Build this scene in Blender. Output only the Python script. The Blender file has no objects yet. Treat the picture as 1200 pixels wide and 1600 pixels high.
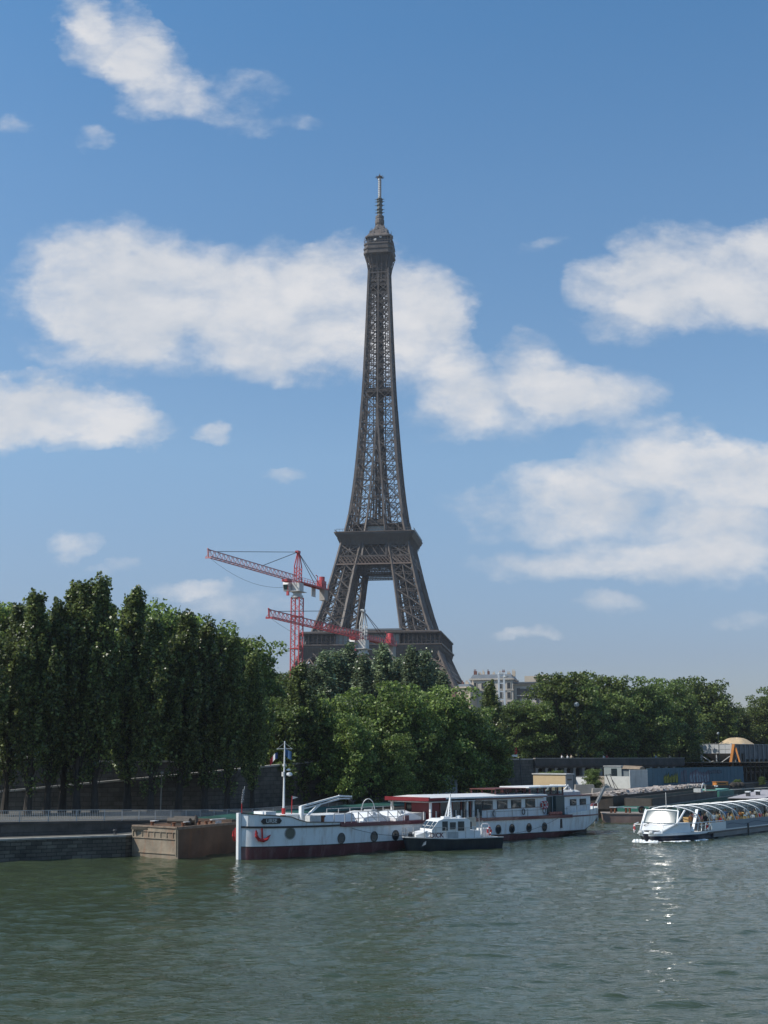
import bpy, math, random
import numpy as np
from mathutils import Vector, Matrix

random.seed(7)
sc = bpy.context.scene
COL = sc.collection
R = math.radians
PI = math.pi

# ---------------------------------------------------------------- camera
FPX, PITCH, CAMZ = 1920.0, R(11.2), 9.0          # focal length in photo pixels, tilt up, metres above the water
cam = bpy.data.cameras.new('camera')
cam.sensor_fit = 'VERTICAL'
cam.sensor_height = 24
cam.sensor_width = 18
cam.lens = 24 * FPX / 1600
cam.clip_start = 0.5
cam.clip_end = 12000
camo = bpy.data.objects.new('camera', cam)
camo.location = (0, 0, CAMZ)
camo.rotation_euler = (R(90) + PITCH, 0, 0)
COL.objects.link(camo)
sc.camera = camo


def ray(px, py):
    dx, dz = (px - 600) / FPX, -(py - 800) / FPX
    return (dx, math.cos(PITCH) - dz * math.sin(PITCH), math.sin(PITCH) + dz * math.cos(PITCH))


def U(px, py, dep):                               # a point of the photo at a known distance, in metres
    r = ray(px, py)
    t = dep / r[1]
    return Vector((r[0] * t, dep, CAMZ + r[2] * t))


# ---------------------------------------------------------------- light
SUN_EL, SUN_AZ = R(47), R(192)                    # azimuth measured from +X towards +Y: the sun stands to the left
sun_dir = Vector((math.cos(SUN_AZ) * math.cos(SUN_EL), math.sin(SUN_AZ) * math.cos(SUN_EL), math.sin(SUN_EL)))
sl = bpy.data.lights.new('sun', 'SUN')
sl.energy = 5.0
sl.angle = R(0.5)
sl.color = (1.0, 0.94, 0.86)
so = bpy.data.objects.new('sun', sl)
so.rotation_euler = sun_dir.to_track_quat('Z', 'Y').to_euler()
so.location = (-50, 0, 80)
COL.objects.link(so)

world = bpy.data.worlds.new('World')
sc.world = world
world.use_nodes = True
wt = world.node_tree
for n in list(wt.nodes):
    wt.nodes.remove(n)
WN = wt.nodes.new


def wl(a, b):
    wt.links.new(a, b)


def wmath(op, a, b=None, c=None, clamp=False):
    n = WN('ShaderNodeMath')
    n.operation = op
    n.use_clamp = clamp
    for i, v in enumerate((a, b, c)):
        if v is None:
            continue
        if isinstance(v, (int, float)):
            n.inputs[i].default_value = v
        else:
            wl(v, n.inputs[i])
    return n.outputs[0]


sky = WN('ShaderNodeTexSky')
sky.sky_type = 'NISHITA'
sky.sun_disc = False
sky.sun_elevation = SUN_EL
sky.sun_rotation = (PI / 2 - SUN_AZ) % (2 * PI)
sky.altitude = 30
sky.air_density = 1.0
sky.dust_density = 0.6
sky.ozone_density = 1.6
hs = WN('ShaderNodeHueSaturation')
hs.inputs['Hue'].default_value = 0.5
hs.inputs['Saturation'].default_value = 1.0
tc = WN('ShaderNodeTexCoord')
sep = WN('ShaderNodeSeparateXYZ')
wl(tc.outputs['Generated'], sep.inputs[0])
er = WN('ShaderNodeValToRGB')                     # clearer blue overhead, greyer and dimmer air low down
for i_, (p_, c_) in enumerate(((0.0, (.50, .50, .62)), (0.078, (.56, .57, .70)), (0.235, (.87, .99, 1.03)), (0.43, (.76, 1.05, 1.16)), (0.545, (.60, 1.02, 1.20)), (1.0, (.72, 1.1, 1.25)))):
    el_ = er.color_ramp.elements[i_] if i_ < 2 else er.color_ramp.elements.new(p_)
    el_.position = p_
    el_.color = (*c_, 1)
wl(sep.outputs[2], er.inputs[0])
em_ = WN('ShaderNodeMixRGB')
em_.blend_type = 'MULTIPLY'
em_.inputs[0].default_value = 1.0
wl(sky.outputs[0], em_.inputs[1])
wl(er.outputs[0], em_.inputs[2])
wl(em_.outputs[0], hs.inputs['Color'])
yy = wmath('MAXIMUM', wmath('ABSOLUTE', sep.outputs[1]), 0.02)
uu = wmath('DIVIDE', sep.outputs[0], yy)
vv = wmath('DIVIDE', sep.outputs[2], yy)
cmb = WN('ShaderNodeCombineXYZ')
wl(uu, cmb.inputs[0])
wl(vv, cmb.inputs[1])


def wnoise(scale_xyz, detail, rough, off=(0, 0, 0), dist=0.0):
    m = WN('ShaderNodeVectorMath')
    m.operation = 'MULTIPLY_ADD'
    wl(cmb.outputs[0], m.inputs[0])
    m.inputs[1].default_value = scale_xyz
    m.inputs[2].default_value = off
    n = WN('ShaderNodeTexNoise')
    n.inputs['Scale'].default_value = 1.0
    n.inputs['Detail'].default_value = detail
    n.inputs['Roughness'].default_value = rough
    n.inputs['Distortion'].default_value = dist
    wl(m.outputs[0], n.inputs['Vector'])
    return n


warp = wnoise((13, 19, 0), 7, 0.62, (3.1, 7.7, 0))
wv = WN('ShaderNodeVectorMath')
wv.operation = 'SUBTRACT'
wl(warp.outputs['Color'], wv.inputs[0])
wv.inputs[1].default_value = (0.5, 0.5, 0.5)
wp = WN('ShaderNodeVectorMath')
wp.operation = 'MULTIPLY_ADD'
wl(wv.outputs[0], wp.inputs[0])
wp.inputs[1].default_value = (0.075, 0.05, 0)
wl(cmb.outputs[0], wp.inputs[2])

BLOBS = [  # photo column, row, half sizes, strength
    (175, 62, 85, 52, 1.05), (128, 15, 40, 36, .8), (228, 98, 60, 38, .85), (262, 145, 60, 30, .6), (225, 165, 40, 20, .4), (425, 185, 70, 18, .36), (345, 145, 80, 34, .40),
    (140, 215, 34, 16, .5), (25, 195, 25, 12, .3),
    (110, 440, 90, 78, 1.0), (180, 455, 120, 95, 1.1), (300, 480, 110, 85, .9), (430, 480, 110, 100, 1.0), (540, 470, 100, 90, 1.0), (640, 490, 80, 70, .8), (700, 475, 45, 42, .8),
    (160, 540, 110, 45, .5), (420, 560, 110, 40, .5), (650, 565, 90, 48, .7), (735, 600, 75, 46, .75), (828, 570, 46, 52, .7), (790, 640, 110, 45, .5), (930, 622, 100, 44, .9), (860, 600, 60, 44, .6), (720, 650, 60, 34, .5),
    (50, 640, 120, 44, 1.0), (130, 650, 100, 46, 1.0), (205, 672, 60, 26, .7), (-30, 650, 80, 55, 1.0), (328, 670, 26, 18, .9),
    (990, 440, 95, 40, .9), (1100, 440, 120, 72, 1.1), (1200, 440, 80, 75, 1.0), (1010, 375, 56, 26, .5), (850, 378, 36, 12, .4), (1000, 500, 80, 36, .75), (1270, 430, 90, 80, .9),
    (1040, 712, 105, 44, 1.1), (1150, 735, 95, 44, 1.1), (1240, 740, 70, 40, .9), (870, 750, 80, 32, .75), (850, 800, 140, 40, .5), (1010, 800, 200, 54, .58), (960, 765, 90, 44, .35), (1150, 825, 120, 50, .7), (1000, 878, 200, 28, .48), (860, 888, 110, 24, .45), (1120, 880, 140, 36, .55),
    (112, 853, 44, 16, .7), (290, 930, 60, 14, .6), (185, 893, 44, 13, .4), (955, 950, 52, 17, .65), (832, 985, 42, 13, .5), (1180, 972, 44, 16, .45), (450, 747, 32, 11, .4), (370, 948, 100, 20, .25),
]


def uv_of(px, py):
    r = ray(px, py)
    return r[0] / r[1], r[2] / r[1]


acc = None
for bx_, by_, rx_, ry_, s_ in BLOBS:
    u0, v0 = uv_of(bx_, by_)
    u1, _ = uv_of(bx_ + rx_, by_)
    _, v1 = uv_of(bx_, by_ - ry_)
    ru, rv = (u1 - u0) * 1.3, (v1 - v0) * 1.3
    m = WN('ShaderNodeVectorMath')
    m.operation = 'MULTIPLY_ADD'
    wl(wp.outputs[0], m.inputs[0])
    m.inputs[1].default_value = (1 / ru, 1 / rv, 0)
    m.inputs[2].default_value = (-u0 / ru, -v0 / rv, 0)
    d = WN('ShaderNodeVectorMath')
    d.operation = 'DOT_PRODUCT'
    wl(m.outputs[0], d.inputs[0])
    wl(m.outputs[0], d.inputs[1])
    k = wmath('MAXIMUM', wmath('MULTIPLY_ADD', d.outputs['Value'], -s_, s_), 0.0)
    acc = k if acc is None else wmath('ADD', acc, k)
n1 = wnoise((13, 22, 0), 12, 0.60, (1.3, 4.1, 0), 0.15)
n1s = wnoise((13, 22, 0), 12, 0.60, (1.3 - .16, 4.1 + .34, 0), 0.15)
n2 = wnoise((55, 85, 0), 9, 0.66, (9.3, 2.1, 0), 0.1)
accc = wmath('MINIMUM', acc, 1.15)
dens = wmath('ADD', accc, wmath('MULTIPLY_ADD', n1.outputs[0], 2.1, -1.10))
dens = wmath('ADD', dens, wmath('MULTIPLY_ADD', n2.outputs[0], 0.55, -0.27))
gate = wmath('MULTIPLY', acc, 7.0, None, True)
mr = WN('ShaderNodeMapRange')
mr.interpolation_type = 'SMOOTHSTEP'
mr.inputs['From Min'].default_value = -0.12
mr.inputs['From Max'].default_value = 1.32
mr.inputs['To Max'].default_value = 0.92
wl(dens, mr.inputs['Value'])
alpha = wmath('MULTIPLY', mr.outputs[0], gate)
alpha = wmath('MULTIPLY', alpha, wmath('GREATER_THAN', sep.outputs[1], 0.0))
n3 = wnoise((9, 15, 0), 5, 0.55, (5.5, 8.8, 0))
ramp = WN('ShaderNodeValToRGB')
ramp.color_ramp.elements[0].position = 0.28
ramp.color_ramp.elements[0].color = (4.7, 4.95, 5.35, 1)
ramp.color_ramp.elements[1].position = 0.72
ramp.color_ramp.elements[1].color = (6.1, 6.05, 6.1, 1)
shd = wmath('MULTIPLY_ADD', wmath('SUBTRACT', n1.outputs[0], n1s.outputs[0]), 0.75, n3.outputs[0])  # relief lighting of the clouds put into their colour
wl(shd, ramp.inputs[0])
mixc = WN('ShaderNodeMixRGB')
wl(alpha, mixc.inputs[0])
wl(hs.outputs[0], mixc.inputs[1])
wl(ramp.outputs[0], mixc.inputs[2])
bg = WN('ShaderNodeBackground')
bg.inputs['Strength'].default_value = 0.13
wl(mixc.outputs[0], bg.inputs['Color'])
wo = WN('ShaderNodeOutputWorld')
wl(bg.outputs[0], wo.inputs['Surface'])

sc.view_settings.view_transform = 'Standard'
sc.view_settings.look = 'None'
sc.view_settings.exposure = 0.0
sc.view_settings.gamma = 1.0
sc.view_settings.use_curve_mapping = False
sc.cycles.max_bounces = 6
sc.cycles.transparent_max_bounces = 12
sc.cycles.sample_clamp_indirect = 60

# ---------------------------------------------------------------- materials
MATS = {}


def mat(name, col, rough=0.6, metal=0.0, var=0.18, scale=1.5, bump=0.0, bscale=12.0, spec=0.4, col2=None, stain=None, coat=0.0, stretch=(1, 1, 1)):
    if name in MATS:
        return MATS[name]
    m = bpy.data.materials.new(name)
    m.use_nodes = True
    t = m.node_tree
    b = t.nodes['Principled BSDF']
    b.inputs['Roughness'].default_value = rough
    b.inputs['Metallic'].default_value = metal
    b.inputs['Specular IOR Level'].default_value = spec
    b.inputs['Coat Weight'].default_value = coat
    tcn = t.nodes.new('ShaderNodeTexCoord')
    mp = t.nodes.new('ShaderNodeMapping')
    mp.inputs['Scale'].default_value = stretch
    t.links.new(tcn.outputs['Object'], mp.inputs[0])
    nz = t.nodes.new('ShaderNodeTexNoise')
    nz.inputs['Scale'].default_value = scale
    nz.inputs['Detail'].default_value = 6
    nz.inputs['Roughness'].default_value = 0.65
    t.links.new(mp.outputs[0], nz.inputs['Vector'])
    rp = t.nodes.new('ShaderNodeValToRGB')
    c1 = [max(0, c * (1 - var)) for c in col]
    c2 = list(col2) if col2 else [min(1, c * (1 + var)) for c in col]
    rp.color_ramp.elements[0].position = 0.32
    rp.color_ramp.elements[0].color = (*c1, 1)
    rp.color_ramp.elements[1].position = 0.68
    rp.color_ramp.elements[1].color = (*c2, 1)
    t.links.new(nz.outputs[0], rp.inputs[0])
    out = rp.outputs[0]
    if stain:                                    # runs of rust or dirt: (colour, amount, scale)
        sn = t.nodes.new('ShaderNodeTexNoise')
        sm = t.nodes.new('ShaderNodeMapping')
        sm.inputs['Scale'].default_value = (stain[2], stain[2], stain[2] * 0.18)
        t.links.new(tcn.outputs['Object'], sm.inputs[0])
        t.links.new(sm.outputs[0], sn.inputs['Vector'])
        sn.inputs['Scale'].default_value = 1
        sn.inputs['Detail'].default_value = 7
        sn.inputs['Roughness'].default_value = 0.7
        sr = t.nodes.new('ShaderNodeMapRange')
        sr.inputs['From Min'].default_value = 0.5
        sr.inputs['From Max'].default_value = 0.75
        sr.inputs['To Max'].default_value = stain[1]
        t.links.new(sn.outputs[0], sr.inputs['Value'])
        mx = t.nodes.new('ShaderNodeMixRGB')
        t.links.new(sr.outputs[0], mx.inputs[0])
        t.links.new(out, mx.inputs[1])
        mx.inputs[2].default_value = (*stain[0], 1)
        out = mx.outputs[0]
    t.links.new(out, b.inputs['Base Color'])
    if bump:
        bn = t.nodes.new('ShaderNodeTexNoise')
        bn.inputs['Scale'].default_value = bscale
        bn.inputs['Detail'].default_value = 5
        t.links.new(mp.outputs[0], bn.inputs['Vector'])
        bp = t.nodes.new('ShaderNodeBump')
        bp.inputs['Strength'].default_value = bump
        bp.inputs['Distance'].default_value = 0.05
        t.links.new(bn.outputs[0], bp.inputs['Height'])
        t.links.new(bp.outputs[0], b.inputs['Normal'])
    MATS[name] = m
    return m


def stone_mat(name, c1, c2, mortar, sx, sy, stain=None, rough=0.9):
    m = bpy.data.materials.new(name)
    m.use_nodes = True
    t = m.node_tree
    b = t.nodes['Principled BSDF']
    b.inputs['Roughness'].default_value = rough
    b.inputs['Specular IOR Level'].default_value = 0.2
    uvn = t.nodes.new('ShaderNodeUVMap')
    uvn.uv_map = 'wall'
    br = t.nodes.new('ShaderNodeTexBrick')
    br.inputs['Scale'].default_value = 1.0
    br.inputs['Brick Width'].default_value = sx
    br.inputs['Row Height'].default_value = sy
    br.inputs['Mortar Size'].default_value = 0.03
    br.inputs['Mortar Smooth'].default_value = 0.3
    br.inputs['Color1'].default_value = (*c1, 1)
    br.inputs['Color2'].default_value = (*c2, 1)
    br.inputs['Mortar'].default_value = (*mortar, 1)
    t.links.new(uvn.outputs[0], br.inputs['Vector'])
    nz = t.nodes.new('ShaderNodeTexNoise')
    nz.inputs['Scale'].default_value = 0.6
    nz.inputs['Detail'].default_value = 8
    nz.inputs['Roughness'].default_value = 0.7
    t.links.new(uvn.outputs[0], nz.inputs['Vector'])
    rp = t.nodes.new('ShaderNodeValToRGB')
    rp.color_ramp.elements[0].position = 0.3
    rp.color_ramp.elements[0].color = (0.45, 0.45, 0.45, 1)
    rp.color_ramp.elements[1].position = 0.7
    rp.color_ramp.elements[1].color = (1.15, 1.12, 1.08, 1)
    t.links.new(nz.outputs[0], rp.inputs[0])
    mx = t.nodes.new('ShaderNodeMixRGB')
    mx.blend_type = 'MULTIPLY'
    mx.inputs[0].default_value = 1.0
    t.links.new(br.outputs[0], mx.inputs[1])
    t.links.new(rp.outputs[0], mx.inputs[2])
    t.links.new(mx.outputs[0], b.inputs['Base Color'])
    bp = t.nodes.new('ShaderNodeBump')
    bp.inputs['Strength'].default_value = 0.6
    bp.inputs['Distance'].default_value = 0.04
    t.links.new(br.outputs['Fac'], bp.inputs['Height'])
    bp.invert = True
    t.links.new(bp.outputs[0], b.inputs['Normal'])
    MATS[name] = m
    return m


def glass_mat(name, col=(0.02, 0.03, 0.035), rough=0.05, thr=0.0):
    m = bpy.data.materials.new(name)
    m.use_nodes = True
    t = m.node_tree
    b = t.nodes['Principled BSDF']
    b.inputs['Base Color'].default_value = (*col, 1)
    b.inputs['Roughness'].default_value = rough
    b.inputs['Specular IOR Level'].default_value = 0.7
    if name == 'windscreen_glass':
        b.inputs['IOR'].default_value = 1.9
    nz = t.nodes.new('ShaderNodeTexNoise')
    nz.inputs['Scale'].default_value = 3
    bp = t.nodes.new('ShaderNodeBump')
    bp.inputs['Strength'].default_value = 0.03
    bp.inputs['Distance'].default_value = 0.02
    tcn = t.nodes.new('ShaderNodeTexCoord')
    t.links.new(tcn.outputs['Object'], nz.inputs['Vector'])
    t.links.new(nz.outputs[0], bp.inputs['Height'])
    t.links.new(bp.outputs[0], b.inputs['Normal'])
    if thr > 0:
        tr = t.nodes.new('ShaderNodeBsdfTransparent')
        tr.inputs[0].default_value = (0.85, 0.92, 0.92, 1)
        mx = t.nodes.new('ShaderNodeMixShader')
        mx.inputs[0].default_value = thr
        t.links.new(b.outputs[0], mx.inputs[1])
        t.links.new(tr.outputs[0], mx.inputs[2])
        t.links.new(mx.outputs[0], t.nodes['Material Output'].inputs[0])
    MATS[name] = m
    return m


def leaf_mat(name, dark, light, trans=0.25, rough=0.5):
    m = bpy.data.materials.new(name)
    m.use_nodes = True
    t = m.node_tree
    b = t.nodes['Principled BSDF']
    b.inputs['Roughness'].default_value = rough
    b.inputs['Specular IOR Level'].default_value = 0.5
    g = t.nodes.new('ShaderNodeNewGeometry')
    oi = t.nodes.new('ShaderNodeObjectInfo')
    rp = t.nodes.new('ShaderNodeValToRGB')
    rp.color_ramp.elements[0].color = (*dark, 1)
    rp.color_ramp.elements[1].color = (*[min(1, c * 1.5) for c in light], 1)  # brightest leaves: sunlit flecks put into the leaf colour
    e_ = rp.color_ramp.elements.new(0.72)
    e_.color = (*[c * .8 for c in light], 1)
    t.links.new(g.outputs['Random Per Island'], rp.inputs[0])
    h = t.nodes.new('ShaderNodeHueSaturation')
    mr_ = t.nodes.new('ShaderNodeMapRange')
    mr_.inputs['To Min'].default_value = 0.75
    mr_.inputs['To Max'].default_value = 1.25
    t.links.new(oi.outputs['Random'], mr_.inputs['Value'])
    t.links.new(mr_.outputs[0], h.inputs['Value'])
    t.links.new(rp.outputs[0], h.inputs['Color'])
    t.links.new(h.outputs[0], b.inputs['Base Color'])
    tl = t.nodes.new('ShaderNodeBsdfTranslucent')
    t.links.new(h.outputs[0], tl.inputs['Color'])
    mx = t.nodes.new('ShaderNodeMixShader')
    mx.inputs[0].default_value = trans
    t.links.new(b.outputs[0], mx.inputs[1])
    t.links.new(tl.outputs[0], mx.inputs[2])
    t.links.new(mx.outputs[0], t.nodes['Material Output'].inputs[0])
    MATS[name] = m
    return m


IRON = mat('tower_iron', (0.112, 0.093, 0.08), 0.55, 0.0, 0.34, 0.22, spec=0.3)
IRON2 = mat('tower_iron_pale', (0.24, 0.175, 0.14), 0.6, 0.0, 0.15, 0.3, spec=0.3)
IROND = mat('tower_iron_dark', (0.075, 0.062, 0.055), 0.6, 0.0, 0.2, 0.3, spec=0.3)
WHITE = mat('white_paint', (0.74, 0.75, 0.74), 0.35, 0, 0.05, 2.0, coat=0.1)
WHITEM = mat('weathered_white_metal', (0.5, 0.5, 0.48), 0.5, 0, 0.15, 2.0)
HULLW = mat('white_hull_paint', (0.71, 0.75, 0.76), 0.32, 0, 0.06, 0.5, stain=((0.30, 0.20, 0.12), 0.55, 1.6), coat=0.15)
MAROON = mat('maroon_paint', (0.105, 0.032, 0.035), 0.5, 0, 0.25, 0.8, stain=((0.32, 0.24, 0.22), 0.5, 1.2))
MAROONG = mat('glossy_maroon_paint', (0.095, 0.010, 0.024), 0.3, 0, 0.1, 1.0, coat=0.3)
RED = mat('red_paint', (0.38, 0.022, 0.022), 0.45, 0, 0.12, 3)
BLACK = mat('black_paint', (0.013, 0.014, 0.017), 0.35, 0, 0.3, 1.0, coat=0.1)
NAVY = mat('dark_navy_paint', (0.012, 0.02, 0.03), 0.35, 0, 0.35, 0.8, coat=0.15, stain=((0.08, 0.09, 0.09), 0.4, 1.5))
DKGREY = mat('dark_grey_metal', (0.06, 0.062, 0.065), 0.5, 0.2, 0.3, 2)
GREY = mat('grey_metal', (0.28, 0.29, 0.29), 0.5, 0.3, 0.2, 2)
STEEL = mat('galvanised_steel', (0.42, 0.43, 0.43), 0.45, 0.5, 0.15, 3)
DECK = mat('pale_deck', (0.5, 0.5, 0.47), 0.7, 0, 0.12, 1.2)
GREENT = mat('green_tarpaulin', (0.018, 0.075, 0.06), 0.6, 0, 0.3, 0.6, bump=0.4, bscale=2)
GREENP = mat('teal_green_paint', (0.03, 0.14, 0.11), 0.5, 0, 0.25, 0.8, stain=((0.1, 0.07, 0.05), 0.5, 1.5))
BARGEB = mat('rusty_brown_barge_plate', (0.12, 0.068, 0.04), 0.7, 0, 0.45, 0.35, bump=0.3, bscale=3, stain=((0.22, 0.09, 0.035), 0.7, 0.9))
BARGEP = mat('weathered_sunlit_barge_plate', (0.25, 0.205, 0.15), 0.75, 0, 0.3, 0.7, bump=0.3, bscale=3, stain=((0.24, 0.10, 0.05), 0.75, 1.3))  # sunlight on the end plate put into a paler base, rust stains over it
BARGEK = mat('dark_barge_plate', (0.032, 0.028, 0.025), 0.7, 0, 0.4, 0.3, bump=0.3, bscale=2, stain=((0.10, 0.07, 0.05), 0.5, 0.7))
BARGEM = mat('mud_brown_coaming_plate', (0.085, 0.07, 0.058), 0.7, 0, 0.3, 0.4, stain=((0.15, 0.12, 0.09), 0.5, 0.7))
NAVYG = mat('navy_grey_plate', (0.03, 0.038, 0.05), 0.5, 0, 0.3, 0.5)
RUST = mat('rust', (0.17, 0.07, 0.035), 0.85, 0, 0.4, 2)
CONC = mat('pale_concrete', (0.25, 0.24, 0.22), 0.9, 0, 0.2, 0.7, bump=0.2)
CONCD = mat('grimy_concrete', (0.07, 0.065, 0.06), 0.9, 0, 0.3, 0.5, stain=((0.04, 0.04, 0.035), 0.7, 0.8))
BEIGE = mat('beige_panel', (0.52, 0.40, 0.24), 0.6, 0, 0.06, 1.0)
GLASSD = glass_mat('dark_window_glass')
GLASSB = glass_mat('bluish_pavilion_glass', (0.22, 0.27, 0.27), 0.25)
GLASSW = glass_mat('windscreen_glass', (0.05, 0.07, 0.07), 0.2, 0.12)
GLASST = glass_mat('tinted_canopy_glass', (0.06, 0.09, 0.10), 0.08, 0.62)
BARK = mat('bark', (0.045, 0.038, 0.030), 0.95, 0, 0.35, 3, bump=0.5, bscale=6, stretch=(1, 1, .3))
SKIN = mat('skin', (0.45, 0.27, 0.19), 0.6, 0, 0.05)
HAIRM = mat('dark_hair', (0.035, 0.022, 0.014), 0.7, 0, 0.1)
SHIRTS = [mat('shirt_' + n, c, 0.85, 0, 0.08, 6) for n, c in (('white', (.7, .7, .7)), ('red', (.45, .03, .04)), ('blue', (.05, .12, .28)), ('pale_blue', (.3, .42, .55)), ('orange', (.55, .2, .06)), ('black', (.03, .03, .035)), ('cream', (.55, .48, .36)), ('pink', (.6, .25, .3)))]
TROUS = [mat('trousers_' + n, c, 0.85, 0, 0.08, 6) for n, c in (('denim', (.05, .08, .15)), ('khaki', (.3, .24, .15)), ('black', (.02, .02, .02)))]

POPL = leaf_mat('poplar_leaves', (0.04, 0.066, 0.018), (0.20, 0.25, 0.075), 0.45, 0.38)
PLANL = leaf_mat('plane_tree_leaves', (0.05, 0.088, 0.020), (0.21, 0.29, 0.07), 0.45, 0.5)
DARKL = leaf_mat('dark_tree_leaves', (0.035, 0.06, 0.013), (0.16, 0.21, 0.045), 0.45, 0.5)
ASPL = leaf_mat('silvery_poplar_leaves', (0.045, 0.075, 0.030), (0.24, 0.30, 0.16), 0.4, 0.33)


# ---------------------------------------------------------------- mesh helpers
class MB:
    def __init__(s):
        s.v, s.f, s.m = [], [], []

    def add(s, vs, fs, mi=0):
        o = len(s.v)
        s.v += [tuple(a) for a in vs]
        s.f += [tuple(i + o for i in f) for f in fs]
        s.m += [mi] * len(fs)
        return s

    def bx(s, x0, x1, y0, y1, z0, z1, mi=0):
        return s.add([(x0, y0, z0), (x1, y0, z0), (x1, y1, z0), (x0, y1, z0), (x0, y0, z1), (x1, y0, z1), (x1, y1, z1), (x0, y1, z1)],
                     [(0, 3, 2, 1), (4, 5, 6, 7), (0, 1, 5, 4), (1, 2, 6, 5), (2, 3, 7, 6), (3, 0, 4, 7)], mi)

    def bar(s, p0, p1, w, h=None, mi=0, up=(0, 0, 1), caps=True):
        p0, p1 = Vector(p0), Vector(p1)
        d = (p1 - p0)
        if d.length < 1e-6:
            return s
        d.normalize()
        upv = Vector(up)
        if abs(d.dot(upv)) > 0.98:
            upv = Vector((0, 1, 0))
        a = d.cross(upv).normalized()
        b = a.cross(d)
        a *= w / 2
        b *= (h or w) / 2
        vs = [p0 - a - b, p0 + a - b, p0 + a + b, p0 - a + b, p1 - a - b, p1 + a - b, p1 + a + b, p1 - a + b]
        fs = [(0, 4, 5, 1), (1, 5, 6, 2), (2, 6, 7, 3), (3, 7, 4, 0)]
        if caps:
            fs += [(0, 1, 2, 3), (7, 6, 5, 4)]
        return s.add(vs, fs, mi)

    def tube(s, pts, r, n=8, mi=0, loop=False):
        pts = [Vector(p) for p in pts]
        k = len(pts)
        rings = []
        for i, p in enumerate(pts):
            rr = r[i] if isinstance(r, (list, tuple)) else r
            if loop:
                d = pts[(i + 1) % k] - pts[i - 1]
            else:
                d = pts[min(i + 1, k - 1)] - pts[max(i - 1, 0)]
            d.normalize()
            upv = Vector((0, 0, 1)) if abs(d.z) < 0.9 else Vector((0, 1, 0))
            a = d.cross(upv).normalized()
            b = a.cross(d)
            rings.append([p + (a * math.cos(2 * PI * j / n) + b * math.sin(2 * PI * j / n)) * rr for j in range(n)])
        return s.loft(rings, mi=mi, loop=loop)

    def loft(s, rings, mi=0, caps=True, loop=False, mis=None, closed=True):
        n = len(rings[0])
        k = len(rings)
        o = len(s.v)
        for r in rings:
            s.v += [tuple(p) for p in r]
        for i in range(k if loop else k - 1):
            i2 = (i + 1) % k
            for j in range(n if closed else n - 1):
                j2 = (j + 1) % n
                s.f.append((o + i * n + j, o + i2 * n + j, o + i2 * n + j2, o + i * n + j2))
                s.m.append(mis[j] if mis else mi)
        if caps and not loop:
            s.f.append(tuple(o + j for j in range(n)))
            s.m.append(mi)
            s.f.append(tuple(o + (k - 1) * n + j for j in reversed(range(n))))
            s.m.append(mi)
        return s

    def lathe(s, prof, c=(0, 0, 0), n=12, mi=0, rot=0.0):
        rings = [[(c[0] + r * math.cos(2 * PI * j / n + rot), c[1] + r * math.sin(2 * PI * j / n + rot), c[2] + z) for j in range(n)] for r, z in prof]
        return s.loft(rings, mi=mi)

    def prism(s, poly, z0, z1, mi=0):
        n = len(poly)
        vs = [(p[0], p[1], z0) for p in poly] + [(p[0], p[1], z1) for p in poly]
        fs = [tuple(reversed(range(n))), tuple(range(n, 2 * n))] + [(i, (i + 1) % n, n + (i + 1) % n, n + i) for i in range(n)]
        return s.add(vs, fs, mi)

    def extr(s, poly, vec, mi=0):
        n = len(poly)
        vec = Vector(vec)
        vs = [Vector(p) for p in poly] + [Vector(p) + vec for p in poly]
        fs = [tuple(reversed(range(n))), tuple(range(n, 2 * n))] + [(i, (i + 1) % n, n + (i + 1) % n, n + i) for i in range(n)]
        return s.add(vs, fs, mi)

    def build(s, name, mats, parent=None, smooth=False, fix=True):
        me = bpy.data.meshes.new(name)
        me.from_pydata(s.v, [], s.f)
        if not isinstance(mats, (list, tuple)):
            mats = [mats]
        for m in mats:
            me.materials.append(m)
        if len(mats) > 1:
            me.polygons.foreach_set('material_index', s.m)
        if smooth:
            me.polygons.foreach_set('use_smooth', [True] * len(me.polygons))
        me.update()
        if fix:
            import bmesh
            bm = bmesh.new()
            bm.from_mesh(me)
            bmesh.ops.recalc_face_normals(bm, faces=bm.faces)
            bm.to_mesh(me)
            bm.free()
        if smooth:
            try:
                me.set_sharp_from_angle(angle=R(38))
            except Exception:
                pass
        o = bpy.data.objects.new(name, me)
        COL.objects.link(o)
        if parent:
            o.parent = parent
        return o


def tag(o, label=None, cat=None, group=None, kind=None):
    if label:
        o['label'] = label
    if cat:
        o['category'] = cat
    if group:
        o['group'] = group
    if kind:
        o['kind'] = kind
    return o


def thing(name, label, cat, loc=(0, 0, 0), rz=0.0, group=None):
    o = bpy.data.objects.new(name, None)
    o.empty_display_size = 0.5
    COL.objects.link(o)
    o.location = loc
    o.rotation_euler = (0, 0, rz)
    return tag(o, label, cat, group)


def dup(root, loc=None, rz=None, label=None, group=None, scale=None):
    r = root.copy()
    COL.objects.link(r)
    if loc is not None:
        r.location = loc
    if rz is not None:
        r.rotation_euler = (0, 0, rz)
    if scale is not None:
        r.scale = scale
    if label:
        r['label'] = label
    if group:
        r['group'] = group
    for ch in root.children:
        c = ch.copy()
        COL.objects.link(c)
        c.parent = r
        for g in ch.children:
            d = g.copy()
            COL.objects.link(d)
            d.parent = c
    return r


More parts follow.
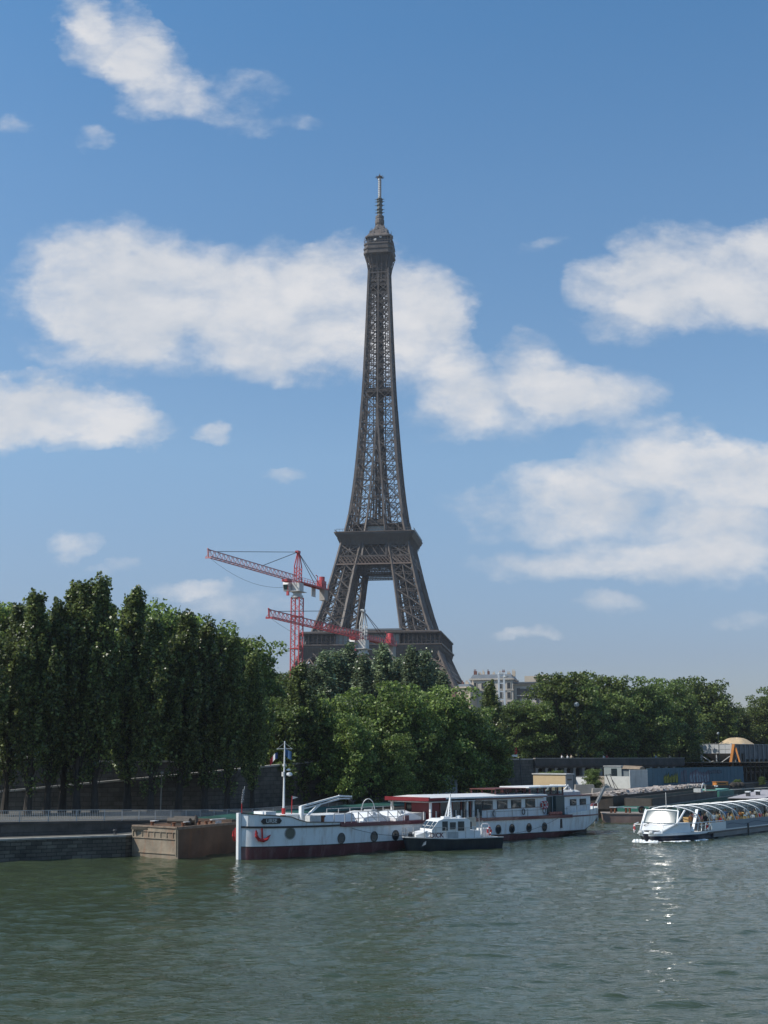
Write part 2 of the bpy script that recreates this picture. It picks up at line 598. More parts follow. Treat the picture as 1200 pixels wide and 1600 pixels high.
def text_mesh(txt, size, depth, material, name, parent, mat4, bold=0.0):
    cu = bpy.data.curves.new('txt', 'FONT')
    cu.body = txt
    cu.size = size
    cu.extrude = depth
    cu.offset = bold
    cu.align_x = 'CENTER'
    cu.align_y = 'CENTER'
    to = bpy.data.objects.new('txt', cu)
    COL.objects.link(to)
    dg = bpy.context.evaluated_depsgraph_get()
    me = bpy.data.meshes.new_from_object(to.evaluated_get(dg))
    bpy.data.objects.remove(to)
    bpy.data.curves.remove(cu)
    me.transform(mat4)
    me.materials.clear()
    me.materials.append(material)
    o = bpy.data.objects.new(name, me)
    COL.objects.link(o)
    o.parent = parent
    return o


def hsh(i, k=0):
    return random.Random(i * 977 + k * 131).random()


# ================================================================ SETTING
QZ = 3.1
UZ = 7.4


def water_sheet():
    rs = np.random.RandomState(3)
    xf = np.concatenate([np.arange(-75, -42, .5), np.arange(-42, 56, .21), np.arange(56, 96, .5)])
    yf = np.concatenate([np.arange(34, 82, 0.15), np.arange(82, 200, 0.32)])
    xs = np.concatenate([[-1900, -1200, -600, -250, -120], xf, [130, 260, 600, 1200, 1900]])
    ys = np.concatenate([[-900, -500, -150, -40, 10], yf, [230, 300, 500, 900, 1400, 1900]])
    X, Y = np.meshgrid(xs, ys)
    Z = np.zeros_like(X)
    for i in range(110):
        lam = 0.48 * (3.4 / 0.48) ** rs.rand()
        a = R(100) + rs.randn() * R(38)
        k = 2 * PI / lam
        amp = 0.0029 * lam
        ph = rs.rand() * 2 * PI
        wx = X + 0.5 * np.sin(Y * 0.13 + i * 1.7) + .3 * np.sin(X * .21 + i)
        fade = np.clip((78 - Y) / 25 + (lam - .48) * 3.2, 0, 1) if lam < 1.0 else 1.0
        grp = 0.65 + 0.5 * np.sin(X * .06 * (1 + (i % 5)) + Y * .045 * (1 + (i % 3)) + i)
        Z += amp * fade * grp * np.sin(k * (wx * math.cos(a) + Y * math.sin(a)) + ph)
    Z = Z + 1.2 * np.maximum(Z, 0) ** 1.3
    tx = np.clip(np.minimum(X + 75, 95 - X) / 8, 0, 1)
    ty = np.clip(np.minimum(Y - 34, 199 - Y) / 8, 0, 1)
    Z *= tx * ty
    nx, ny = len(xs), len(ys)
    v = np.stack([X.ravel(), Y.ravel(), Z.ravel()], 1)
    i = np.arange((nx - 1) * (ny - 1))
    r, c = i // (nx - 1), i % (nx - 1)
    q = r * nx + c
    f = np.stack([q, q + 1, q + nx + 1, q + nx], 1)
    me = bpy.data.meshes.new('water')
    me.vertices.add(len(v))
    me.vertices.foreach_set('co', v.ravel())
    me.loops.add(f.size)
    me.loops.foreach_set('vertex_index', f.ravel())
    me.polygons.add(len(f))
    me.polygons.foreach_set('loop_start', np.arange(0, f.size, 4))
    me.polygons.foreach_set('loop_total', np.full(len(f), 4))
    me.polygons.foreach_set('use_smooth', np.ones(len(f), bool))
    me.update(calc_edges=True)
    o = bpy.data.objects.new('water', me)
    COL.objects.link(o)
    m = bpy.data.materials.new('river_water')
    m.use_nodes = True
    t = m.node_tree
    b = t.nodes['Principled BSDF']
    b.inputs['Roughness'].default_value = 0.03
    b.inputs['IOR'].default_value = 1.333
    b.inputs['Specular IOR Level'].default_value = 0.5
    tcn = t.nodes.new('ShaderNodeTexCoord')
    nz = t.nodes.new('ShaderNodeTexNoise')
    nz.inputs['Scale'].default_value = 0.06
    nz.inputs['Detail'].default_value = 4
    t.links.new(tcn.outputs['Object'], nz.inputs['Vector'])
    rp = t.nodes.new('ShaderNodeValToRGB')
    rp.color_ramp.elements[0].position = 0.35
    rp.color_ramp.elements[0].color = (0.034, 0.047, 0.022, 1)
    rp.color_ramp.elements[1].position = 0.65
    rp.color_ramp.elements[1].color = (0.042, 0.059, 0.031, 1)
    t.links.new(nz.outputs[0], rp.inputs[0])
    t.links.new(rp.outputs[0], b.inputs['Base Color'])
    hsum = None
    for scl, st, w in ((2.6, (0.42, 1.2, 1), 1.0), (6.0, (0.45, 1.2, 1), 0.45)):
        mp = t.nodes.new('ShaderNodeMapping')
        mp.inputs['Scale'].default_value = st
        mp.inputs['Rotation'].default_value = (0, 0, R(8 + scl))
        n = t.nodes.new('ShaderNodeTexNoise')
        n.inputs['Scale'].default_value = scl
        n.inputs['Detail'].default_value = 3
        n.inputs['Distortion'].default_value = 0.6
        t.links.new(tcn.outputs['Object'], mp.inputs[0])
        t.links.new(mp.outputs[0], n.inputs['Vector'])
        k = t.nodes.new('ShaderNodeMath')
        k.operation = 'MULTIPLY_ADD'
        t.links.new(n.outputs[0], k.inputs[0])
        k.inputs[1].default_value = w
        if hsum is None:
            k.inputs[2].default_value = 0
        else:
            t.links.new(hsum, k.inputs[2])
        hsum = k.outputs[0]
    bp = t.nodes.new('ShaderNodeBump')
    bp.inputs['Strength'].default_value = 1.0
    bp.inputs['Distance'].default_value = 0.055
    t.links.new(hsum, bp.inputs['Height'])
    t.links.new(bp.outputs[0], b.inputs['Normal'])
    me.materials.append(m)
    tag(o, 'green grey river water with small ripples', 'water', kind='structure')


water_sheet()

STONEQ = stone_mat('quay_stone', (0.09, 0.086, 0.075), (0.19, 0.18, 0.15), (0.045, 0.043, 0.038), 0.9, 0.32)
STONEW = stone_mat('embankment_stone', (0.105, 0.10, 0.09), (0.14, 0.135, 0.12), (0.065, 0.06, 0.055), 1.3, 0.5)
STONES = stone_mat('smooth_quay_render', (0.10, 0.097, 0.09), (0.115, 0.11, 0.10), (0.075, 0.07, 0.065), 3.0, 1.1)
COPING = mat('pale_stone_coping', (0.36, 0.34, 0.30), 0.85, 0, 0.25, 1.0)
PAVE = mat('quay_paving', (0.10, 0.095, 0.08), 0.9, 0, 0.25, 0.5)
DIRT = mat('upper_ground', (0.09, 0.085, 0.06), 0.95, 0, 0.3, 0.1)
GRASS = mat('verge_grass', (0.035, 0.06, 0.018), 0.95, 0, 0.4, 1.5)


def off_line(pts, d):
    out = []
    for i, p in enumerate(pts):
        a = Vector(pts[max(i - 1, 0)][:2])
        b = Vector(pts[min(i + 1, len(pts) - 1)][:2])
        t = (b - a).normalized()
        out.append((p[0] - t.y * d, p[1] + t.x * d))
    return out


def wall_mesh(name, pts, z0, z1, th, m, parent=None, drop=0.0):
    """wall along a line of (x, y); z0 and z1 are numbers or one value per point; the body stands to the left of the line"""
    n = len(pts)
    z0 = [z0] * n if isinstance(z0, (int, float)) else z0
    z1 = [z1] * n if isinstance(z1, (int, float)) else z1
    bk = off_line(pts, th)
    vs, fs, uv = [], [], []
    L = 0
    Ls = [0]
    for i in range(1, n):
        L += (Vector(pts[i][:2]) - Vector(pts[i - 1][:2])).length
        Ls.append(L)
    for i in range(n):
        vs += [(pts[i][0], pts[i][1], z0[i]), (pts[i][0], pts[i][1], z1[i]), (bk[i][0], bk[i][1], z1[i]), (bk[i][0], bk[i][1], z0[i])]
    for i in range(n - 1):
        a, b = 4 * i, 4 * (i + 1)
        for k in range(4):
            k2 = (k + 1) % 4
            fs.append((a + k, a + k2, b + k2, b + k))
            z_a, z_b = vs[a + k][2], vs[a + k2][2]
            e1 = th if k in (1,) else 0
            uv.append([(Ls[i], z_a), (Ls[i], z_b + e1), (Ls[i + 1], vs[b + k2][2] + e1), (Ls[i + 1], vs[b + k][2])])
    fs += [(3, 2, 1, 0), (4 * n - 4, 4 * n - 3, 4 * n - 2, 4 * n - 1)]
    uv += [[(0, z0[0]), (0, z1[0]), (th, z1[0]), (th, z0[0])][::-1], [(0, z0[-1]), (0, z1[-1]), (th, z1[-1]), (th, z0[-1])]]
    me = bpy.data.meshes.new(name)
    me.from_pydata(vs, [], fs)
    ul = me.uv_layers.new(name='wall')
    ul.data.foreach_set('uv', [c for f in uv for p in f for c in p])
    me.materials.append(m)
    me.update()
    o = bpy.data.objects.new(name, me)
    COL.objects.link(o)
    if parent:
        o.parent = parent
    return o


def subdivide_line(pts, step=6.0):
    out = [tuple(pts[0])]
    for a, b in zip(pts[:-1], pts[1:]):
        d = (Vector(b[:2]) - Vector(a[:2])).length
        k = max(1, int(d / step))
        for i in range(1, k + 1):
            out.append(tuple(a[j] + (b[j] - a[j]) * i / k for j in range(len(a))))
    return out


Q0 = [(-110, 65.3), (-60, 94), (-33, 109.4), (-23.4, 114.9), (2.3, 169), (20, 190), (55, 241), (92, 290), (160, 370), (400, 610)]
Q1 = [(-111, 69, 3.1), (-61.5, 97.3, 3.1), (-35, 112.5, 3.15), (-25.9, 117.3, 3.05), (-20.2, 129.5, 2.5), (-14.6, 141, 2.15), (-1, 170.3, 2.2), (17.5, 192, 2.6), (52.5, 243, 2.9), (89.6, 292, 2.9), (157.5, 372, 2.9), (397, 612, 2.9)]
W = [(-130, 100), (-60, 131), (-43, 137), (-20, 142.5), (-8, 160), (12, 200), (28, 235)]
CL = [(28, 235), (46, 253), (64.5, 270.6)]
WC = W + [(66, 272), (120, 322), (190, 390), (430, 640)]

# quay wall rising from the water, with its ledge
q = thing('quay_wall', 'low rough stone wall rising from the river, left of the rusty barge', 'wall', (Q0[2][0], Q0[2][1], 0))
q.matrix_world = Matrix.Translation(q.location)


def rel(o, root):
    o.parent = root
    o.matrix_parent_inverse = Matrix.Translation(root.location).inverted()
    return o


rel(wall_mesh('stone_face', Q0, -1.5, 1.78, 3.2, STONEQ), q)
rel(wall_mesh('edge_course', [(p[0] + .04, p[1] - .05) for p in Q0], 1.782, 1.93, 0.6, COPING), q)
rel(wall_mesh('ledge', off_line(Q0, 0.56), 1.785, 1.88, 3.0, PAVE), q)

q2 = thing('upper_quay_wall', 'smooth grey quay wall set back above the ledge, carrying the railing', 'wall', (Q1[2][0], Q1[2][1], 0))
rel(wall_mesh('rendered_face', Q1, 1.0, [p[2] - 0.2 for p in Q1], 0.8, STONES), q2)
rel(wall_mesh('coping', [(p[0] + .06, p[1] - .08) for p in Q1], [p[2] - 0.198 for p in Q1], [p[2] for p in Q1], 0.7, CONCD), q2)

# lower quay ground between the quay wall and the embankment
def strip(name, A, B, m, label):
    mb = MB()
    n = len(A)
    mb.add(A + B, [(i, i + 1, n + i + 1, n + i) for i in range(n - 1)])
    o = mb.build(name, m, fix=False)
    return tag(o, label, 'ground', kind='structure')


def resample(pts, n):
    pts = [Vector(p) for p in pts]
    L = [0]
    for a, b in zip(pts[:-1], pts[1:]):
        L.append(L[-1] + (b - a).length)
    out = []
    for i in range(n):
        s = L[-1] * i / (n - 1)
        k = 0
        while k < len(L) - 2 and L[k + 1] < s:
            k += 1
        out.append(tuple(pts[k].lerp(pts[k + 1], (s - L[k]) / max(L[k + 1] - L[k], 1e-6))))
    return out


qa = [(p[0] - 0.3, p[1] + 0.3, p[2] - 0.004) for p in Q1]
qb = [(-131, 101, 3.1), (-75, 126, 3.1), (-43, 138, 3.05), (-20, 144, 3.0), (-8, 161, 2.6), (12, 201, 2.5), (40, 262, 2.7), (62, 282, 2.9), (86, 306, 2.9), (120, 330, 2.9), (190, 398, 2.9), (430, 648, 2.9)]
strip('lower_quay_ground', qa, qb, PAVE, 'paved lower quay along the river')

# embankment: front wall with sloping ramp parapet, upper wall
ztop = [2.2, 3.4, 5.1, 7.2, 8.4, 8.4, 8.4]
e = thing('embankment_wall', 'tall shaded stone embankment wall behind the poplars, its coping climbing with the ramp', 'wall', (-43, 137, 3))
rel(wall_mesh('stone_face', W, 1.5, [z - 0.2 for z in ztop], 0.6, STONEW), e)
rel(wall_mesh('coping', [(p[0] + .05, p[1] - .08) for p in W], [z - 0.198 for z in ztop], ztop, 0.75, COPING), e)
WU = off_line(W, 7.0)[:4] + [(-10.5, 161)]
e2 = thing('street_wall', 'upper stone wall with a thin pale coping behind the ramp at the left', 'wall', (-45, 143, 3))
rel(wall_mesh('stone_face', WU, 1.5, 8.2, 0.6, STONEW), e2)
rel(wall_mesh('coping', [(p[0] + .05, p[1] - .08) for p in WU], 8.202, 8.4, 0.75, COPING), e2)
strip('ramp', [(p[0], p[1], z - 1.0) for p, z in zip(off_line(W, 0.5)[:5], ztop[:5])], [(p[0], p[1], z - 1.0) for p, z in zip(WU, ztop[:5])], PAVE, 'sloping ramp road down to the quay')

up = MB()
wc = off_line(WC, 0.4)
wfront = [(p[0], p[1], UZ) for p in off_line(W, 7.2)[:4]] + [(p[0], p[1], UZ) for p in wc[4:]]
far = [(1900, 760, UZ), (1900, 1900, UZ), (-1900, 1900, UZ), (-1900, 60, UZ)]
poly = wfront + far
up.add(poly, [tuple(range(len(poly)))])
uo = up.build('upper_ground', DIRT, fix=False)
tag(uo, 'upper street level ground under the trees', 'ground', kind='structure')

# colonnade under the promenade
cdir = (Vector(CL[-1]) - Vector(CL[0])).normalized()
clen = (Vector(CL[-1]) - Vector(CL[0])).length
c = thing('colonnade', 'dark concrete colonnade carrying the promenade, right of the plane trees', 'colonnade', (CL[0][0], CL[0][1], 2.9), math.atan2(cdir.y, cdir.x))
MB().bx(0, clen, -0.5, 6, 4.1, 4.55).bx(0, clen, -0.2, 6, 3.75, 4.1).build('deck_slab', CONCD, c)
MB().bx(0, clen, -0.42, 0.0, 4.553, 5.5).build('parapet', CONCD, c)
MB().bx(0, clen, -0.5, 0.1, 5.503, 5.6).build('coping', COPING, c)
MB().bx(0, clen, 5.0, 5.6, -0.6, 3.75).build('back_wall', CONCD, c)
for i in range(int(clen / 2.9)):
    x = 0.6 + i * 2.9
    MB().bx(x, x + 0.75, 0, 0.8, -0.8, 3.55).bx(x - .1, x + .85, -.08, .88, 3.55, 3.748).build('column', CONC, c)

# railing along the upper quay wall
rl = subdivide_line(Q1[1:8], 2.3)
rt = thing('quay_railing', 'grey metal railing with close upright bars along the quay on the left', 'railing', (Q1[2][0], Q1[2][1], 3.1))
mb, mbb = MB(), MB()
for a, b in zip(rl[:-1], rl[1:]):
    a, b = Vector(a), Vector(b)
    a += Vector((-.1, .25, 0))
    b += Vector((-.1, .25, 0))
    up_ = Vector((0, 0, 0.98))
    mb.bar(a + up_, b + up_, .07, .05)
    mb.bar(a + up_ * .1, b + up_ * .1, .05, .04)
    mb.bar(a, a + up_ * .97, .09, .09)
    k = int((b - a).length / 0.16)
    for i in range(1, k):
        p = a.lerp(b, i / k)
        mbb.bar(p + up_ * .12, p + up_ * .96, .034, .034, caps=False)
rel(mb.build('frame', STEEL), rt)
o = rel(mbb.build('upright_bar', STEEL), rt)
o['kind'] = 'stuff'
bo = MB().lathe([(.16, 0), (.18, .05), (.11, .1), (.11, .32), (.2, .38), (.16, .46), (0.01, .48)], (0, 0, 0), 10).build('bollard', DKGREY)
bo.location = (-24.6, 115.9, 1.88)
tag(bo, 'small black mooring bollard on the quay ledge just left of the rusty barge', 'bollard')

# ================================================================ TOWER
TX, TY, TZ0, TROT = -2.4, 640.0, 5.0, R(-8)
PROF = [(0, 62.4), (10, 56.5), (20, 50.6), (30, 45.4), (40, 40.6), (50, 35.6), (57.6, 32.5), (66, 28.9), (80, 24.6), (95, 20.9), (104, 18.9), (110, 17.6), (116, 16.0), (120, 14.8), (135, 12.7), (150, 11.1), (165, 9.9), (182, 8.7), (201, 7.6), (230, 6.4), (262, 5.3), (276, 5.0)]
INN = [(0, 37.5), (57.6, 17.6), (66, 15.0), (95, 10.4), (110, 7.4), (119, 4.9), (182, 0.0), (400, 0)]


def interp(tab, h):
    for (h0, a0), (h1, a1) in zip(tab[:-1], tab[1:]):
        if h <= h1:
            return a0 + (a1 - a0) * (h - h0) / (h1 - h0)
    return tab[-1][1]


A_ = lambda h: interp(PROF, h)
I_ = lambda h: interp(INN, h)
tw = thing('lattice_tower', 'tall brown iron lattice tower with three platforms and a white antenna on top', 'tower', (TX, TY, TZ0), TROT)


def xpanel(mb, a0, b0, a1, b1, w, mi=0, fine=0, sub=None):
    """X bracing between edge a (a0 bottom, a1 top) and edge b"""
    mb.bar(a0, b1, w, w * .6, mi, caps=False)
    mb.bar(b0, a1, w, w * .6, mi, caps=False)
    if fine:
        am, bm_ = a0.lerp(a1, .5), b0.lerp(b1, .5)
        mb_, mt = a0.lerp(b0, .5), a1.lerp(b1, .5)
        for p, q_ in ((am, mb_), (mb_, bm_), (bm_, mt), (mt, am)):
            mb.bar(p, q_, fine, fine * .6, mi, caps=False)


def truss_h(mb, a, b, drop, w, n, mi=0):
    """horizontal lattice girder between points a and b, depth drop"""
    d = Vector((0, 0, drop))
    mb.bar(a, b, w, w, mi, caps=False)
    mb.bar(a - d, b - d, w, w, mi, caps=False)
    for i in range(n):
        p, q_ = a.lerp(b, i / n), a.lerp(b, (i + 1) / n)
        mb.bar(p, q_ - d, w * .55, w * .5, mi, caps=False)
        mb.bar(p - d, q_, w * .55, w * .5, mi, caps=False)


def leg_pts(h, sx, sy):
    a, i = A_(h), I_(h)
    return [Vector((sx * a, sy * a, h)), Vector((sx * i, sy * a, h)), Vector((sx * i, sy * i, h)), Vector((sx * a, sy * i, h))]


LV1 = [0, 12, 24, 36, 47, 57.6]
LV2 = [57.6, 67, 77, 86.5, 95.5, 104, 110.5, 115]
for sx in (-1, 1):
    for sy in (-1, 1):
        mb = MB()
        lv = LV1 + LV2[1:]
        for h0, h1 in zip(lv[:-1], lv[1:]):
            P, Q = leg_pts(h0, sx, sy), leg_pts(h1, sx, sy)
            cw = 1.5 if h0 < 57 else 1.35
            for k in range(4):
                k2 = (k + 1) % 4
                mb.bar(P[k], Q[k], cw, cw, 0, caps=False)
                xpanel(mb, P[k], P[k2], Q[k], Q[k2], .95, 0, .3)
                truss_h(mb, Q[k], Q[k2], 1.2, .32, 5)
                if h0 >= 50:                                  # secondary uprights in each face
                    mb.bar(P[k].lerp(P[k2], .5), Q[k].lerp(Q[k2], .5), .62, .5, 0, caps=False)
                    hm = [P[k].lerp(Q[k], .5), P[k2].lerp(Q[k2], .5)]
                    mb.bar(hm[0], hm[1], .4, .3, 0, caps=False)
            mb.bar(P[0], Q[2], .4, .4, 0, caps=False)
            mb.bar(P[1], Q[3], .4, .4, 0, caps=False)
        mb.build('leg', IRON, tw, fix=False)
        if True:                                              # inclined lift track and stair inside each leg
            mt = MB()
            for h0, h1 in zip(lv[:-1], lv[1:]):
                c0 = sum((p for p in leg_pts(h0, sx, sy)), Vector()) / 4
                c1 = sum((p for p in leg_pts(h1, sx, sy)), Vector()) / 4
                for dx, dy in ((-1.7, 0), (1.7, 0), (0, 1.7), (0, -1.7)):
                    mt.bar(c0 + Vector((dx, dy, 0)), c1 + Vector((dx, dy, 0)), .55, .5, 0, caps=False)
                n = 6
                for i in range(n):
                    a, b = c0.lerp(c1, i / n), c0.lerp(c1, (i + 1) / n)
                    s_ = 1 if i % 2 else -1
                    mt.bar(a + Vector((-2.2 * s_, -1, 0)), b + Vector((2.2 * s_, 1, 0)), .9, .25, 0, caps=False)
            mt.build('lift_track', IROND, tw, fix=False)

# decorative arches between the legs
for k in range(4):
    rot = Matrix.Rotation(k * PI / 2, 3, 'Z')
    mb = MB()
    n = 22
    ro, ri = [], []
    for i in range(n + 1):
        t = PI * (0.06 + 0.88 * i / n)
        for R0, lst in ((37.0, ro), (34.0, ri)):
            x, z = -R0 * math.cos(t), 3 + (R0 - 0.5) * math.sin(t)
            lst.append(rot @ Vector((x, -(A_(max(z, 0)) - .6), z)))
    for i in range(n):
        mb.bar(ro[i], ro[i + 1], .7, .7, caps=False)
        mb.bar(ri[i], ri[i + 1], .7, .7, caps=False)
        mb.bar(ro[i], ri[i + 1], .3, .3, caps=False)
        mb.bar(ri[i], ro[i + 1], .3, .3, caps=False)
    mb.build('arch', IRON2, tw, fix=False)


def side(k, x, yout, z):                 # point on face k of the tower: x along the face, yout outwards
    return Matrix.Rotation(k * PI / 2, 3, 'Z') @ Vector((x, -yout, z))


def ring(mb, prof, mi=0, cham=0.0, caps=False):
    rings = []
    for hw, z in prof:
        if cham:
            c_ = cham
            pts = [(-hw + c_, -hw), (hw - c_, -hw), (hw, -hw + c_), (hw, hw - c_), (hw - c_, hw), (-hw + c_, hw), (-hw, hw - c_), (-hw, -hw + c_)]
        else:
            pts = [(-hw, -hw), (hw, -hw), (hw, hw), (-hw, hw)]
        rings.append([(x, y, z) for x, y in pts])
    return mb.loft(rings, mi=mi, caps=caps)


# lattice belt beneath the first platform
mb = MB()
for k in range(4):
    for (z0, z1, n, wd) in ((45.3, 50.8, 12, .55), (41.8, 45.3, 24, .35)):
        a0, a1 = A_(z0) + .4, A_(z1) + .4
        for i in range(n):
            f0, f1 = -1 + 2 * i / n, -1 + 2 * (i + 1) / n
            P = [side(k, f0 * a0, a0, z0), side(k, f1 * a0, a0, z0), side(k, f0 * a1, a1, z1), side(k, f1 * a1, a1, z1)]
            mb.bar(P[0], P[3], wd, .3, caps=False)
            mb.bar(P[1], P[2], wd, .3, caps=False)
            mb.bar(P[0], P[2], wd * 1.1, .4, caps=False)
        mb.bar(side(k, -a0, a0, z0), side(k, a0, a0, z0), .9, .7)
    mb.bar(side(k, -a1, a1, z1), side(k, a1, a1, z1), .7, .7)
mb.build('lattice_belt', IRON2, tw, fix=False)

# first platform
p1 = MB()
ring(p1, [(33.6, 50.6), (34.0, 52.2), (34.6, 54.2), (35.4, 56.2), (35.4, 56.9)], caps=True)
fp = p1.build('first_platform', DKGREY, tw)
fp.data.materials[0] = mat('platform_frieze_iron', (0.085, 0.080, 0.075), 0.6, 0, 0.15, 0.3)
rb = MB()
ring(rb, [(35.5, 56.9), (36.0, 57.1), (36.0, 57.7), (35.2, 57.7)], caps=True)
for k in range(4):
    for i in range(25):
        x = -34 + 68 * i / 24
        rb.bar(side(k, x * .985, 33.75, 50.9), side(k, x, 35.6, 56.9), .28, .22, caps=False)
rb.build('cornice', IRON, fp)
gal = MB()
ring(gal, [(35.3, 62.9), (35.6, 63.0), (35.6, 63.7), (33.0, 64.4)], caps=True)
for k in range(4):
    for i in range(33):
        x = -34.6 + 69.2 * i / 32
        gal.bar(side(k, x, 35.0, 57.7), side(k, x, 35.0, 62.9), .26, .26, caps=False)
    gal.bar(side(k, -35, 35.1, 58.9), side(k, 35, 35.1, 58.9), .2, .14, caps=False)
gal.build('gallery', IROND, fp)
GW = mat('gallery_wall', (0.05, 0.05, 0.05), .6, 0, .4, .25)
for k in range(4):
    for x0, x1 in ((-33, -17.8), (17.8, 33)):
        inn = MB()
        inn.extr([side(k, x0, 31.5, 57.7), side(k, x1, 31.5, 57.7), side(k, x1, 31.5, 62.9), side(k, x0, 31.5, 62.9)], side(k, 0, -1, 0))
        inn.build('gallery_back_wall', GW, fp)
for k in range(4):
    pv = MB()
    pv.extr([side(k, -16.5, 32.6, 57.7), side(k, 14.5, 32.6, 57.7), side(k, 14.5, 32.6, 63.4), side(k, -16.5, 32.6, 63.4)], side(k, 0, -10, 0))
    g_ = pv.build('pavilion', GLASSB, fp)
    fr = MB()
    fr.extr([side(k, -18, 33.5, 64.5), side(k, 16, 33.5, 64.5), side(k, 16, 33.5, 65.4), side(k, -18, 33.5, 65.4)], side(k, 0, -13, 0))
    for i in range(12):
        x = -16.5 + 31 * i / 11
        fr.bar(side(k, x, 32.8, 57.7), side(k, x, 32.8, 64.5), .3 if i % 3 else 1.1, .3, caps=False)
    fr.build('pavilion_roof', mat('pavilion_roof_metal', (0.17, 0.18, 0.19), .5, .2, .1), fp)

# second platform
p2 = MB()
ring(p2, [(17.7, 110.4), (18.1, 111.8), (18.9, 113.4), (20.0, 115.0), (20.5, 115.6), (20.5, 116.3)], cham=1.2, caps=True)
sp = p2.build('second_platform', MATS['platform_frieze_iron'], tw)
rb = MB()
ring(rb, [(20.6, 116.3), (20.9, 116.4), (20.9, 116.9), (20.4, 116.9)], cham=1.2, caps=True)
for k in range(4):
    for i in range(15):
        x = -18 + 36 * i / 14
        rb.bar(side(k, x * .95, 17.85, 110.6), side(k, x, 19.4, 114.0), .25, .22, caps=False)
    for i in range(26):
        x = -19.3 + 38.6 * i / 25
        rb.bar(side(k, x, 20.5, 116.9), side(k, x, 20.5, 118.2), .1, .1, caps=False)
    rb.bar(side(k, -19.5, 20.5, 118.2), side(k, 19.5, 20.5, 118.2), .2, .18, caps=False)
rb.build('cornice', IRON, sp)
bl = MB()
n = 9
for k in range(4):
    z0, z1 = 104.2, 110.3
    a0, a1 = A_(z0) + .2, A_(z1) + .2
    for i in range(n):
        f0, f1 = -1 + 2 * i / n, -1 + 2 * (i + 1) / n
        P = [side(k, f0 * a0, a0, z0), side(k, f1 * a0, a0, z0), side(k, f0 * a1, a1, z1), side(k, f1 * a1, a1, z1)]
        xpanel(bl, *[P[0], P[1], P[2], P[3]], .45, 0, 0)
        if i % 3 == 0:
            bl.bar(P[0], P[2], .9, .5, caps=False)
    bl.bar(side(k, -a0, a0, z0), side(k, a0, a0, z0), .8, .7)
bl.build('truss_belt', IRON, tw, fix=False)
bl = MB()
n = 22
for k in range(4):
    z0, z1 = 99.9, 104.0
    a0, a1 = A_(z0) + .3, A_(z1) + .3
    for i in range(n):
        for j in range(2):
            zz0, zz1 = z0 + (z1 - z0) * j / 2, z0 + (z1 - z0) * (j + 1) / 2
            b0, b1 = A_(zz0) + .3, A_(zz1) + .3
            f0, f1 = -1 + 2 * i / n, -1 + 2 * (i + 1) / n
            P = [side(k, f0 * b0, b0, zz0), side(k, f1 * b0, b0, zz0), side(k, f0 * b1, b1, zz1), side(k, f1 * b1, b1, zz1)]
            bl.bar(P[0], P[3], .38, .2, caps=False)
            bl.bar(P[1], P[2], .38, .2, caps=False)
    bl.bar(side(k, -a0, a0, z0), side(k, a0, a0, z0), .8, .6)
bl.build('fine_lattice_belt', IRON2, tw, fix=False)
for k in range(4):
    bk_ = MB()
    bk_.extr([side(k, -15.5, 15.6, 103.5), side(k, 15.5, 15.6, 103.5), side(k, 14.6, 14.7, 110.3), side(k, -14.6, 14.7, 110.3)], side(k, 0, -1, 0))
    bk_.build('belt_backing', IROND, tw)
um = MB()                                # lower chord of the platform floor, seen as a dotted band between the legs
for k in range(4):
    i0 = I_(97)
    for zz in (96.3, 98.0, 99.6):
        um.bar(side(k, -i0 - 1, i0 + 4, zz), side(k, i0 + 1, i0 + 4, zz), .5, .5, caps=False)
        um.bar(side(k, -i0 - 1, i0 - 1, zz), side(k, i0 + 1, i0 - 1, zz), .5, .5, caps=False)
    for j in range(15):
        x = -i0 + 2 * i0 * j / 14
        um.bar(side(k, x, i0 + 4, 96.3), side(k, x, i0 + 4, 99.6), .45, .3, caps=False)
        um.bar(side(k, x, i0 - 1, 96.3), side(k, x, i0 - 1, 99.6), .45, .3, caps=False)
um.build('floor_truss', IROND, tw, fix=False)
ug = MB()
ug.bx(-9.5, 9.5, -11.5, -10.5, 116.9, 121.4).bx(-9.5, 9.5, 10.5, 11.5, 116.9, 121.4).bx(-11.5, -10.5, -11.4, 11.4, 116.9, 121.4).bx(10.5, 11.5, -11.4, 11.4, 116.9, 121.4)
ug.bx(-14.2, 14.2, -14.2, 14.2, 121.4, 122.0)
ug.bx(-6, 6, -12.4, -11.55, 122, 124.6)
ug.build('upper_gallery', mat('upper_gallery_walls', (0.085, 0.07, 0.06), .6, 0, .5, .35), sp)
gg = MB()
gg.bx(-4.5, 5.5, -12.0, -11.55, 117.2, 120.9)
gg.build('kiosk_glass', GLASSB, sp)

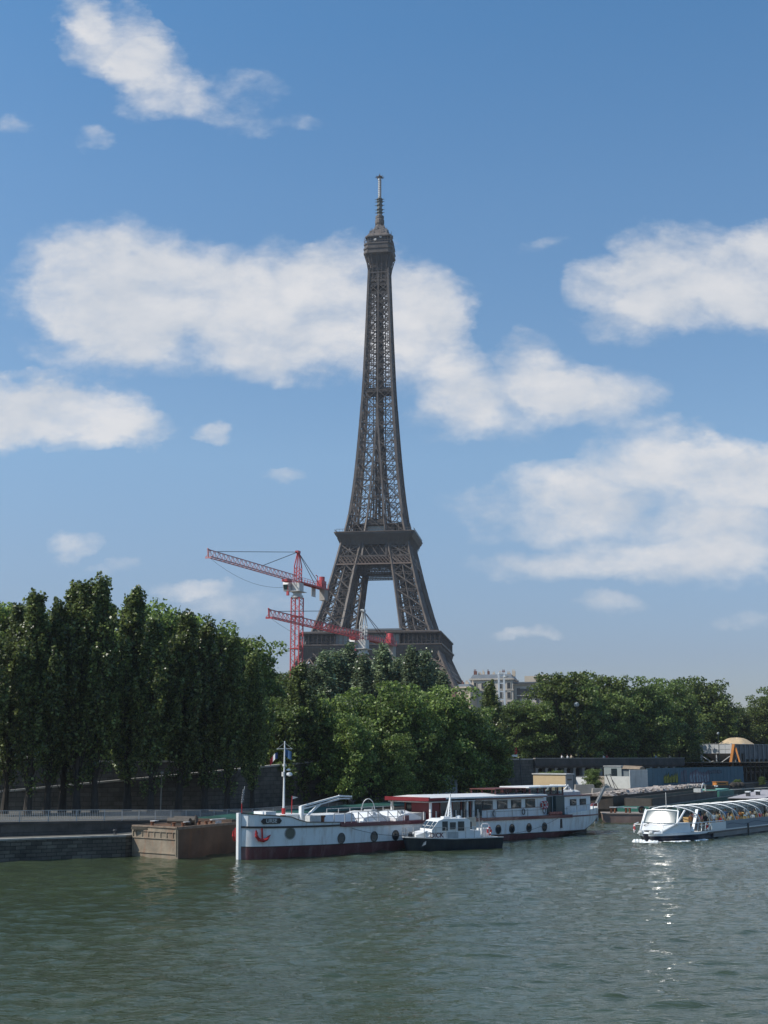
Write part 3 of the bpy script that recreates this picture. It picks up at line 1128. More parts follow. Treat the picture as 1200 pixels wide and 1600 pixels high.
# shaft above the second platform
sh = MB()
lv = [116.5]
h = 116.5
while h < 262:
    st = 10.2 if h < 180 else max(4.6, 8.4 - (h - 180) * .05)
    h = min(h + st, 266)
    lv.append(h)
for h0, h1 in zip(lv[:-1], lv[1:]):
    a0, a1, i0, i1 = A_(h0), A_(h1), I_(h0), I_(h1)
    low = h0 < 178
    cw = .95 if low else .8
    for k in range(4):
        o0, o1 = side(k, -a0, a0, h0), side(k, -a1, a1, h1)
        r0, r1 = side(k, a0, a0, h0), side(k, a1, a1, h1)
        sh.bar(o0, o1, cw + .35, cw + .35, caps=False)
        li0, li1 = side(k, -i0, a0, h0), side(k, -i1, a1, h1)
        ri0, ri1 = side(k, i0, a0, h0), side(k, i1, a1, h1)
        if low:
            sh.bar(li0, li1, cw, .7, caps=False)
            sh.bar(ri0, ri1, cw, .7, caps=False)
            xpanel(sh, li0, ri0, li1, ri1, .3)
            truss_h(sh, li1, ri1, 1.6, .28, 3)
        else:
            sh.bar(li0, li1, cw * .9, .7, caps=False)
        xpanel(sh, o0, li0, o1, li1, .52, 0, .2 if not low else .24)
        xpanel(sh, ri0, r0, ri1, r1, .52, 0, .2 if not low else .24)
        truss_h(sh, o1, li1, 1.7 if low else .9, .28, 4)
        truss_h(sh, ri1, r1, 1.7 if low else .9, .28, 4)
        # secondary inner chords parallel to the corner
        e0, e1 = side(k, -a0 * .80, a0 * .97, h0), side(k, -a1 * .80, a1 * .97, h1)
        sh.bar(e0, e1, .3, .3, caps=False)
        e0, e1 = side(k, a0 * .80, a0 * .97, h0), side(k, a1 * .80, a1 * .97, h1)
        sh.bar(e0, e1, .3, .3, caps=False)
        # inner faces of each corner column
        if low and i0 > .8:
            q0, q1 = side(k, -i0, i0, h0), side(k, -i1, i1, h1)
            sh.bar(q0, q1, .6, .6, caps=False)
            xpanel(sh, li0, q0, li1, q1, .35)
            xpanel(sh, ri0, side(k, i0, i0, h0), ri1, side(k, i1, i1, h1), .35)
    sh.bar(side(0, -a1, a1, h1), side(0, a1, -a1, h1), .4, .4, caps=False)
    sh.bar(side(0, a1, a1, h1), side(0, -a1, -a1, h1), .4, .4, caps=False)
sh.build('shaft', IRON, tw, fix=False)
cr = MB()                                # lift shafts and stairs inside
for (x, y, w) in ((-1.7, -1.7, .5), (1.7, -1.7, .5), (1.7, 1.7, .5), (-1.7, 1.7, .5), (0, -2, .8), (0, 2, .8), (-3.4, 0, .5), (3.4, 0, .5)):
    cr.bar((x, y, 116.5), (x * .9, y * .9, 268), w, w, caps=False)
z = 118
i = 0
while z < 264:
    s_ = 1 if i % 2 else -1
    cr.bar((-1.9 * s_, -2.0, z), (1.9 * s_, -2.0, z + 2.4), .55, .35, caps=False)
    cr.bar((-1.9 * s_, 2.0, z), (1.9 * s_, 2.0, z + 2.4), .55, .35, caps=False)
    cr.bar((2.0, -1.9 * s_, z), (2.0, 1.9 * s_, z + 2.4), .5, .35, caps=False)
    z += 2.4
    i += 1
cr.build('lift_shaft', IROND, tw, fix=False)
ip = MB()
ip.bx(-6.4, 6.4, -6.4, 6.4, 196.2, 197.6)
ip.build('intermediate_platform', IROND, tw)

# top platform
co = MB()
for k in range(4):
    for f_ in (-1, -.55, -.1, .35, .8):
        pts = [side(k, f_ * 5.1, A_(258) + 0, 258), side(k, f_ * 5.3, 5.5, 264), side(k, f_ * 5.9, 6.2, 269), side(k, f_ * 6.8, 7.5, 273.5)]
        for a, b in zip(pts[:-1], pts[1:]):
            co.bar(a, b, .55, .4, caps=False)
    co.bar(side(k, -5.4, 5.5, 263.5), side(k, 5.4, 5.5, 263.5), .5, .8, caps=False)
    co.bar(side(k, -5.3, 5.35, 259), side(k, 5.3, 5.35, 259), .5, 1.2, caps=False)
ring(co, [(4.2, 256), (4.6, 262), (5.2, 268), (6.6, 273.4)], caps=True, cham=1.0)
co.build('corbels', IROND, tw)
tp = MB()
ring(tp, [(7.0, 273.4), (8.1, 274.2), (8.1, 275.2), (7.85, 275.3), (7.85, 276.6), (8.15, 276.7), (8.2, 277.4), (7.7, 277.5), (7.7, 279.4), (8.0, 279.5), (8.0, 280.2)], caps=True, cham=2.2)
t3 = tp.build('third_platform', IRON, tw)
wd = MB()
ring(wd, [(6.4, 280.2), (6.4, 283.8)], caps=True, cham=1.6)
wd.build('window_band', mat('dark_window_strip', (.03, .03, .032), .4, 0, .8, .8), t3)  # dark uneven strip for the windows
rf = MB()
ring(rf, [(7.2, 283.8), (7.3, 284.4), (6.9, 285.0), (5.6, 286.6), (4.2, 288.6), (3.2, 290.6), (2.3, 292.4), (1.9, 293.8)], caps=True, cham=1.3)
rs = random.Random(5)
rail_ = MB()
for k in range(4):
    for i in range(10):
        x = -7.2 + 1.6 * i
        rail_.bar(side(k, x, 7.7, 280.2), side(k, x * .97, 7.3, 283.6), .12, .12, caps=False)
    rail_.bar(side(k, -7.2, 7.6, 281.4), side(k, 7.2, 7.6, 281.4), .2, .2, caps=False)
rail_.build('safety_grille', IRON, t3, fix=False)
rf.build('roof', IRON, t3)
cl = MB()
for i in range(46):
    a = rs.random() * 2 * PI
    rr = 2.5 + rs.random() * 4.6
    z = 284.6 + max(0, (7.2 - rr)) * 1.25
    x, y = rr * math.cos(a), rr * math.sin(a)
    s_ = .35 + rs.random() * .5
    cl.bx(x - s_, x + s_, y - s_, y + s_, z, z + .7 + rs.random() * 1.6)
    if i % 3 == 0:
        cl.bar((x, y, z), (x, y, z + 2.2 + rs.random() * 2), .16, .16)
clo = cl.build('aerials', mat('aerial_housings', (.2, .17, .15), .5, 0, .6, .5), t3)
clo['kind'] = 'stuff'
for i in range(8):
    a = -PI / 2 + (i - 3.5) * .42
    d_ = MB().lathe([(.05, 0), (.75, .25), (.8, .35)], (0, 0, 0), 10)
    o = d_.build('dish', WHITEM, t3)
    o.location = (6.9 * math.cos(a), 6.9 * math.sin(a), 282 + (i % 3) * 1.7)
    o.rotation_euler = (R(90), 0, a + PI / 2)
an = MB()
an.lathe([(2.3, 293.4), (2.6, 294.2), (2.6, 296.2), (2.2, 296.8), (2.4, 297.4), (2.4, 298.6), (1.5, 299.3)], n=12)
lan = an.build('lantern', IRON, tw)
m1 = MB()
m1.lathe([(1.35, 299.3), (1.35, 309.3)], n=8)
for z in (300.6, 302.4, 305, 307.2, 308.6):
    m1.lathe([(1.4, z), (1.9, z + .1), (1.9, z + .4), (1.4, z + .5)], n=8)
    for k in range(4):
        m1.bar(side(k, 0, 1.3, z + .2), side(k, 0, 2.7, z + .3), .25, .25)
m1.build('lower_mast', mat('mast_housing', (.10, .11, .10), .5, 0, .3, .6), tw)
m2 = MB()
m2.lathe([(.85, 309.3), (.85, 321.6)], n=8)
m2.build('antenna_mast', mat('mast_white', (.62, .62, .60), .4, 0, .1, 1), tw)
m3 = MB()
for z in np.arange(310, 321, 1.1):
    m3.lathe([(.88, z), (.98, z + .05), (.98, z + .25), (.88, z + .3)], n=8)
m3.bar((.75, -.75, 309.3), (.75, -.75, 321.6), .25, .25)
m3.build('mast_rings', IRON, tw)
m4 = MB()
for k in range(8):
    a = k * PI / 4
    m4.bar((0, 0, 321.9), (2.5 * math.cos(a), 2.5 * math.sin(a), 322.2), .35, .3)
m4.lathe([(.3, 321.4), (1.3, 321.8), (1.4, 322.4), (.7, 323.1), (.2, 323.6), (.15, 324.4)], n=8)
m4.build('antenna_head', IROND, tw)

# ================================================================ TOWER CRANES
CRED = mat('crane_red', (0.46, 0.075, 0.08), 0.5, 0, 0.15, 0.5)
CPINK = mat('crane_faded_red', (0.52, 0.24, 0.24), 0.55, 0, 0.2, 0.4)
CWHITE = mat('crane_white', (0.55, 0.55, 0.52), 0.5, 0, 0.1, 0.5)
CCONC = mat('counterweight_concrete', (0.38, 0.35, 0.31), 0.85, 0, 0.1, 0.8)
CABLE = mat('steel_cable', (0.05, 0.05, 0.055), 0.5, 0.3, 0.1)


def lattice_box(mb, a, b, wd, ht, n, cw, dw, tri=False, up=(0, 0, 1)):
    a, b = Vector(a), Vector(b)
    d = (b - a).normalized()
    upv = Vector(up)
    s = d.cross(upv).normalized()
    u = s.cross(d)
    if tri:
        C = [-s * wd / 2, s * wd / 2, u * ht]
    else:
        C = [-s * wd / 2 - u * ht / 2, s * wd / 2 - u * ht / 2, s * wd / 2 + u * ht / 2, -s * wd / 2 + u * ht / 2]
    for c in C:
        mb.bar(a + c, b + c, cw, cw, caps=False)
    k = len(C)
    for i in range(n):
        p, q_ = a.lerp(b, i / n), a.lerp(b, (i + 1) / n)
        m_ = p.lerp(q_, .5)
        for j in range(k):
            c1, c2 = C[j], C[(j + 1) % k]
            mb.bar(p + c1, m_ + c2, dw, dw, caps=False)
            mb.bar(m_ + c2, q_ + c1, dw, dw, caps=False)


def tower_crane(label, loc, zj, jdir, jl, cl_, mast_w, mat_mast, mat_jib, mat_apex, apex_h, sign, cab_w):
    """slewing crane: mast up to zj, jib along jdir"""
    r = thing('tower_crane', label, 'crane', (loc[0], loc[1], UZ), math.atan2(jdir[1], jdir[0]), 'tower cranes beside the lattice tower')
    z = zj - UZ                                         # local, jib along +x
    mm = MB()
    lattice_box(mm, (0, 0, 0), (0, 0, z - 4.2), mast_w, mast_w, int((z - 4) / 2.6), .27, .11, up=(0, 1, 0))
    for zz in (z * .35, z * .62, z * .8):
        mm.bx(-mast_w / 2 - .2, mast_w / 2 + .2, -mast_w / 2 - .2, mast_w / 2 + .2, zz, zz + .25)
    mm.build('mast', mat_mast, r, fix=False)
    sl_ = MB()
    sl_.lathe([(1.5, z - 4.4), (1.6, z - 4.3), (1.6, z - 3.7), (1.2, z - 3.6), (1.2, z - 3.0), (1.5, z - 2.9), (1.5, z - 2.5)], n=14)
    sl_.bx(-1.3, 1.3, -1.2, 1.2, z - 2.6, z - .3)
    sl_.bx(-2.2, 2.2, -1.7, 1.7, z - 2.75, z - 2.6)
    sl_.build('slewing_ring', CWHITE, r)
    cb = MB()
    cb.add([(.2, -1.3, z - 2.6), (2.3, -1.3, z - 2.6), (2.9, -1.3, z - .9), (2.6, -1.3, z - .1), (.2, -1.3, z - .1),
            (.2, -3.0, z - 2.6), (2.3, -3.0, z - 2.6), (2.9, -3.0, z - .9), (2.6, -3.0, z - .1), (.2, -3.0, z - .1)],
           [(0, 1, 2, 3, 4), (9, 8, 7, 6, 5), (0, 5, 6, 1), (1, 6, 7, 2), (2, 7, 8, 3), (3, 8, 9, 4), (4, 9, 5, 0)])
    cab = cb.build('cab', CWHITE, r)
    cg = MB()
    cg.extr([(.5, -3.02, z - 2.0), (2.3, -3.02, z - 2.0), (2.6, -3.02, z - .9), (2.4, -3.02, z - .35), (.5, -3.02, z - .35)], (0, -.03, 0))
    cg.extr([(2.45, -1.5, z - 2.2), (2.94, -1.5, z - .9), (2.94, -2.8, z - .9), (2.45, -2.8, z - 2.2)], (.03, 0, 0))
    cg.build('cab_window', mat('green_cab_glass', (.03, .07, .06), .1, 0, .1), cab)
    jb = MB()
    lattice_box(jb, (1.0, 0, z), (jl, 0, z + .1), 1.5, 1.7, int(jl / 2.2), .19, .085, tri=True)
    jb.bx(jl - .1, jl + .1, -.85, .85, z - .3, z + .1).bar((jl, 0, z), (jl + .3, 0, z + 1.9), .3).bar((jl - .8, 0, z + 1.7), (jl + .6, 0, z + 2.0), .22)
    jb.build('jib', mat_jib, r, fix=False)
    tr = MB()
    tr.bx(5.0, 7.5, -.9, .9, z - .75, z - .15).bar((5.6, 0, z - .7), (5.6, 0, z - 3.2), .1).bx(5.3, 5.9, -.3, .3, z - 4.3, z - 3.2)
    tr.build('trolley', mat_mast, r)
    cj = MB()
    cj.bar((-1, -.8, z), (-cl_, -.8, z), .45, .3).bar((-1, .8, z), (-cl_, .8, z), .45, .3)
    cj.bx(-cl_, -1, -.9, .9, z + .15, z + .25)
    n = int(cl_ / 1.6)
    for i in range(n + 1):
        x = -1 - (cl_ - 1) * i / n
        for y in (-.9, .9):
            cj.bar((x, y, z + .2), (x, y, z + 1.3), .08)
    for y in (-.9, .9):
        cj.bar((-1, y, z + 1.3), (-cl_, y, z + 1.3), .08)
    cj.build('counter_jib', mat_mast, r)
    wn = MB()
    wn.bx(-cl_ + 1.2, -cl_ + 4.2, -.8, .8, z + .3, z + 2.2).lathe([(.8, 0), (.8, 1.4)], (-cl_ + 2.4, 0, z + 2.0), 10)
    wn.bar((-cl_ + 5.2, 0, z + .2), (-cl_ + 5.2, 0, z + 3.2), .18).bar((-cl_ + 5.2, 0, z + 3.2), (-cl_ + 6.4, 0, z + 3.4), .18)
    wn.build('winch', CRED, r)
    cw = MB()
    for i in range(3):
        cw.bx(-cl_ + .1 + i * .75, -cl_ + .78 + i * .75, -.8, .8, z - 3.2, z + .1)
    cw.build('counterweight', CCONC, r)
    ap = MB()
    lattice_box(ap, (0, 0, z - .2), (-.2, 0, z + apex_h * .5), 1.5, 1.5, 4, .2, .11, up=(0, 1, 0))
    for sx_ in (-.75, .75):
        for sy_ in (-.75, .75):
            ap.bar((sx_ - .1, sy_, z + apex_h * .5), (-.3 + sx_ * .2, sy_ * .25, z + apex_h), .24, .24)
    ap.bx(-.7, .8, -.45, .45, z + apex_h - .3, z + apex_h + .35)
    ap.build('apex_tower', mat_apex, r, fix=False)
    for x1, z1 in ((jl * .93, z + 1.8), (jl * .42, z + 1.8)):
        c_ = MB().bar((.2, 0, z + apex_h), (x1, 0, z1), .14, .14)
        c_.build('tie_bar', CABLE, r)
    for y in (-.7, .7):
        c_ = MB().bar((-.3, 0, z + apex_h), (-cl_ + 4.5, y, z + .3), .12, .12)
        c_.build('tie_bar', CABLE, r)
    hc = MB()
    pts = []
    for i in range(13):
        t = i / 12
        pts.append((jl * .98 * (1 - t) + 4 * t, 0, z - .2 - 5.0 * 4 * t * (1 - t) * .5 - 1.5 * t))
    hc.tube(pts, .035, 4)
    hc.build('slack_cable', CABLE, r)
    if sign:
        sg = MB().bx(-cl_ + 4.6, -cl_ + 7.2, -.95, -.85, z - 2.6, z - .1)
        so_ = sg.build('sign_board', CWHITE, r)
        MB().bx(-cl_ + 4.8, -cl_ + 7.0, -.99, -.955, z - 2.4, z - .3).build('sign_face', CRED, so_)
        mt = MB()
        for i in range(4):
            x = -cl_ + 5.2 + i * .42
            mt.bx(x, x + .26, -1.02, -.995, z - 1.6, z - 1.0)
        mt.build('sign_marks', CWHITE, so_)
    return r


j1 = Vector((-41.6 + 23.4, 287 - 330)).normalized()
tower_crane('taller tower crane with its full red mast standing clear left of the lattice tower', (-23.4, 330), 55.0, j1, 46.5, 17.5, 2.4, CRED, CPINK, CRED, 8.2, True, 2)
j2 = Vector((-20.5, -53)).normalized()
tower_crane('lower bright red tower crane with a white apex, crossing the lattice tower', (-5.6, 330), 39.6, j2, 56.5, 23.0, 2.2, CRED, CRED, CWHITE, 7.6, False, 2)

# ================================================================ BUILDINGS
STN1 = mat('pale_facade_stone', (0.52, 0.47, 0.40), 0.85, 0, 0.14, 0.12, stain=((0.14, 0.125, 0.11), 0.6, 0.15))
STN2 = mat('warm_facade_stone', (0.55, 0.46, 0.35), 0.85, 0, 0.14, 0.12, stain=((0.2, 0.17, 0.14), 0.6, 0.15))
SLATE = mat('zinc_roof', (0.12, 0.135, 0.15), 0.5, 0.1, 0.2, 0.3)
BRICKR = mat('red_roof', (0.16, 0.075, 0.06), 0.8, 0, 0.2, 0.4)
DARKW = glass_mat('facade_window_glass', (0.03, 0.035, 0.04), 0.1)


def building(label, px0, px1, dep, ztop, m, floors, rot=0.0, depth=14, mans=3.0, chim=6, roofm=None, bay=2.6):
    p0, p1 = U(px0, 1080, dep), U(px1, 1080, dep)
    L = abs(p1.x - p0.x)
    r = thing('apartment_building', label, 'building', (p0.x, dep, UZ), rot, 'apartment buildings behind the trees')
    H = ztop - UZ
    MB().bx(0, L, 0, depth, 0, H).build('wall', m, r)
    cn = MB().bx(-.4, L + .4, -.5, depth + .4, H, H + .5)
    cn.bx(-.2, L + .2, -.25, 0, H - 3.6, H - 3.3)
    cn.build('cornice', m, r)
    fh = 3.2
    for f_ in range(floors):
        z = H - 2.9 - f_ * fh
        n = max(1, int(L / bay))
        for i in range(n):
            x = (i + .5) * L / n
            w = MB().bx(x - .75, x + .75, -.14, .1, z - .15, z + 2.15).build('window', m, r)
            MB().bx(x - .55, x + .55, -.17, -.142, z, z + 1.95).build('pane', DARKW, w)
    if mans > 0:
        rf_ = MB()
        a = [(0, 0, H + .5), (L, 0, H + .5), (L, depth, H + .5), (0, depth, H + .5)]
        b = [(.8, 1.1, H + .5 + mans), (L - .8, 1.1, H + .5 + mans), (L - .8, depth - 1, H + .5 + mans), (.8, depth - 1, H + .5 + mans)]
        rf_.loft([a, b])
        ro_ = rf_.build('roof', roofm or SLATE, r)
        rs_ = random.Random(int(px0))
        for i in range(chim):
            x = (i + .3 + .5 * rs_.random()) * L / chim
            y = 2 + rs_.random() * 4
            ch = MB()
            w = .6 + rs_.random() * .9
            h_ = .5 + rs_.random() * .8
            ch.bx(x, x + w, y, y + .8, H + .5 + mans - .5, H + .5 + mans + h_)
            for j in range(int(w / .45)):
                ch.bx(x + .1 + j * .45, x + .35 + j * .45, y + .2, y + .45, H + .5 + mans + h_, H + 1.1 + mans + h_)
            ch.build('chimney', STN2 if i % 3 else BRICKR, ro_)
    return r, L, H


building('pale stone apartment block with a flat zinc roof right beside the lattice tower foot', 735, 802, 420, 34.0, STN1, 5, -0.22, 14, 1.4, 9)
building('narrow cream building corner with tall thin windows between the lattice tower and the longer block', 712, 736, 415, 31.0, STN2, 5, -.4, 12, 0.9, 3)
b3, L3, H3 = building('low grey building with a long dark glazed top floor, right of the white lattice mast', 803, 862, 418, 32.2, STN1, 4, -0.2, 14, 0, 0)
MB().bx(1.0, L3 - 1.5, -.2, 1, H3 - 4.4, H3 - 1.2).build('glazed_attic', DARKW, b3)
MB().bx(-1.2, L3 + .8, -1.2, 13, H3 + .504, H3 + 1.0).build('roof', SLATE, b3)
o = MB().bx(3.4, 7.2, 3, 7, H3 + 1.003, H3 + 3.2).bx(8.5, 11.5, 3, 7, H3 + 1.003, H3 + 3.6).bx(13, 24, 6, 8, H3 + 1.003, H3 + 2.5).build('roof_cabin', STN2, b3)
r4, L4, H4 = building('dark red roofed building with a wide dark archway at the lattice tower foot', 694, 713, 405, 26.5, STN1, 2, -.1, 12, 2.6, 1, BRICKR, 3.4)
ar = MB()
pts = [(.8, -.2, H4 - 8), (3.6, -.2, H4 - 8), (3.6, -.2, H4 - 4.3), (3.2, -.2, H4 - 3.2), (2.2, -.2, H4 - 2.6), (1.2, -.2, H4 - 3.2), (.8, -.2, H4 - 4.3)]
ar.extr(pts, (0, .3, 0))
ar.build('archway', mat('arch_shade_black', (.02, .02, .022), .9, 0, .1), r4)  # near-black plate, the shade inside the arch given as colour
p = U(784, 1092, 400)
ms = thing('lattice_mast', 'white steel lattice mast standing among the pale apartment buildings', 'mast', (p.x, 400, UZ))
zt = U(784, 1053, 400).z - UZ
mb = MB()
for x in (-1.1, 1.1):
    mb.bar((x, 0, 0), (x * .75, 0, zt), .55, .5)
    mb.bar((x, 1.6, 0), (x * .75, 1.6, zt), .3, .3)
z = 1
while z < zt:
    mb.bar((-1, 0, z), (1, 0, z), .4, .35)
    z += 2.6
mb.bx(-.9, 1.2, -.4, 1.7, zt, zt + .5)
mb.build('mast_frame', WHITE, ms)
MB().lathe([(.1, 0), (.9, .2), (1.0, .5)], (1.6, -.3, zt - 1.2), 12).build('spot_dish', WHITE, ms)

# ================================================================ TREES
def leaf_mesh(name, centers, outward, size, mtl, rs, up_bias=0.25, aspect=1.0):
    n = len(centers)
    nrm = rs.normal(size=(n, 3)) * 0.75 + outward * 0.7
    nrm[:, 2] += up_bias
    nrm /= np.linalg.norm(nrm, axis=1)[:, None] + 1e-9
    t = rs.normal(size=(n, 3))
    t -= (t * nrm).sum(1)[:, None] * nrm
    t /= np.linalg.norm(t, axis=1)[:, None] + 1e-9
    b = np.cross(nrm, t)
    s = size * (0.6 + 0.8 * rs.rand(n))[:, None]
    bend = nrm * s * 0.18
    v = np.stack([centers + t * s * .62, centers + b * s * .42 * aspect + bend, centers - t * s * .62, centers - b * s * .42 * aspect - bend * .2], 1).reshape(-1, 3)
    me = bpy.data.meshes.new(name)
    me.vertices.add(n * 4)
    me.vertices.foreach_set('co', v.ravel().astype(np.float32))
    me.loops.add(n * 4)
    me.loops.foreach_set('vertex_index', np.arange(n * 4))
    me.polygons.add(n)
    me.polygons.foreach_set('loop_start', np.arange(0, n * 4, 4))
    me.polygons.foreach_set('loop_total', np.full(n, 4))
    me.update(calc_edges=True)
    me.materials.append(mtl)
    return me


def make_tree(kind, Ht, Rd, clear, nleaf, lsize, seed, mtl):
    """kind 'poplar' | 'plane'; returns (trunk mesh, crown mesh), base at the origin"""
    rs = np.random.RandomState(seed)
    tr = MB()
    lean = rs.normal(size=2) * 0.012
    tp_ = []
    for i in range(9):
        t = i / 8
        top = .97 if kind == 'poplar' else .72
        tp_.append((lean[0] * Ht * t + .18 * math.sin(t * 5 + seed), lean[1] * Ht * t + .15 * math.sin(t * 4 + seed * 2), Ht * top * t))
    r0 = Ht * (0.0145 if kind == 'poplar' else 0.018)
    tr.tube(tp_, [max(.03, r0 * (1 - .93 * (i / 8) ** .9)) * (1.35 if i == 0 else 1) for i in range(9)], 8)
    ends, wts, C = [], [], []
    nb = 95 if kind == 'poplar' else 58

    def trunk_at(z):
        t = min(z / (Ht * (.97 if kind == 'poplar' else .72)), 1) * 8
        i = min(int(t), 7)
        a, b = Vector(tp_[i]), Vector(tp_[i + 1])
        return a.lerp(b, t - i)

    for i in range(nb):
        f_ = (i + .5) / nb
        az = i * 2.39996 + rs.normal() * .4
        if kind == 'poplar':
            z0 = Ht * (clear + (0.93 - clear) * f_)
            q_ = max(0.0, (z0 / Ht - clear) / (1 - clear))
            env = Rd * min(1.0, .6 + q_ * 2.0) * (1 - q_) ** .75 + .25
            ln = env * (0.55 + .5 * rs.rand())
            up_ = 1.6 + rs.rand() * 1.8
            if i % 9 == 4:
                up_, ln = 4.2, env * .75
            d = Vector((math.cos(az) * ln, math.sin(az) * ln, ln * up_))
            if z0 + d.z > Ht * (.9 + .1 * q_):
                d *= max(.12, (Ht * (.93 + .06 * rs.rand()) - z0) / d.z)
            rmax = Rd * min(1.0, 2.0 * max(0.0, 1 - (z0 + d.z) / Ht)) + .10
            lh = math.hypot(d.x, d.y)
            if lh > rmax:
                d.x *= rmax / lh
                d.y *= rmax / lh
            bend = Vector((0, 0, d.z * .12))
            rad = .05
        else:
            z0 = Ht * (clear + (0.70 - clear) * f_)
            q_ = (z0 / Ht - clear) / (1 - clear)
            ln = Rd * (0.62 + .45 * rs.rand()) * (1 - .35 * q_)
            up_ = .15 + 1.5 * f_ + .4 * rs.rand()
            d = Vector((math.cos(az) * ln, math.sin(az) * ln, ln * up_))
            if z0 + d.z > Ht:
                d *= (Ht * (.93 + .08 * rs.rand()) - z0) / d.z
            bend = Vector((0, 0, -abs(ln) * .10))
            rad = .10
        p0 = trunk_at(z0)
        pts = [p0, p0 + d * .5 + bend, p0 + d]
        tr.tube(pts, [rad * (1.2 - f_ * .6), rad * .6, .02], 5)
        n_c = 4 if kind == 'poplar' else 4
        for j in range(n_c):
            t = (.30 + .70 * (j + rs.rand()) / n_c)
            p = p0 + d * t + bend * (4 * t * (1 - t))
            if kind == 'poplar':
                s_ = Vector((rs.normal() * .3, rs.normal() * .3, rs.normal() * .5))
                C.append((p + s_, (.42 + .25 * rs.rand()) * (1.3 - .75 * t), 1.9))
            else:
                s_ = Vector((rs.normal() * .9, rs.normal() * .9, rs.normal() * .7)) * (Rd / 5.5)
                C.append((p + s_, (.65 + .75 * rs.rand()) * (Rd / 5.5), .72))
    if kind == 'poplar':
        for j in range(7):                        # side leaders that end in their own spires
            az = j * 2.4 + rs.normal() * .3
            rr_ = Rd * (.3 + .38 * rs.rand())
            zs = Ht * (.22 + .25 * rs.rand())
            ze = Ht * (1 - (rr_ / (1.45 * Rd)) ** 1.5) * (.90 + .12 * rs.rand())
            pb_, pm_, pe_ = trunk_at(zs), Vector((math.cos(az) * rr_, math.sin(az) * rr_, (zs + ze) * .5)), Vector((math.cos(az) * rr_ * 1.12, math.sin(az) * rr_ * 1.12, ze))
            tr.tube([pb_, pm_, pe_], [.11, .07, .02], 5)
            for q in range(16):
                t = (q + .5) / 16
                p = pb_.lerp(pm_, t * 2) if t < .5 else pm_.lerp(pe_, t * 2 - 1)
                w_ = 1.0 - t
                C.append((p + Vector((rs.normal() * .5 * w_, rs.normal() * .5 * w_, 0)), .22 + .62 * w_ ** .8, 2.0))
        for k in range(3):
            C.append((trunk_at(Ht * (.985 - k * .035)) + Vector((0, 0, .2)), .16 + .08 * k, 2.6))
    rad = np.array([c[1] for c in C])
    w = rad ** 2
    w = w / w.sum()
    idx = rs.choice(len(C), nleaf, p=w)
    cen = np.array([c[0][:] for c in C])[idx]
    st = np.array([c[2] for c in C])[idx]
    dr = rs.normal(size=(nleaf, 3))
    dr /= np.linalg.norm(dr, axis=1)[:, None]
    rr = rad[idx][:, None] * (0.5 + 0.6 * rs.rand(nleaf, 1) ** .7)
    offs = dr * rr
    offs[:, 2] *= st
    me = leaf_mesh('crown', cen + offs, dr, lsize, mtl, rs)
    trm = tr.build('trunk', BARK, smooth=True, fix=False)
    tm = trm.data
    bpy.data.objects.remove(trm)
    return tm, me


ARCH = {
    'poplar': [make_tree('poplar', 26, 4.6, .05, 21000, .30, s, POPL) for s in (1, 2, 3)],
    'aspen': [make_tree('poplar', 18, 2.3, .12, 11000, .28, s, ASPL) for s in (4, 5)],
    'plane': [make_tree('plane', 15, 5.6, .14, 17000, .34, s, PLANL) for s in (6, 7, 8)],
    'dark': [make_tree('plane', 17, 6.2, .10, 16000, .39, s, DARKL) for s in (9, 10)],
}
AH = {'poplar': 26, 'aspen': 18, 'plane': 15, 'dark': 17}
TREEN = [0]


def tree(kind, px, ytop, dep, base, label, group, wd=1.0, trunkpx=None, name=None):
    """a tree whose tip stands at photo column px, row ytop, at distance dep; wd = width factor"""
    i = TREEN[0]
    TREEN[0] += 1
    p = U(px, ytop, dep)
    h = p.z - base
    s = h / AH[kind]
    tm, cm = ARCH[kind][i % len(ARCH[kind])]
    nm = name or {'poplar': 'poplar_tree', 'aspen': 'poplar_tree', 'plane': 'plane_tree', 'dark': 'broadleaf_tree'}[kind]
    r = thing(nm, label, 'tree', (p.x, dep, base), hsh(i) * 6.28, group)
    r.scale = (s * wd * (.95 + .1 * hsh(i, 3)), s * wd * (.95 + .1 * hsh(i, 4)), s)
    r['label'] = label
    for n_, me in (('trunk', tm), ('crown', cm)):
        o = bpy.data.objects.new(n_, me)
        COL.objects.link(o)
        o.parent = r
    return r


GP = 'poplars along the left quay'
lf = [(-22, 955, 'cut by the left edge of the photo'), (28, 948, 'second from the left edge behind the railing'), (62, 926, 'with a narrow tip, third from the left edge'), (92, 940, 'shorter than its neighbours, just left of the highest group'),
      (117, 913, 'at the left of the three highest'), (136, 908, 'in the middle of the three highest'), (165, 903, 'tallest of all, reaching highest into the sky'), (212, 921, 'just right of the tallest one')]
for i, (x, y, w_) in enumerate(lf):
    tree('poplar', x, y, 126 + x * .035 + (3 if i % 3 == 1 else 0), QZ, 'tall quay poplar ' + w_, GP, 1.05)
lf2 = [(246, 966, 'with a narrow crown between the tallest group and the lower ones'), (288, 958, 'paler olive crown, first of the lower ones'), (326, 974, 'with a visible pale stem, middle of the lower ones'), (361, 996, 'stepping down towards the masts of the white barge'), (397, 1022, 'low, directly above the bow of the white barge')]
for i, (x, y, w_) in enumerate(lf2):
    tree('poplar', x, y, 133 + (x - 246) * .06, 2.9, 'mid-green poplar, ' + w_, GP, 1.08)
bk = [(-30, 958, 'at the far left edge'), (20, 950, 'left of the tall poplars'), (238, 950, 'bright green, showing right of the tall poplars'), (262, 962, 'just right of the bright green one'), (315, 985, 'above the lower poplars'), (350, 992, 'dark and lumpy, left of the crane'), (385, 1012, 'dark, at the end of the descending treetops'), (150, 985, 'hidden in part behind the tallest poplars'), (85, 975, 'hidden in part behind the leftmost poplars')]
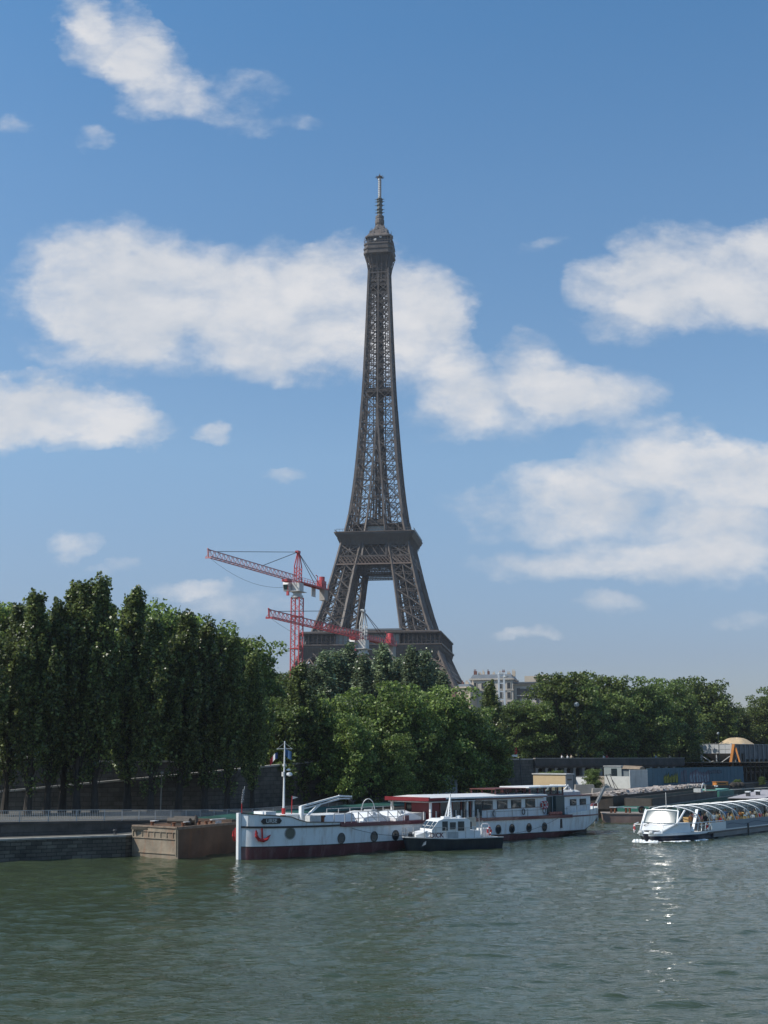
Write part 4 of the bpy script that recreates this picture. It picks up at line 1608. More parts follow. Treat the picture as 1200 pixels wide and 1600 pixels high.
for i, (x, y, w_) in enumerate(bk):
    tree('dark' if i % 2 else 'plane', x, y, 168 + i * 2, UZ, 'round-topped street tree behind the poplars, ' + w_, 'street trees behind the left poplars', 1.0)
for i, (x, y, w_) in enumerate([(415, 1050, 'leftmost of the small bluish far crowns under the crane'), (436, 1056, 'middle one of the small bluish far crowns under the crane'), (455, 1062, 'right one of the small bluish far crowns, at the crane mast')]):
    tree('dark', x, y, 225, UZ, 'far tree, ' + w_, 'far trees under the crane', .9)

tree('poplar', 470, 1038, 158, 2.3, 'dark conical poplar standing alone in front of the crane mast', 'trees in the middle of the quay', 1.35)
for i, (x, y, w_) in enumerate([(506, 1024, 'leftmost one, slender'), (523, 1022, 'second from the left, with a thin tip'), (546, 1012, 'highest one on its left half'), (566, 1026, 'in front of the lower crane'), (600, 1014, 'highest one in the middle'), (622, 1032, 'lower one in the middle'), (645, 1017, 'right of the middle, with two tips'), (664, 1022, 'rightmost high one'), (675, 1040, 'lower one, second from the right end'), (692, 1052, 'lowest one at the right end'), (534, 1034, 'low one filling the gap under the second tip'), (583, 1036, 'low one in the gap right of the lower crane'), (490, 1046, 'low one at the far left end'), (632, 1044, 'small one in the gap right of the middle')]):
    tree('aspen', x, y, 205 + (i % 3) * 4, UZ, 'silvery poplar before the lattice tower, ' + w_, 'silvery poplars in front of the lattice tower', 1.35)
md = [(440, 1098, 157, 'plane', 'leftmost, beside the flag mast'), (510, 1092, 163, 'plane', 'left of the rounded ones'), (545, 1120, 158, 'plane', 'low one above the lifting boom'), (585, 1076, 172, 'plane', 'broad crown below the lower crane'), (640, 1085, 176, 'plane', 'round light green crown'),
      (615, 1150, 163, 'plane', 'low bushy one over the hatches of the white barge'), (690, 1082, 182, 'plane', 'high bright crown, left of the buildings'), (715, 1108, 184, 'plane', 'in front of the narrow cream building'), (665, 1140, 172, 'plane', 'low one over the red awning'), (745, 1112, 192, 'plane', 'in front of the long pale block'), (770, 1150, 192, 'dark', 'low dark one left of the beige cabin')]
for i, (x, y, d, k, w_) in enumerate(md):
    tree(k, x, y, d, 2.4, 'rounded quay tree, ' + w_, 'trees in the middle of the quay', .92 if d < 165 else 1.05)
tree('poplar', 767, 1066, 214, 2.8, 'slim dark green cone-shaped tree rising in front of the pale apartment block', 'trees in the middle of the quay', 1.25)
rt_ = [(805, 1098, 252, 'plane', 'light green, first right of the cone-shaped tree'), (835, 1098, 252, 'plane', 'in front of the low grey building'), (875, 1052, 256, 'dark', 'with a ragged tall top'), (905, 1070, 258, 'plane', 'behind the people in white'), (938, 1056, 270, 'dark', 'dark round top, middle of the row'), (955, 1085, 264, 'plane', 'light green, lower'), (992, 1066, 272, 'plane', 'light green with thin spikes'), (1015, 1080, 274, 'plane', 'mid-height, above the blue graffiti wall'),
       (1040, 1068, 288, 'plane', 'behind, just left of the highest dome'), (1092, 1064, 332, 'dark', 'dark dome, highest on the right'), (1058, 1090, 286, 'plane', 'at the right end of the promenade'), (1118, 1090, 330, 'dark', 'dark, sloping down above the sand hopper'), (1148, 1106, 345, 'dark', 'low dark one above the sand heap'), (1170, 1108, 360, 'dark', 'reddish dark low one left of the edge tree'), (1200, 1088, 340, 'dark', 'bluish crown cut by the right edge'), (1230, 1080, 350, 'dark', 'mostly beyond the right edge')]
for i, (x, y, d, k, w_) in enumerate(rt_):
    tree(k, x, y, d, UZ, 'street tree on the right, ' + w_, 'street trees on the right bank', 1.1)
for i, (x, y, d, w_) in enumerate([(1082, 1130, 338, 'left of the sand hopper'), (1062, 1150, 298, 'lowest, beside the end of the colonnade'), (1120, 1140, 335, 'in the dark gap above the hopper'), (1165, 1148, 345, 'right behind the sand heap'), (1205, 1150, 345, 'at the right edge behind the hopper')]):
    tree('dark', x, y, d, 4.0, 'bushy low tree, ' + w_, 'low trees behind the sand hopper', 1.5)
for i, (x, y, d, w_) in enumerate([(560, 1248, 163, 'left of the wire hoop on the barge'), (855, 1207, 222, 'behind the beige cabin roof'), (868, 1205, 224, 'between the beige cabin and the white fence'), (925, 1203, 235, 'before the small grey cabin'), (1152, 1218, 262, 'at the right end of the blue graffiti wall'), (1190, 1214, 285, 'under the steel hopper legs')]):
    tree('plane', x, y, d, 2.2, 'small green shrub ' + w_, 'shrubs on the quay', 1.25, name='shrub')

for i, (x, y, d, w_) in enumerate([(800, 1110, 285, 'leftmost, just right of the pale buildings'), (842, 1105, 290, 'behind the beige cabin'), (884, 1100, 295, 'behind the people in white'), (926, 1102, 300, 'behind the globe lamp'), (968, 1100, 305, 'above the small grey cabin'), (1010, 1104, 310, 'above the left end of the blue wall'), (1052, 1108, 318, 'above the yellow graffiti')]):
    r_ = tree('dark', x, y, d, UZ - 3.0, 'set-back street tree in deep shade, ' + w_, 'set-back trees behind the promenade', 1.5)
for i, (x, y, d, w_) in enumerate([(292, 1040, 205, 'left one, behind the ramp'), (340, 1045, 208, 'middle one, behind the ramp'), (388, 1052, 210, 'right one, behind the ramp'), (170, 1040, 205, 'behind the tallest poplars')]):
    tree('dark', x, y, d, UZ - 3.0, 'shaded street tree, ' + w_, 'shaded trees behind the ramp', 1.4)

# ================================================================ BOATS
def hull_loft(mb, secs, mis, ):
    """secs: list of rings port keel -> starboard keel, all the same length; mis: material per column"""
    mb.loft(secs, caps=True, mis=mis)


def lifebuoy(parent, loc, rot, r=.36, col=RED):
    pts = [(r * math.cos(a), 0, r * math.sin(a)) for a in [2 * PI * i / 16 for i in range(16)]]
    o = MB().tube(pts, r * .26, 6, loop=True).build('lifebuoy', col, parent, smooth=True)
    o.location = loc
    o.rotation_euler = rot
    b = MB()
    for k in range(4):
        a = PI / 4 + k * PI / 2
        b.tube([(r * math.cos(a + t), 0, r * math.sin(a + t)) for t in (-.16, 0, .16)], r * .29, 6)
    b.build('buoy_band', WHITE, o)
    return o


def railing(mb, pts, h, rails=2, r=.025, step=None):
    for p in pts:
        mb.bar(p, Vector(p) + Vector((0, 0, h)), r * 2.4)
    for k in range(rails):
        z = h * (k + 1) / rails
        for a, b in zip(pts[:-1], pts[1:]):
            mb.bar(Vector(a) + Vector((0, 0, z)), Vector(b) + Vector((0, 0, z)), r * 1.8)


def oval(n, rx, rz):
    return [(rx * math.cos(2 * PI * i / n), rz * math.sin(2 * PI * i / n)) for i in range(n)]


# ---------------- the white barge
HB = thing('house_barge', 'long white barge with maroon trim, a lifting boom and a long aft cabin', 'barge', (-12.7, 112.0, 0), R(48))
BL = 55.0


def bw(s):                                  # half width
    if s < 8:
        return 2.95 * (max(s, 0.0) / 8) ** .42 if s > 0 else .12
    if s > 47:
        t = (s - 47) / 8
        return 2.95 * math.sqrt(max(0.0, 1 - t ** 2.4 * .80))
    return 2.95


def brail(s):                               # main sheer line (strake)
    if s < 10:
        return 2.62 + .12 * ((10 - s) / 10) ** 2 + .06
    return 2.62 - .5 * (s - 10) / 37 + (0.05 * max(0, s - 47) / 8)


def bpaint(s):
    return 1.05 - .62 * s / 50


def bbot(s):                                # underside, rises under the counter stern
    if s > 44:
        return -.8 + 2.55 * ((s - 44) / 11) ** 1.25
    return -.8


secs = []
st_s = [0, .25, .7, 1.4, 2.4, 3.6, 5, 6.5, 8] + [10 + i * 3 for i in range(12)] + [45, 47, 48.5, 50, 51.5, 53, 54, 54.7, 55]
for s in st_s:
    w = max(bw(s), .12)
    zt, zp, zb = brail(s), bpaint(s), bbot(s)
    fl = 1 if s < 44 else 1 - .5 * (s - 44) / 11
    zp = max(zp, zb + .05)
    wb = w * (.86 if 6 < s < 44 else .72) * fl
    wp = w * (.985 if s < 44 else .985 - .10 * ((s - 44) / 11))
    lv = [(wb * .6, zb), (wb, zb + .08), (wp, zp), (wp * 1.002, zp + .07), (w, zt - .18), (w, zt)]
    ring_ = [(s, y, z) for y, z in reversed(lv)]
    ring2 = [(s, -y, z) for y, z in lv]
    secs.append(ring_ + ring2)
mis = [0, 0, 1, 2, 2, 2, 2, 2, 1, 0, 0, 3]
mb = MB()
mb.loft(secs, caps=True, mis=mis)
hull = mb.build('hull', [HULLW, BLACK, MAROON, DECK], HB, smooth=True)
# stem bar
sb = MB()
sb.bar((-.12, 0, -.6), (-.22, 0, 4.0), .32, .30)
sb.build('stem', WHITE, HB)
# bulwark around the bow
bs = [0, .25, .7, 1.4, 2.4, 3.2, 4.0, 4.8, 5.6, 6.6, 8, 9.4]


def bulw(s):
    if s < 3.6:
        return 3.92 - .09 * s
    if s < 5.6:
        t = (s - 3.6) / 2
        return 3.60 - .55 * (t * t * (3 - 2 * t))
    return 3.05 - .04 * (s - 5.6)


for sg in (-1, 1):
    m1 = MB()
    rings = []
    for s in bs:
        w = max(bw(s), .12)
        rings.append([(s, sg * w, brail(s)), (s, sg * (w + .03), bulw(s)), (s, sg * (w - .07), bulw(s)), (s, sg * (w - .09), brail(s))])
    m1.loft(rings)
    m1.build('bulwark', HULLW, HB, smooth=False)
    tr = MB()
    for a, b in zip(bs[:-1], bs[1:]):
        tr.bar((a, sg * max(bw(a), .12), bulw(a) + .03), (b, sg * max(bw(b), .12), bulw(b) + .03), .16, .07)
    tr.build('cap_rail', BLACK, HB)
    stk = MB()
    L = [s for s in st_s if s <= 8] + [9.4]
    for a, b in zip(L[:-1], L[1:]):
        stk.bar((a, sg * (max(bw(a), .12) + .02), brail(a) - .02), (b, sg * (max(bw(b), .12) + .02), brail(b) - .02), .14, .16)
    stk.build('bow_strake', BLACK, HB)
    stk = MB()
    L = [9.4] + [s for s in st_s if 9.4 < s <= 46] + [47]
    for a, b in zip(L[:-1], L[1:]):
        stk.bar((a, sg * (bw(a) - .02), brail(a) + .03), (b, sg * (bw(b) - .02), brail(b) + .03), .30, .34)
    stk.build('gunwale', MAROONG, HB)
    ab = MB()
    rings = []
    for s in [46.3, 47.5, 48.5, 50, 51.5, 53, 54, 54.7, 55]:
        h_ = .35 + .5 * (s - 46.3) / 8.7
        w = bw(s)
        rings.append([(s, sg * w, brail(s)), (s, sg * (w + .02), brail(s) + h_), (s, sg * (w - .08), brail(s) + h_), (s, sg * (w - .1), brail(s))])
    ab.loft(rings)
    ab.build('stern_bulwark', HULLW, HB)
    stk = MB()
    L = [47, 48.5, 50, 51.5, 53, 54, 54.7, 55]
    for a, b in zip(L[:-1], L[1:]):
        stk.bar((a, sg * (bw(a) + .01), brail(a)), (b, sg * (bw(b) + .01), brail(b)), .12, .14)
    stk.build('stern_strake', MAROONG, HB)
MB().bx(54.9, 55.05, -1.3, 1.3, 1.2, 2.95).build('transom', HULLW, HB)
MB().extr([(49.5, -.5, -.6), (53.4, -.5, -.6), (53.4, -.5, 1.25), (51.0, -.5, 1.35), (49.5, -.5, .3)], (0, 1.0, 0)).build('rudder', mat('rudder_grey', (.22, .24, .25), .5, 0, .2), HB)
MB().bx(49.4, 53.6, -.56, .56, -.7, .42).build('rudder_foot', BLACK, HB)


def side_y(s, z):                            # hull side at (s, z) on the near side
    return -(bw(s) + .0)


# portholes
for i, (s, z) in enumerate([(3.9, 2.15), (9.6, 1.48), (14.0, 1.42), (17.0, 1.40), (33.2, 1.25), (35.6, 1.22), (38.7, 1.18), (41.6, 1.15), (3.9, 2.15)]):
    sg = -1 if i < 8 else 1
    y = bw(s) * .996
    sl_ = (bw(s + .4) - bw(s - .4)) / .8
    rr = .46 if i in (0, 8) else .42
    P = oval(18, rr, rr * 1.02)
    m1 = MB()
    ri = [[(s + x * 1.16, sg * (y + sl_ * x * 1.16 + .0), z + zz * 1.16) for x, zz in P], [(s + x * 1.16, sg * (y + sl_ * x * 1.16 + .05), z + zz * 1.16) for x, zz in P], [(s + x, sg * (y + sl_ * x + .05), z + zz) for x, zz in P], [(s + x, sg * (y + sl_ * x + .01), z + zz) for x, zz in P]]
    m1.loft(ri, caps=False)
    ph = m1.build('porthole', GREY if rr > .45 else DKGREY, HB)
    g_ = MB()
    g_.loft([[(s + x, sg * (y + sl_ * x + .0), z + zz) for x, zz in P], [(s + x, sg * (y + sl_ * x + .025), z + zz) for x, zz in P]])
    g_.build('porthole_glass', mat('blind_porthole', (.10, .11, .085), .4, 0, .1) if rr > .45 else GLASSD, ph)

# name board
s0, z0 = 2.05, 3.27
sl_ = (bw(s0 + .8) - bw(s0 - .5)) / 1.3
ang = math.atan(-sl_)                        # near side runs along +x, turning out with -y
plate = MB()
hw, hh = 1.0, .24
pp = [(-hw, 0), (-hw + .2, -hh), (hw - .2, -hh), (hw, 0), (hw - .2, hh), (-hw + .2, hh)]
plate.extr([(x, 0, z) for x, z in pp], (0, .04, 0))
pl = plate.build('name_board', BLACK, HB)
pl.location = (s0, -(bw(s0) + .10), z0)
pl.rotation_euler = (0, 0, ang)
text_mesh('URSE', .46, .008, WHITEM, 'name_letters', pl, Matrix.Translation((0, -.012, 0)) @ Matrix.Rotation(R(90), 4, 'X'), .012)

# anchors, at both bows
for sg in (-1, 1):
    am = MB()
    yb = .08
    for (x0, z0_, x1, z1, w_) in ((-.05, .55, .0, -.35, .12),):
        am.bar((x0, 0, z0_), (x1, 0, z1), w_)
    am.tube([(-.62, -yb, .35), (-.55, -yb, -.1), (-.3, -yb, -.42), (.05, -yb, -.5), (.4, -yb, -.38), (.68, -yb, -.05)], [.05, .15, .17, .17, .15, .05], 6)
    am.add([(-.62, -.1, .5), (-.42, -.1, .12), (-.72, -.1, .02)], [(0, 1, 2)]).add([(.78, -.1, .02), (.42, -.1, -.12), (.5, -.1, -.42)], [(0, 1, 2)])
    a_ = am.build('anchor', RED, HB)
    s_ = 1.25
    slp = (bw(s_ + .5) - bw(s_ - .5))
    a_.location = (s_, sg * (bw(s_) + .14), 2.12)
    a_.rotation_euler = (0, 0, math.atan(slp * sg) if sg > 0 else -math.atan(slp))
    if sg > 0:
        a_.location.x = .1
        a_.location.y = .75

# deck fittings forward
MB().bx(.9, 3.4, -1.0, 1.0, 3.2, 3.72).build('bow_locker', WHITE, HB)
MB().bx(1.7, 2.9, -1.4, .2, 3.3, 4.08).build('windlass_cover', WHITE, HB)
for y in (-1.2, 1.2):
    MB().lathe([(.22, 0), (.26, .08), (.16, .14), (.16, .5), (.28, .6), (.24, .7)], (3.9, y, 3.0), 10).build('mooring_bollard', RUST, HB)
    MB().lathe([(.22, 0), (.26, .08), (.16, .14), (.16, .5), (.28, .6), (.24, .7)], (6.6, y * 1.6, 2.9), 10).build('mooring_bollard', RUST, HB)
    MB().lathe([(.22, 0), (.26, .08), (.16, .14), (.16, .5), (.28, .6), (.24, .7)], (8.2, y * 1.6, 2.85), 10).build('mooring_bollard', RUST, HB)
MB().bx(4.2, 7.0, -1.2, 1.7, 2.7, 3.62).bx(4.1, 7.1, -1.3, 1.8, 3.62, 3.72).build('fore_cabin', WHITE, HB)
fh = MB()
fh.loft([[(7.8, y, z) for y, z in ((-1.9, 2.7), (1.9, 2.7), (1.6, 3.55), (-1.6, 3.55))], [(12.6, y, z) for y, z in ((-1.9, 2.7), (1.9, 2.7), (1.6, 3.55), (-1.6, 3.55))]])
fh.build('fore_hatch', WHITE, HB)
MB().bx(7.7, 12.7, -1.98, 1.98, 2.68, 2.86).build('hatch_trim', MAROONG, HB)
MB().bx(6.1, 7.5, -2.4, -.9, 2.7, 3.6).build('crane_base', WHITEM, HB)
# flag staff at the stem
fs = MB().tube([(.15, 0, 3.6), (.1, 0, 4.8)], .045, 6).build('bow_staff', RED, HB)
MB().tube([(.1, 0, 4.8), (.35, -.05, 6.3)], .022, 5).build('staff_tip', WHITEM, fs)
bn = MB()
for i in range(6):
    t = i / 6
    bn.bx(.02 + .2 * t, .2 + .22 * t + .05 * (i % 2), -.06, .02, 4.9 + t * 1.2, 5.02 + t * 1.2)
bn.build('bunting', mat('black_white_bunting', (.25, .25, .26), .8, 0, .9, 9), fs)
# mast with yard, lamp boxes and flags
ms_ = MB().tube([(5.1, 0, 3.6), (5.12, 0, 10.3)], [.11, .05], 8).build('mast', WHITE, HB)
MB().tube([(5.1, 0, 3.55), (5.1, 0, 4.25)], .17, 8).build('mast_foot', RED, ms_)
ya = MB()
u_ = Vector((.669, -.743, 0))               # yard square to the view, given in barge axes
ya.bar(Vector((5.1, 0, 9.6)) - u_ * .72, Vector((5.1, 0, 9.6)) + u_ * .72, .07)
ya.bar(Vector((5.1, 0, 9.6)) - u_ * .68, (5.1, 0, 10.15), .025)
ya.bar(Vector((5.1, 0, 9.6)) + u_ * .68, (5.1, 0, 10.15), .025)
ya.build('yard', WHITEM, ms_)
MB().bx(4.83, 5.03, -.2, 0.05, 7.1, 7.5).bx(5.0, 5.25, -.12, .12, 8.0, 8.2).build('lamp_box', WHITEM, ms_)
MB().lathe([(.05, 0), (.3, .1), (.26, .3), (.08, .36)], (5.5, -.25, 7.1), 10).lathe([(.05, 0), (.22, .08), (.05, .2)], (5.45, -.2, 7.6), 10).build('radar', WHITE, ms_)


def flag_mesh(p0, du, w, h, nx, mats, parent, name, droop=.2, ncol=3):
    m_ = MB()
    du = Vector(du)
    sd = Vector((-du.y, du.x, 0))
    g = []
    for i in range(nx + 1):
        t = i / nx
        off = sd * (.10 * w * math.sin(t * 7)) + du * (w * t)
        g.append([Vector(p0) + off + Vector((0, 0, -h * k / 4 - droop * t * t * h * 1.2)) for k in range(5)])
    for i in range(nx):
        for k in range(4):
            m_.add([g[i][k], g[i + 1][k], g[i + 1][k + 1], g[i][k + 1]], [(0, 1, 2, 3)], min(int(i / nx * ncol), ncol - 1))
    o_ = m_.build(name, mats, parent)
    sm = o_.modifiers.new('thick', 'SOLIDIFY')
    sm.thickness = .015
    return o_


FB = mat('flag_blue', (.02, .05, .16), .8, 0, .1)
FR = mat('flag_red', (.42, .03, .04), .8, 0, .1)
FW = mat('flag_white', (.6, .6, .6), .8, 0, .1)
tri = flag_mesh(Vector((5.1, 0, 9.25)) - u_ * .62, -u_ + Vector((.2, .1, 0)), .72, .55, 9, [FB, FW, FR], ms_, 'tricolour_flag', 1.0)
blu = flag_mesh(Vector((5.1, 0, 9.35)) + u_ * .66, -u_ * .98, .6, .75, 6, [mat('flag_pale_blue', (.05, .12, .24), .8, 0, .15)], ms_, 'blue_flag', -.5, 1)
st2 = MB().tube([(5.9, -.2, 3.3), (5.95, -.2, 5.3)], .04, 6).build('pennant_staff', RED, HB)
MB().add([(5.95, -.2, 5.32), (6.4, -.5, 5.2), (5.95, -.2, 5.0), (5.95, -.17, 5.32), (6.4, -.47, 5.2), (5.95, -.17, 5.0)], [(0, 1, 2), (5, 4, 3), (0, 3, 4, 1), (1, 4, 5, 2), (2, 5, 3, 0)]).build('pennant', WHITEM, st2)
# lifting boom
dv = MB()
dv.bar((6.0, -1.4, 3.0), (6.0, -1.4, 4.45), .34, .34)
dv.bar((5.95, -1.4, 4.4), (11.2, -1.1, 5.2), .20, .16)
dv.bar((5.95, -1.4, 4.15), (11.2, -1.1, 4.95), .20, .12)
dv.bar((11.1, -1.1, 5.22), (12.9, -1.0, 5.12), .20, .16)
dv.bar((11.1, -1.1, 4.97), (12.9, -1.0, 4.92), .20, .1)
dv.bar((6.2, -1.4, 3.25), (8.5, -1.25, 4.55), .18)
dv.build('lifting_boom', WHITE, HB)
MB().bar((6.3, -1.38, 4.34), (12.6, -1.02, 5.08), .06, .1).bx(12.6, 12.9, -1.15, -.95, 4.7, 4.95).build('boom_ram', BLACK, HB)


# hatches (arched white covers) along the hold
def arch_hatch(x0, x1, w, z, h, nm='hold_hatch'):
    m_ = MB()
    rings = []
    for i in range(9):
        t = i / 8
        x = x0 + (x1 - x0) * t
        hh_ = h * (.45 + .55 * math.sin(PI * t))
        rings.append([(x, -w, z), (x, -w, z + hh_ * .75), (x, -w * .6, z + hh_), (x, w * .6, z + hh_), (x, w, z + hh_ * .75), (x, w, z)])
    m_.loft(rings)
    return m_.build(nm, WHITE, HB, smooth=True)


arch_hatch(13.6, 17.4, 1.9, 2.62, 1.05)
arch_hatch(18.2, 22.0, 1.9, 2.55, 1.05)
MB().bx(13.3, 17.7, -2.0, 2.0, 2.6, 2.72).bx(18.0, 22.3, -2.0, 2.0, 2.55, 2.66).build('hatch_coaming', MAROONG, HB)
MB().bx(20.6, 24.0, -1.5, 1.5, 2.6, 3.3).build('deck_box', WHITEM, HB)
MB().bx(12.9, 15.3, -2.5, -1.2, 2.55, 2.85).build('low_locker', WHITE, HB)
# gangway frame, railings and wire hoop
gw = MB()
pp = [(11.4, -2.5, 2.6), (12.2, -2.6, 2.6), (13.4, -2.7, 2.6), (14.8, -2.7, 2.6), (16.2, -2.7, 2.6), (17.6, -2.7, 2.6), (18.6, -2.7, 2.6)]
railing(gw, pp, 1.15, 2, .03)
for a, b in zip(pp[:-1], pp[1:]):
    gw.bar(Vector(a) + Vector((0, 0, 1.1)), Vector(b) + Vector((0, 0, .1)), .05)
railing(gw, [(9.0, -2.6, 2.7), (10.4, -2.6, 2.7), (11.4, -2.5, 2.6)], 1.0, 1, .03)
gw.build('deck_railing', STEEL, HB, fix=False)
gw = MB()
railing(gw, [(12.4, 1.8, 2.6), (14, 1.8, 2.6), (15.6, 1.8, 2.6), (17.2, 1.8, 2.6), (18.8, 1.8, 2.6), (20.4, 1.8, 2.6), (22, 1.8, 2.6)], 1.3, 1, .025)
gw.build('deck_railing', STEEL, HB, fix=False)
hp = MB()
c0 = Vector((16.3, 0, 3.75))
hp.tube([c0 + u_ * (.62 * math.cos(a)) + Vector((0, 0, 1.05 * math.sin(a))) for a in [PI * i / 12 for i in range(13)]], .05, 6)
hp.bx(15.9, 16.7, -.8, .2, 2.6, 3.8)
hp.build('companionway_hoop', STEEL, HB)
for x, y in ((12.6, -1.0), (15.2, -1.7), (19.4, -1.5), (17.8, .8)):
    MB().lathe([(.12, 0), (.12, .7), (.26, .8), (.22, 1.0), (.02, 1.05)], (x, y, 2.6), 10).build('deck_vent', STEEL, HB)
MB().bx(18.7, 19.2, -2.75, -2.45, 2.6, 3.2).build('fairlead', MAROONG, HB)
for s in (21.4, 23.3, 25.6, 26.4, 27.3, 28.2, 29.1, 30.0, 31.6, 33.0, 36.0, 38.8):
    MB().bar((s, -2.75, 2.35), (s, -2.75, 3.45 if s < 31.5 else 3.2), .10).build('stanchion', WHITEM, HB)
wr = MB()
for a, b, z in ((21.4, 31.6, 3.35), (31.6, 46.5, 3.1)):
    wr.bar((a, -2.78, z), (b, -2.78, z - .12), .03)
wr.build('guard_wire', CABLE, HB)
# aft superstructure
cz0 = 2.3
cab = MB()
cab.bx(29.6, 42.2, -2.45, 2.45, cz0, 4.52)
cb_ = cab.build('saloon_cabin', HULLW, HB)
rf = MB()
rf.loft([[(x, -2.75, z), (x, -2.75, z + .16), (x, 0, z + .42), (x, 2.75, z + .16), (x, 2.75, z)] for x, z in ((22.2, 4.62), (27, 4.58), (35, 4.52), (42.6, 4.50))])
rfo = rf.build('cabin_roof', [WHITE], HB)
rt_ = MB()
rt_.bx(29.6, 42.5, -2.8, 2.8, 4.38, 4.50)
rt_.build('roof_trim', MAROONG, HB)
aw = MB()
aw.bx(22.0, 24.6, -2.95, 2.95, 4.50, 4.74).bx(21.9, 22.1, -2.97, 2.97, 4.46, 4.84)
aw.build('awning', mat('dark_red_awning', (.17, .012, .018), .6, 0, .15), HB)
MB().bx(22.3, 29.5, -2.85, 2.85, 4.3, 4.40).build('awning_frame', WHITEM, HB)
for s in (22.6, 28.4):
    for y in (-2.6, 2.6):
        MB().bar((s, y, 2.4), (s, y, 4.35), .2).build('awning_post', WHITE, HB)
gl = MB()
gl.bx(24.4, 29.58, -2.3, 2.3, 2.5, 4.28)
glo = gl.build('glazed_front', GLASSD, HB)
gf = MB()
for s in (24.4, 25.9, 26.3, 27.8, 29.3):
    gf.bx(s - .09, s + .09, -2.36, -2.28, 2.45, 4.3)
gf.bx(24.3, 29.5, -2.36, -2.28, 2.4, 2.62)
for y in (-2.3, -.8, .8, 2.3):
    gf.bx(24.3, 24.42, y - .09, y + .09, 2.45, 4.3)
gf.build('door_frames', mat('red_brown_wood', (.16, .03, .02), .5, 0, .2), glo)
MB().bx(23.2, 24.2, -2.4, -2.3, 2.5, 4.25).bx(23.15, 23.25, -2.4, .4, 2.5, 4.25).build('windbreak', mat('maroon_panel', (.13, .015, .02), .5, 0, .1), HB)
for i, s in enumerate((32.0, 34.6, 37.1, 39.7)):
    for sg in (-1, 1):
        w_ = MB()
        w_.bx(s - .88, s + .88, sg * 2.52 if sg < 0 else 2.44, -2.44 if sg < 0 else 2.52, 3.32, 4.22)
        wo_ = w_.build('window', BLACK, HB)
        MB().bx(s - .78, s + .78, sg * 2.54 if sg < 0 else 2.522, -2.522 if sg < 0 else 2.54, 3.40, 4.14).build('window_pane', GLASSD, wo_)
MB().bx(29.9, 31.0, -2.53, -2.452, 2.5, 4.3).build('side_door', GLASSD, HB)
MB().bx(31.1, 42.2, -2.49, -2.452, 3.28, 3.33).build('moulding', MAROONG, HB)
# wheelhouse
wh = MB()
for (a, b) in ((42.3, 46.6),):
    wh.bx(a, b, -1.9, 1.9, 2.3, 4.45)
who = wh.build('wheelhouse_base', HULLW, HB)
MB().bx(40.1, 47.3, -2.05, 2.05, 5.40, 5.54).build('wheelhouse_roof', WHITE, HB)
MB().bx(34.5, 40.4, -1.6, 1.9, 5.32, 5.42).build('sun_canopy', mat('brown_canopy', (.10, .03, .025), .6, 0, .2), HB)
cp = MB()
for s in (34.7, 36.6, 38.4, 40.1):
    for y in (-1.5, 1.8):
        cp.bar((s, y, 4.6), (s, y, 5.32), .1)
railing(cp, [(34.7, -1.5, 4.7), (37, -1.5, 4.7), (40, -1.5, 4.7)], .45, 1, .02)
cp.build('canopy_posts', MAROON, HB)
wf = MB()
for s in (40.5, 42.0, 43.3, 44.6, 45.9, 46.9):
    for y in (-1.85, 1.85):
        wf.bar((s, y, 4.45), (s, y, 5.4), .15)
for x in (40.5, 46.9):
    for y in (-.9, 0, .9):
        wf.bar((x, y, 4.45), (x, y, 5.4), .12)
wf.bx(40.4, 47.0, -1.92, 1.92, 4.45, 4.62)
wf.build('wheelhouse_frame', MAROON, HB)
MB().bx(44.1, 44.5, -.6, .6, 4.62, 5.1).bx(45.0, 45.3, -.3, .2, 4.62, 5.25).bx(42.9, 43.3, -1.2, -.6, 4.62, 5.15).build('helm_console', BLACK, HB)
gl2 = MB()
for y in (-1.86, 1.84):
    gl2.bx(40.6, 46.8, y, y + .02, 4.63, 5.38)
gl2.build('wheelhouse_glass', GLASST, HB)
MB().bx(43.6, 44.6, -1.98, -1.902, 2.4, 4.4).build('door', mat('dark_green_door', (.015, .035, .04), .4, 0, .1), HB)
MB().bx(44.8, 46.5, -2.35, -1.902, 2.3, 4.42).build('door_leaf', mat('slate_green_door', (.03, .06, .065), .4, 0, .1), HB)
lifebuoy(HB, (41.9, -2.62, 3.5), (0, 0, 0), .36)
lifebuoy(HB, (43.0, -2.2, 3.5), (0, 0, 0), .36, mat('pale_buoy', (.55, .18, .2), .5, 0, .1))
lifebuoy(HB, (24.9, -2.9, 2.9), (0, 0, 0), .36, WHITEM)
afc = MB()
afc.bx(46.8, 52.2, -2.1, 2.1, 2.3, 4.30)
afc.build('aft_cabin', HULLW, HB)
MB().bx(46.7, 52.4, -2.25, 2.25, 4.30, 4.42).build('aft_roof', MAROONG, HB)
for s in (48.6, 50.6):
    w_ = MB().bx(s - .62, s + .62, -2.17, -2.09, 3.25, 3.98).build('window', BLACK, HB)
    MB().bx(s - .52, s + .52, -2.19, -2.172, 3.34, 3.90).build('window_pane', GLASSD, w_)
tb = MB()
rings = []
for i in range(7):
    t = i / 6
    rings.append([(46.9 + 4.6 * t, y * (1.2 + .3 * math.sin(PI * t)), 4.42 + z) for y, z in ((-1, 0), (-1, .35), (-.5, .55), (.5, .5), (1, .35), (1, 0))])
tb.loft(rings)
tb.build('dinghy_cover', WHITEM, HB, smooth=True)
rg = MB()
rg.bar((47.3, -1.2, 4.5), (49.0, -1.2, 5.55), .09).bar((51.0, -1.2, 4.5), (48.5, -1.2, 5.6), .09).bar((47.3, 1.2, 4.5), (49.0, 1.2, 5.55), .09).bar((48.9, -1.3, 5.55), (48.9, 1.3, 5.55), .09)
rg.bar((45, 0, 5.55), (51, .2, 5.5), .06)
rg.build('radar_arch', WHITE, HB)
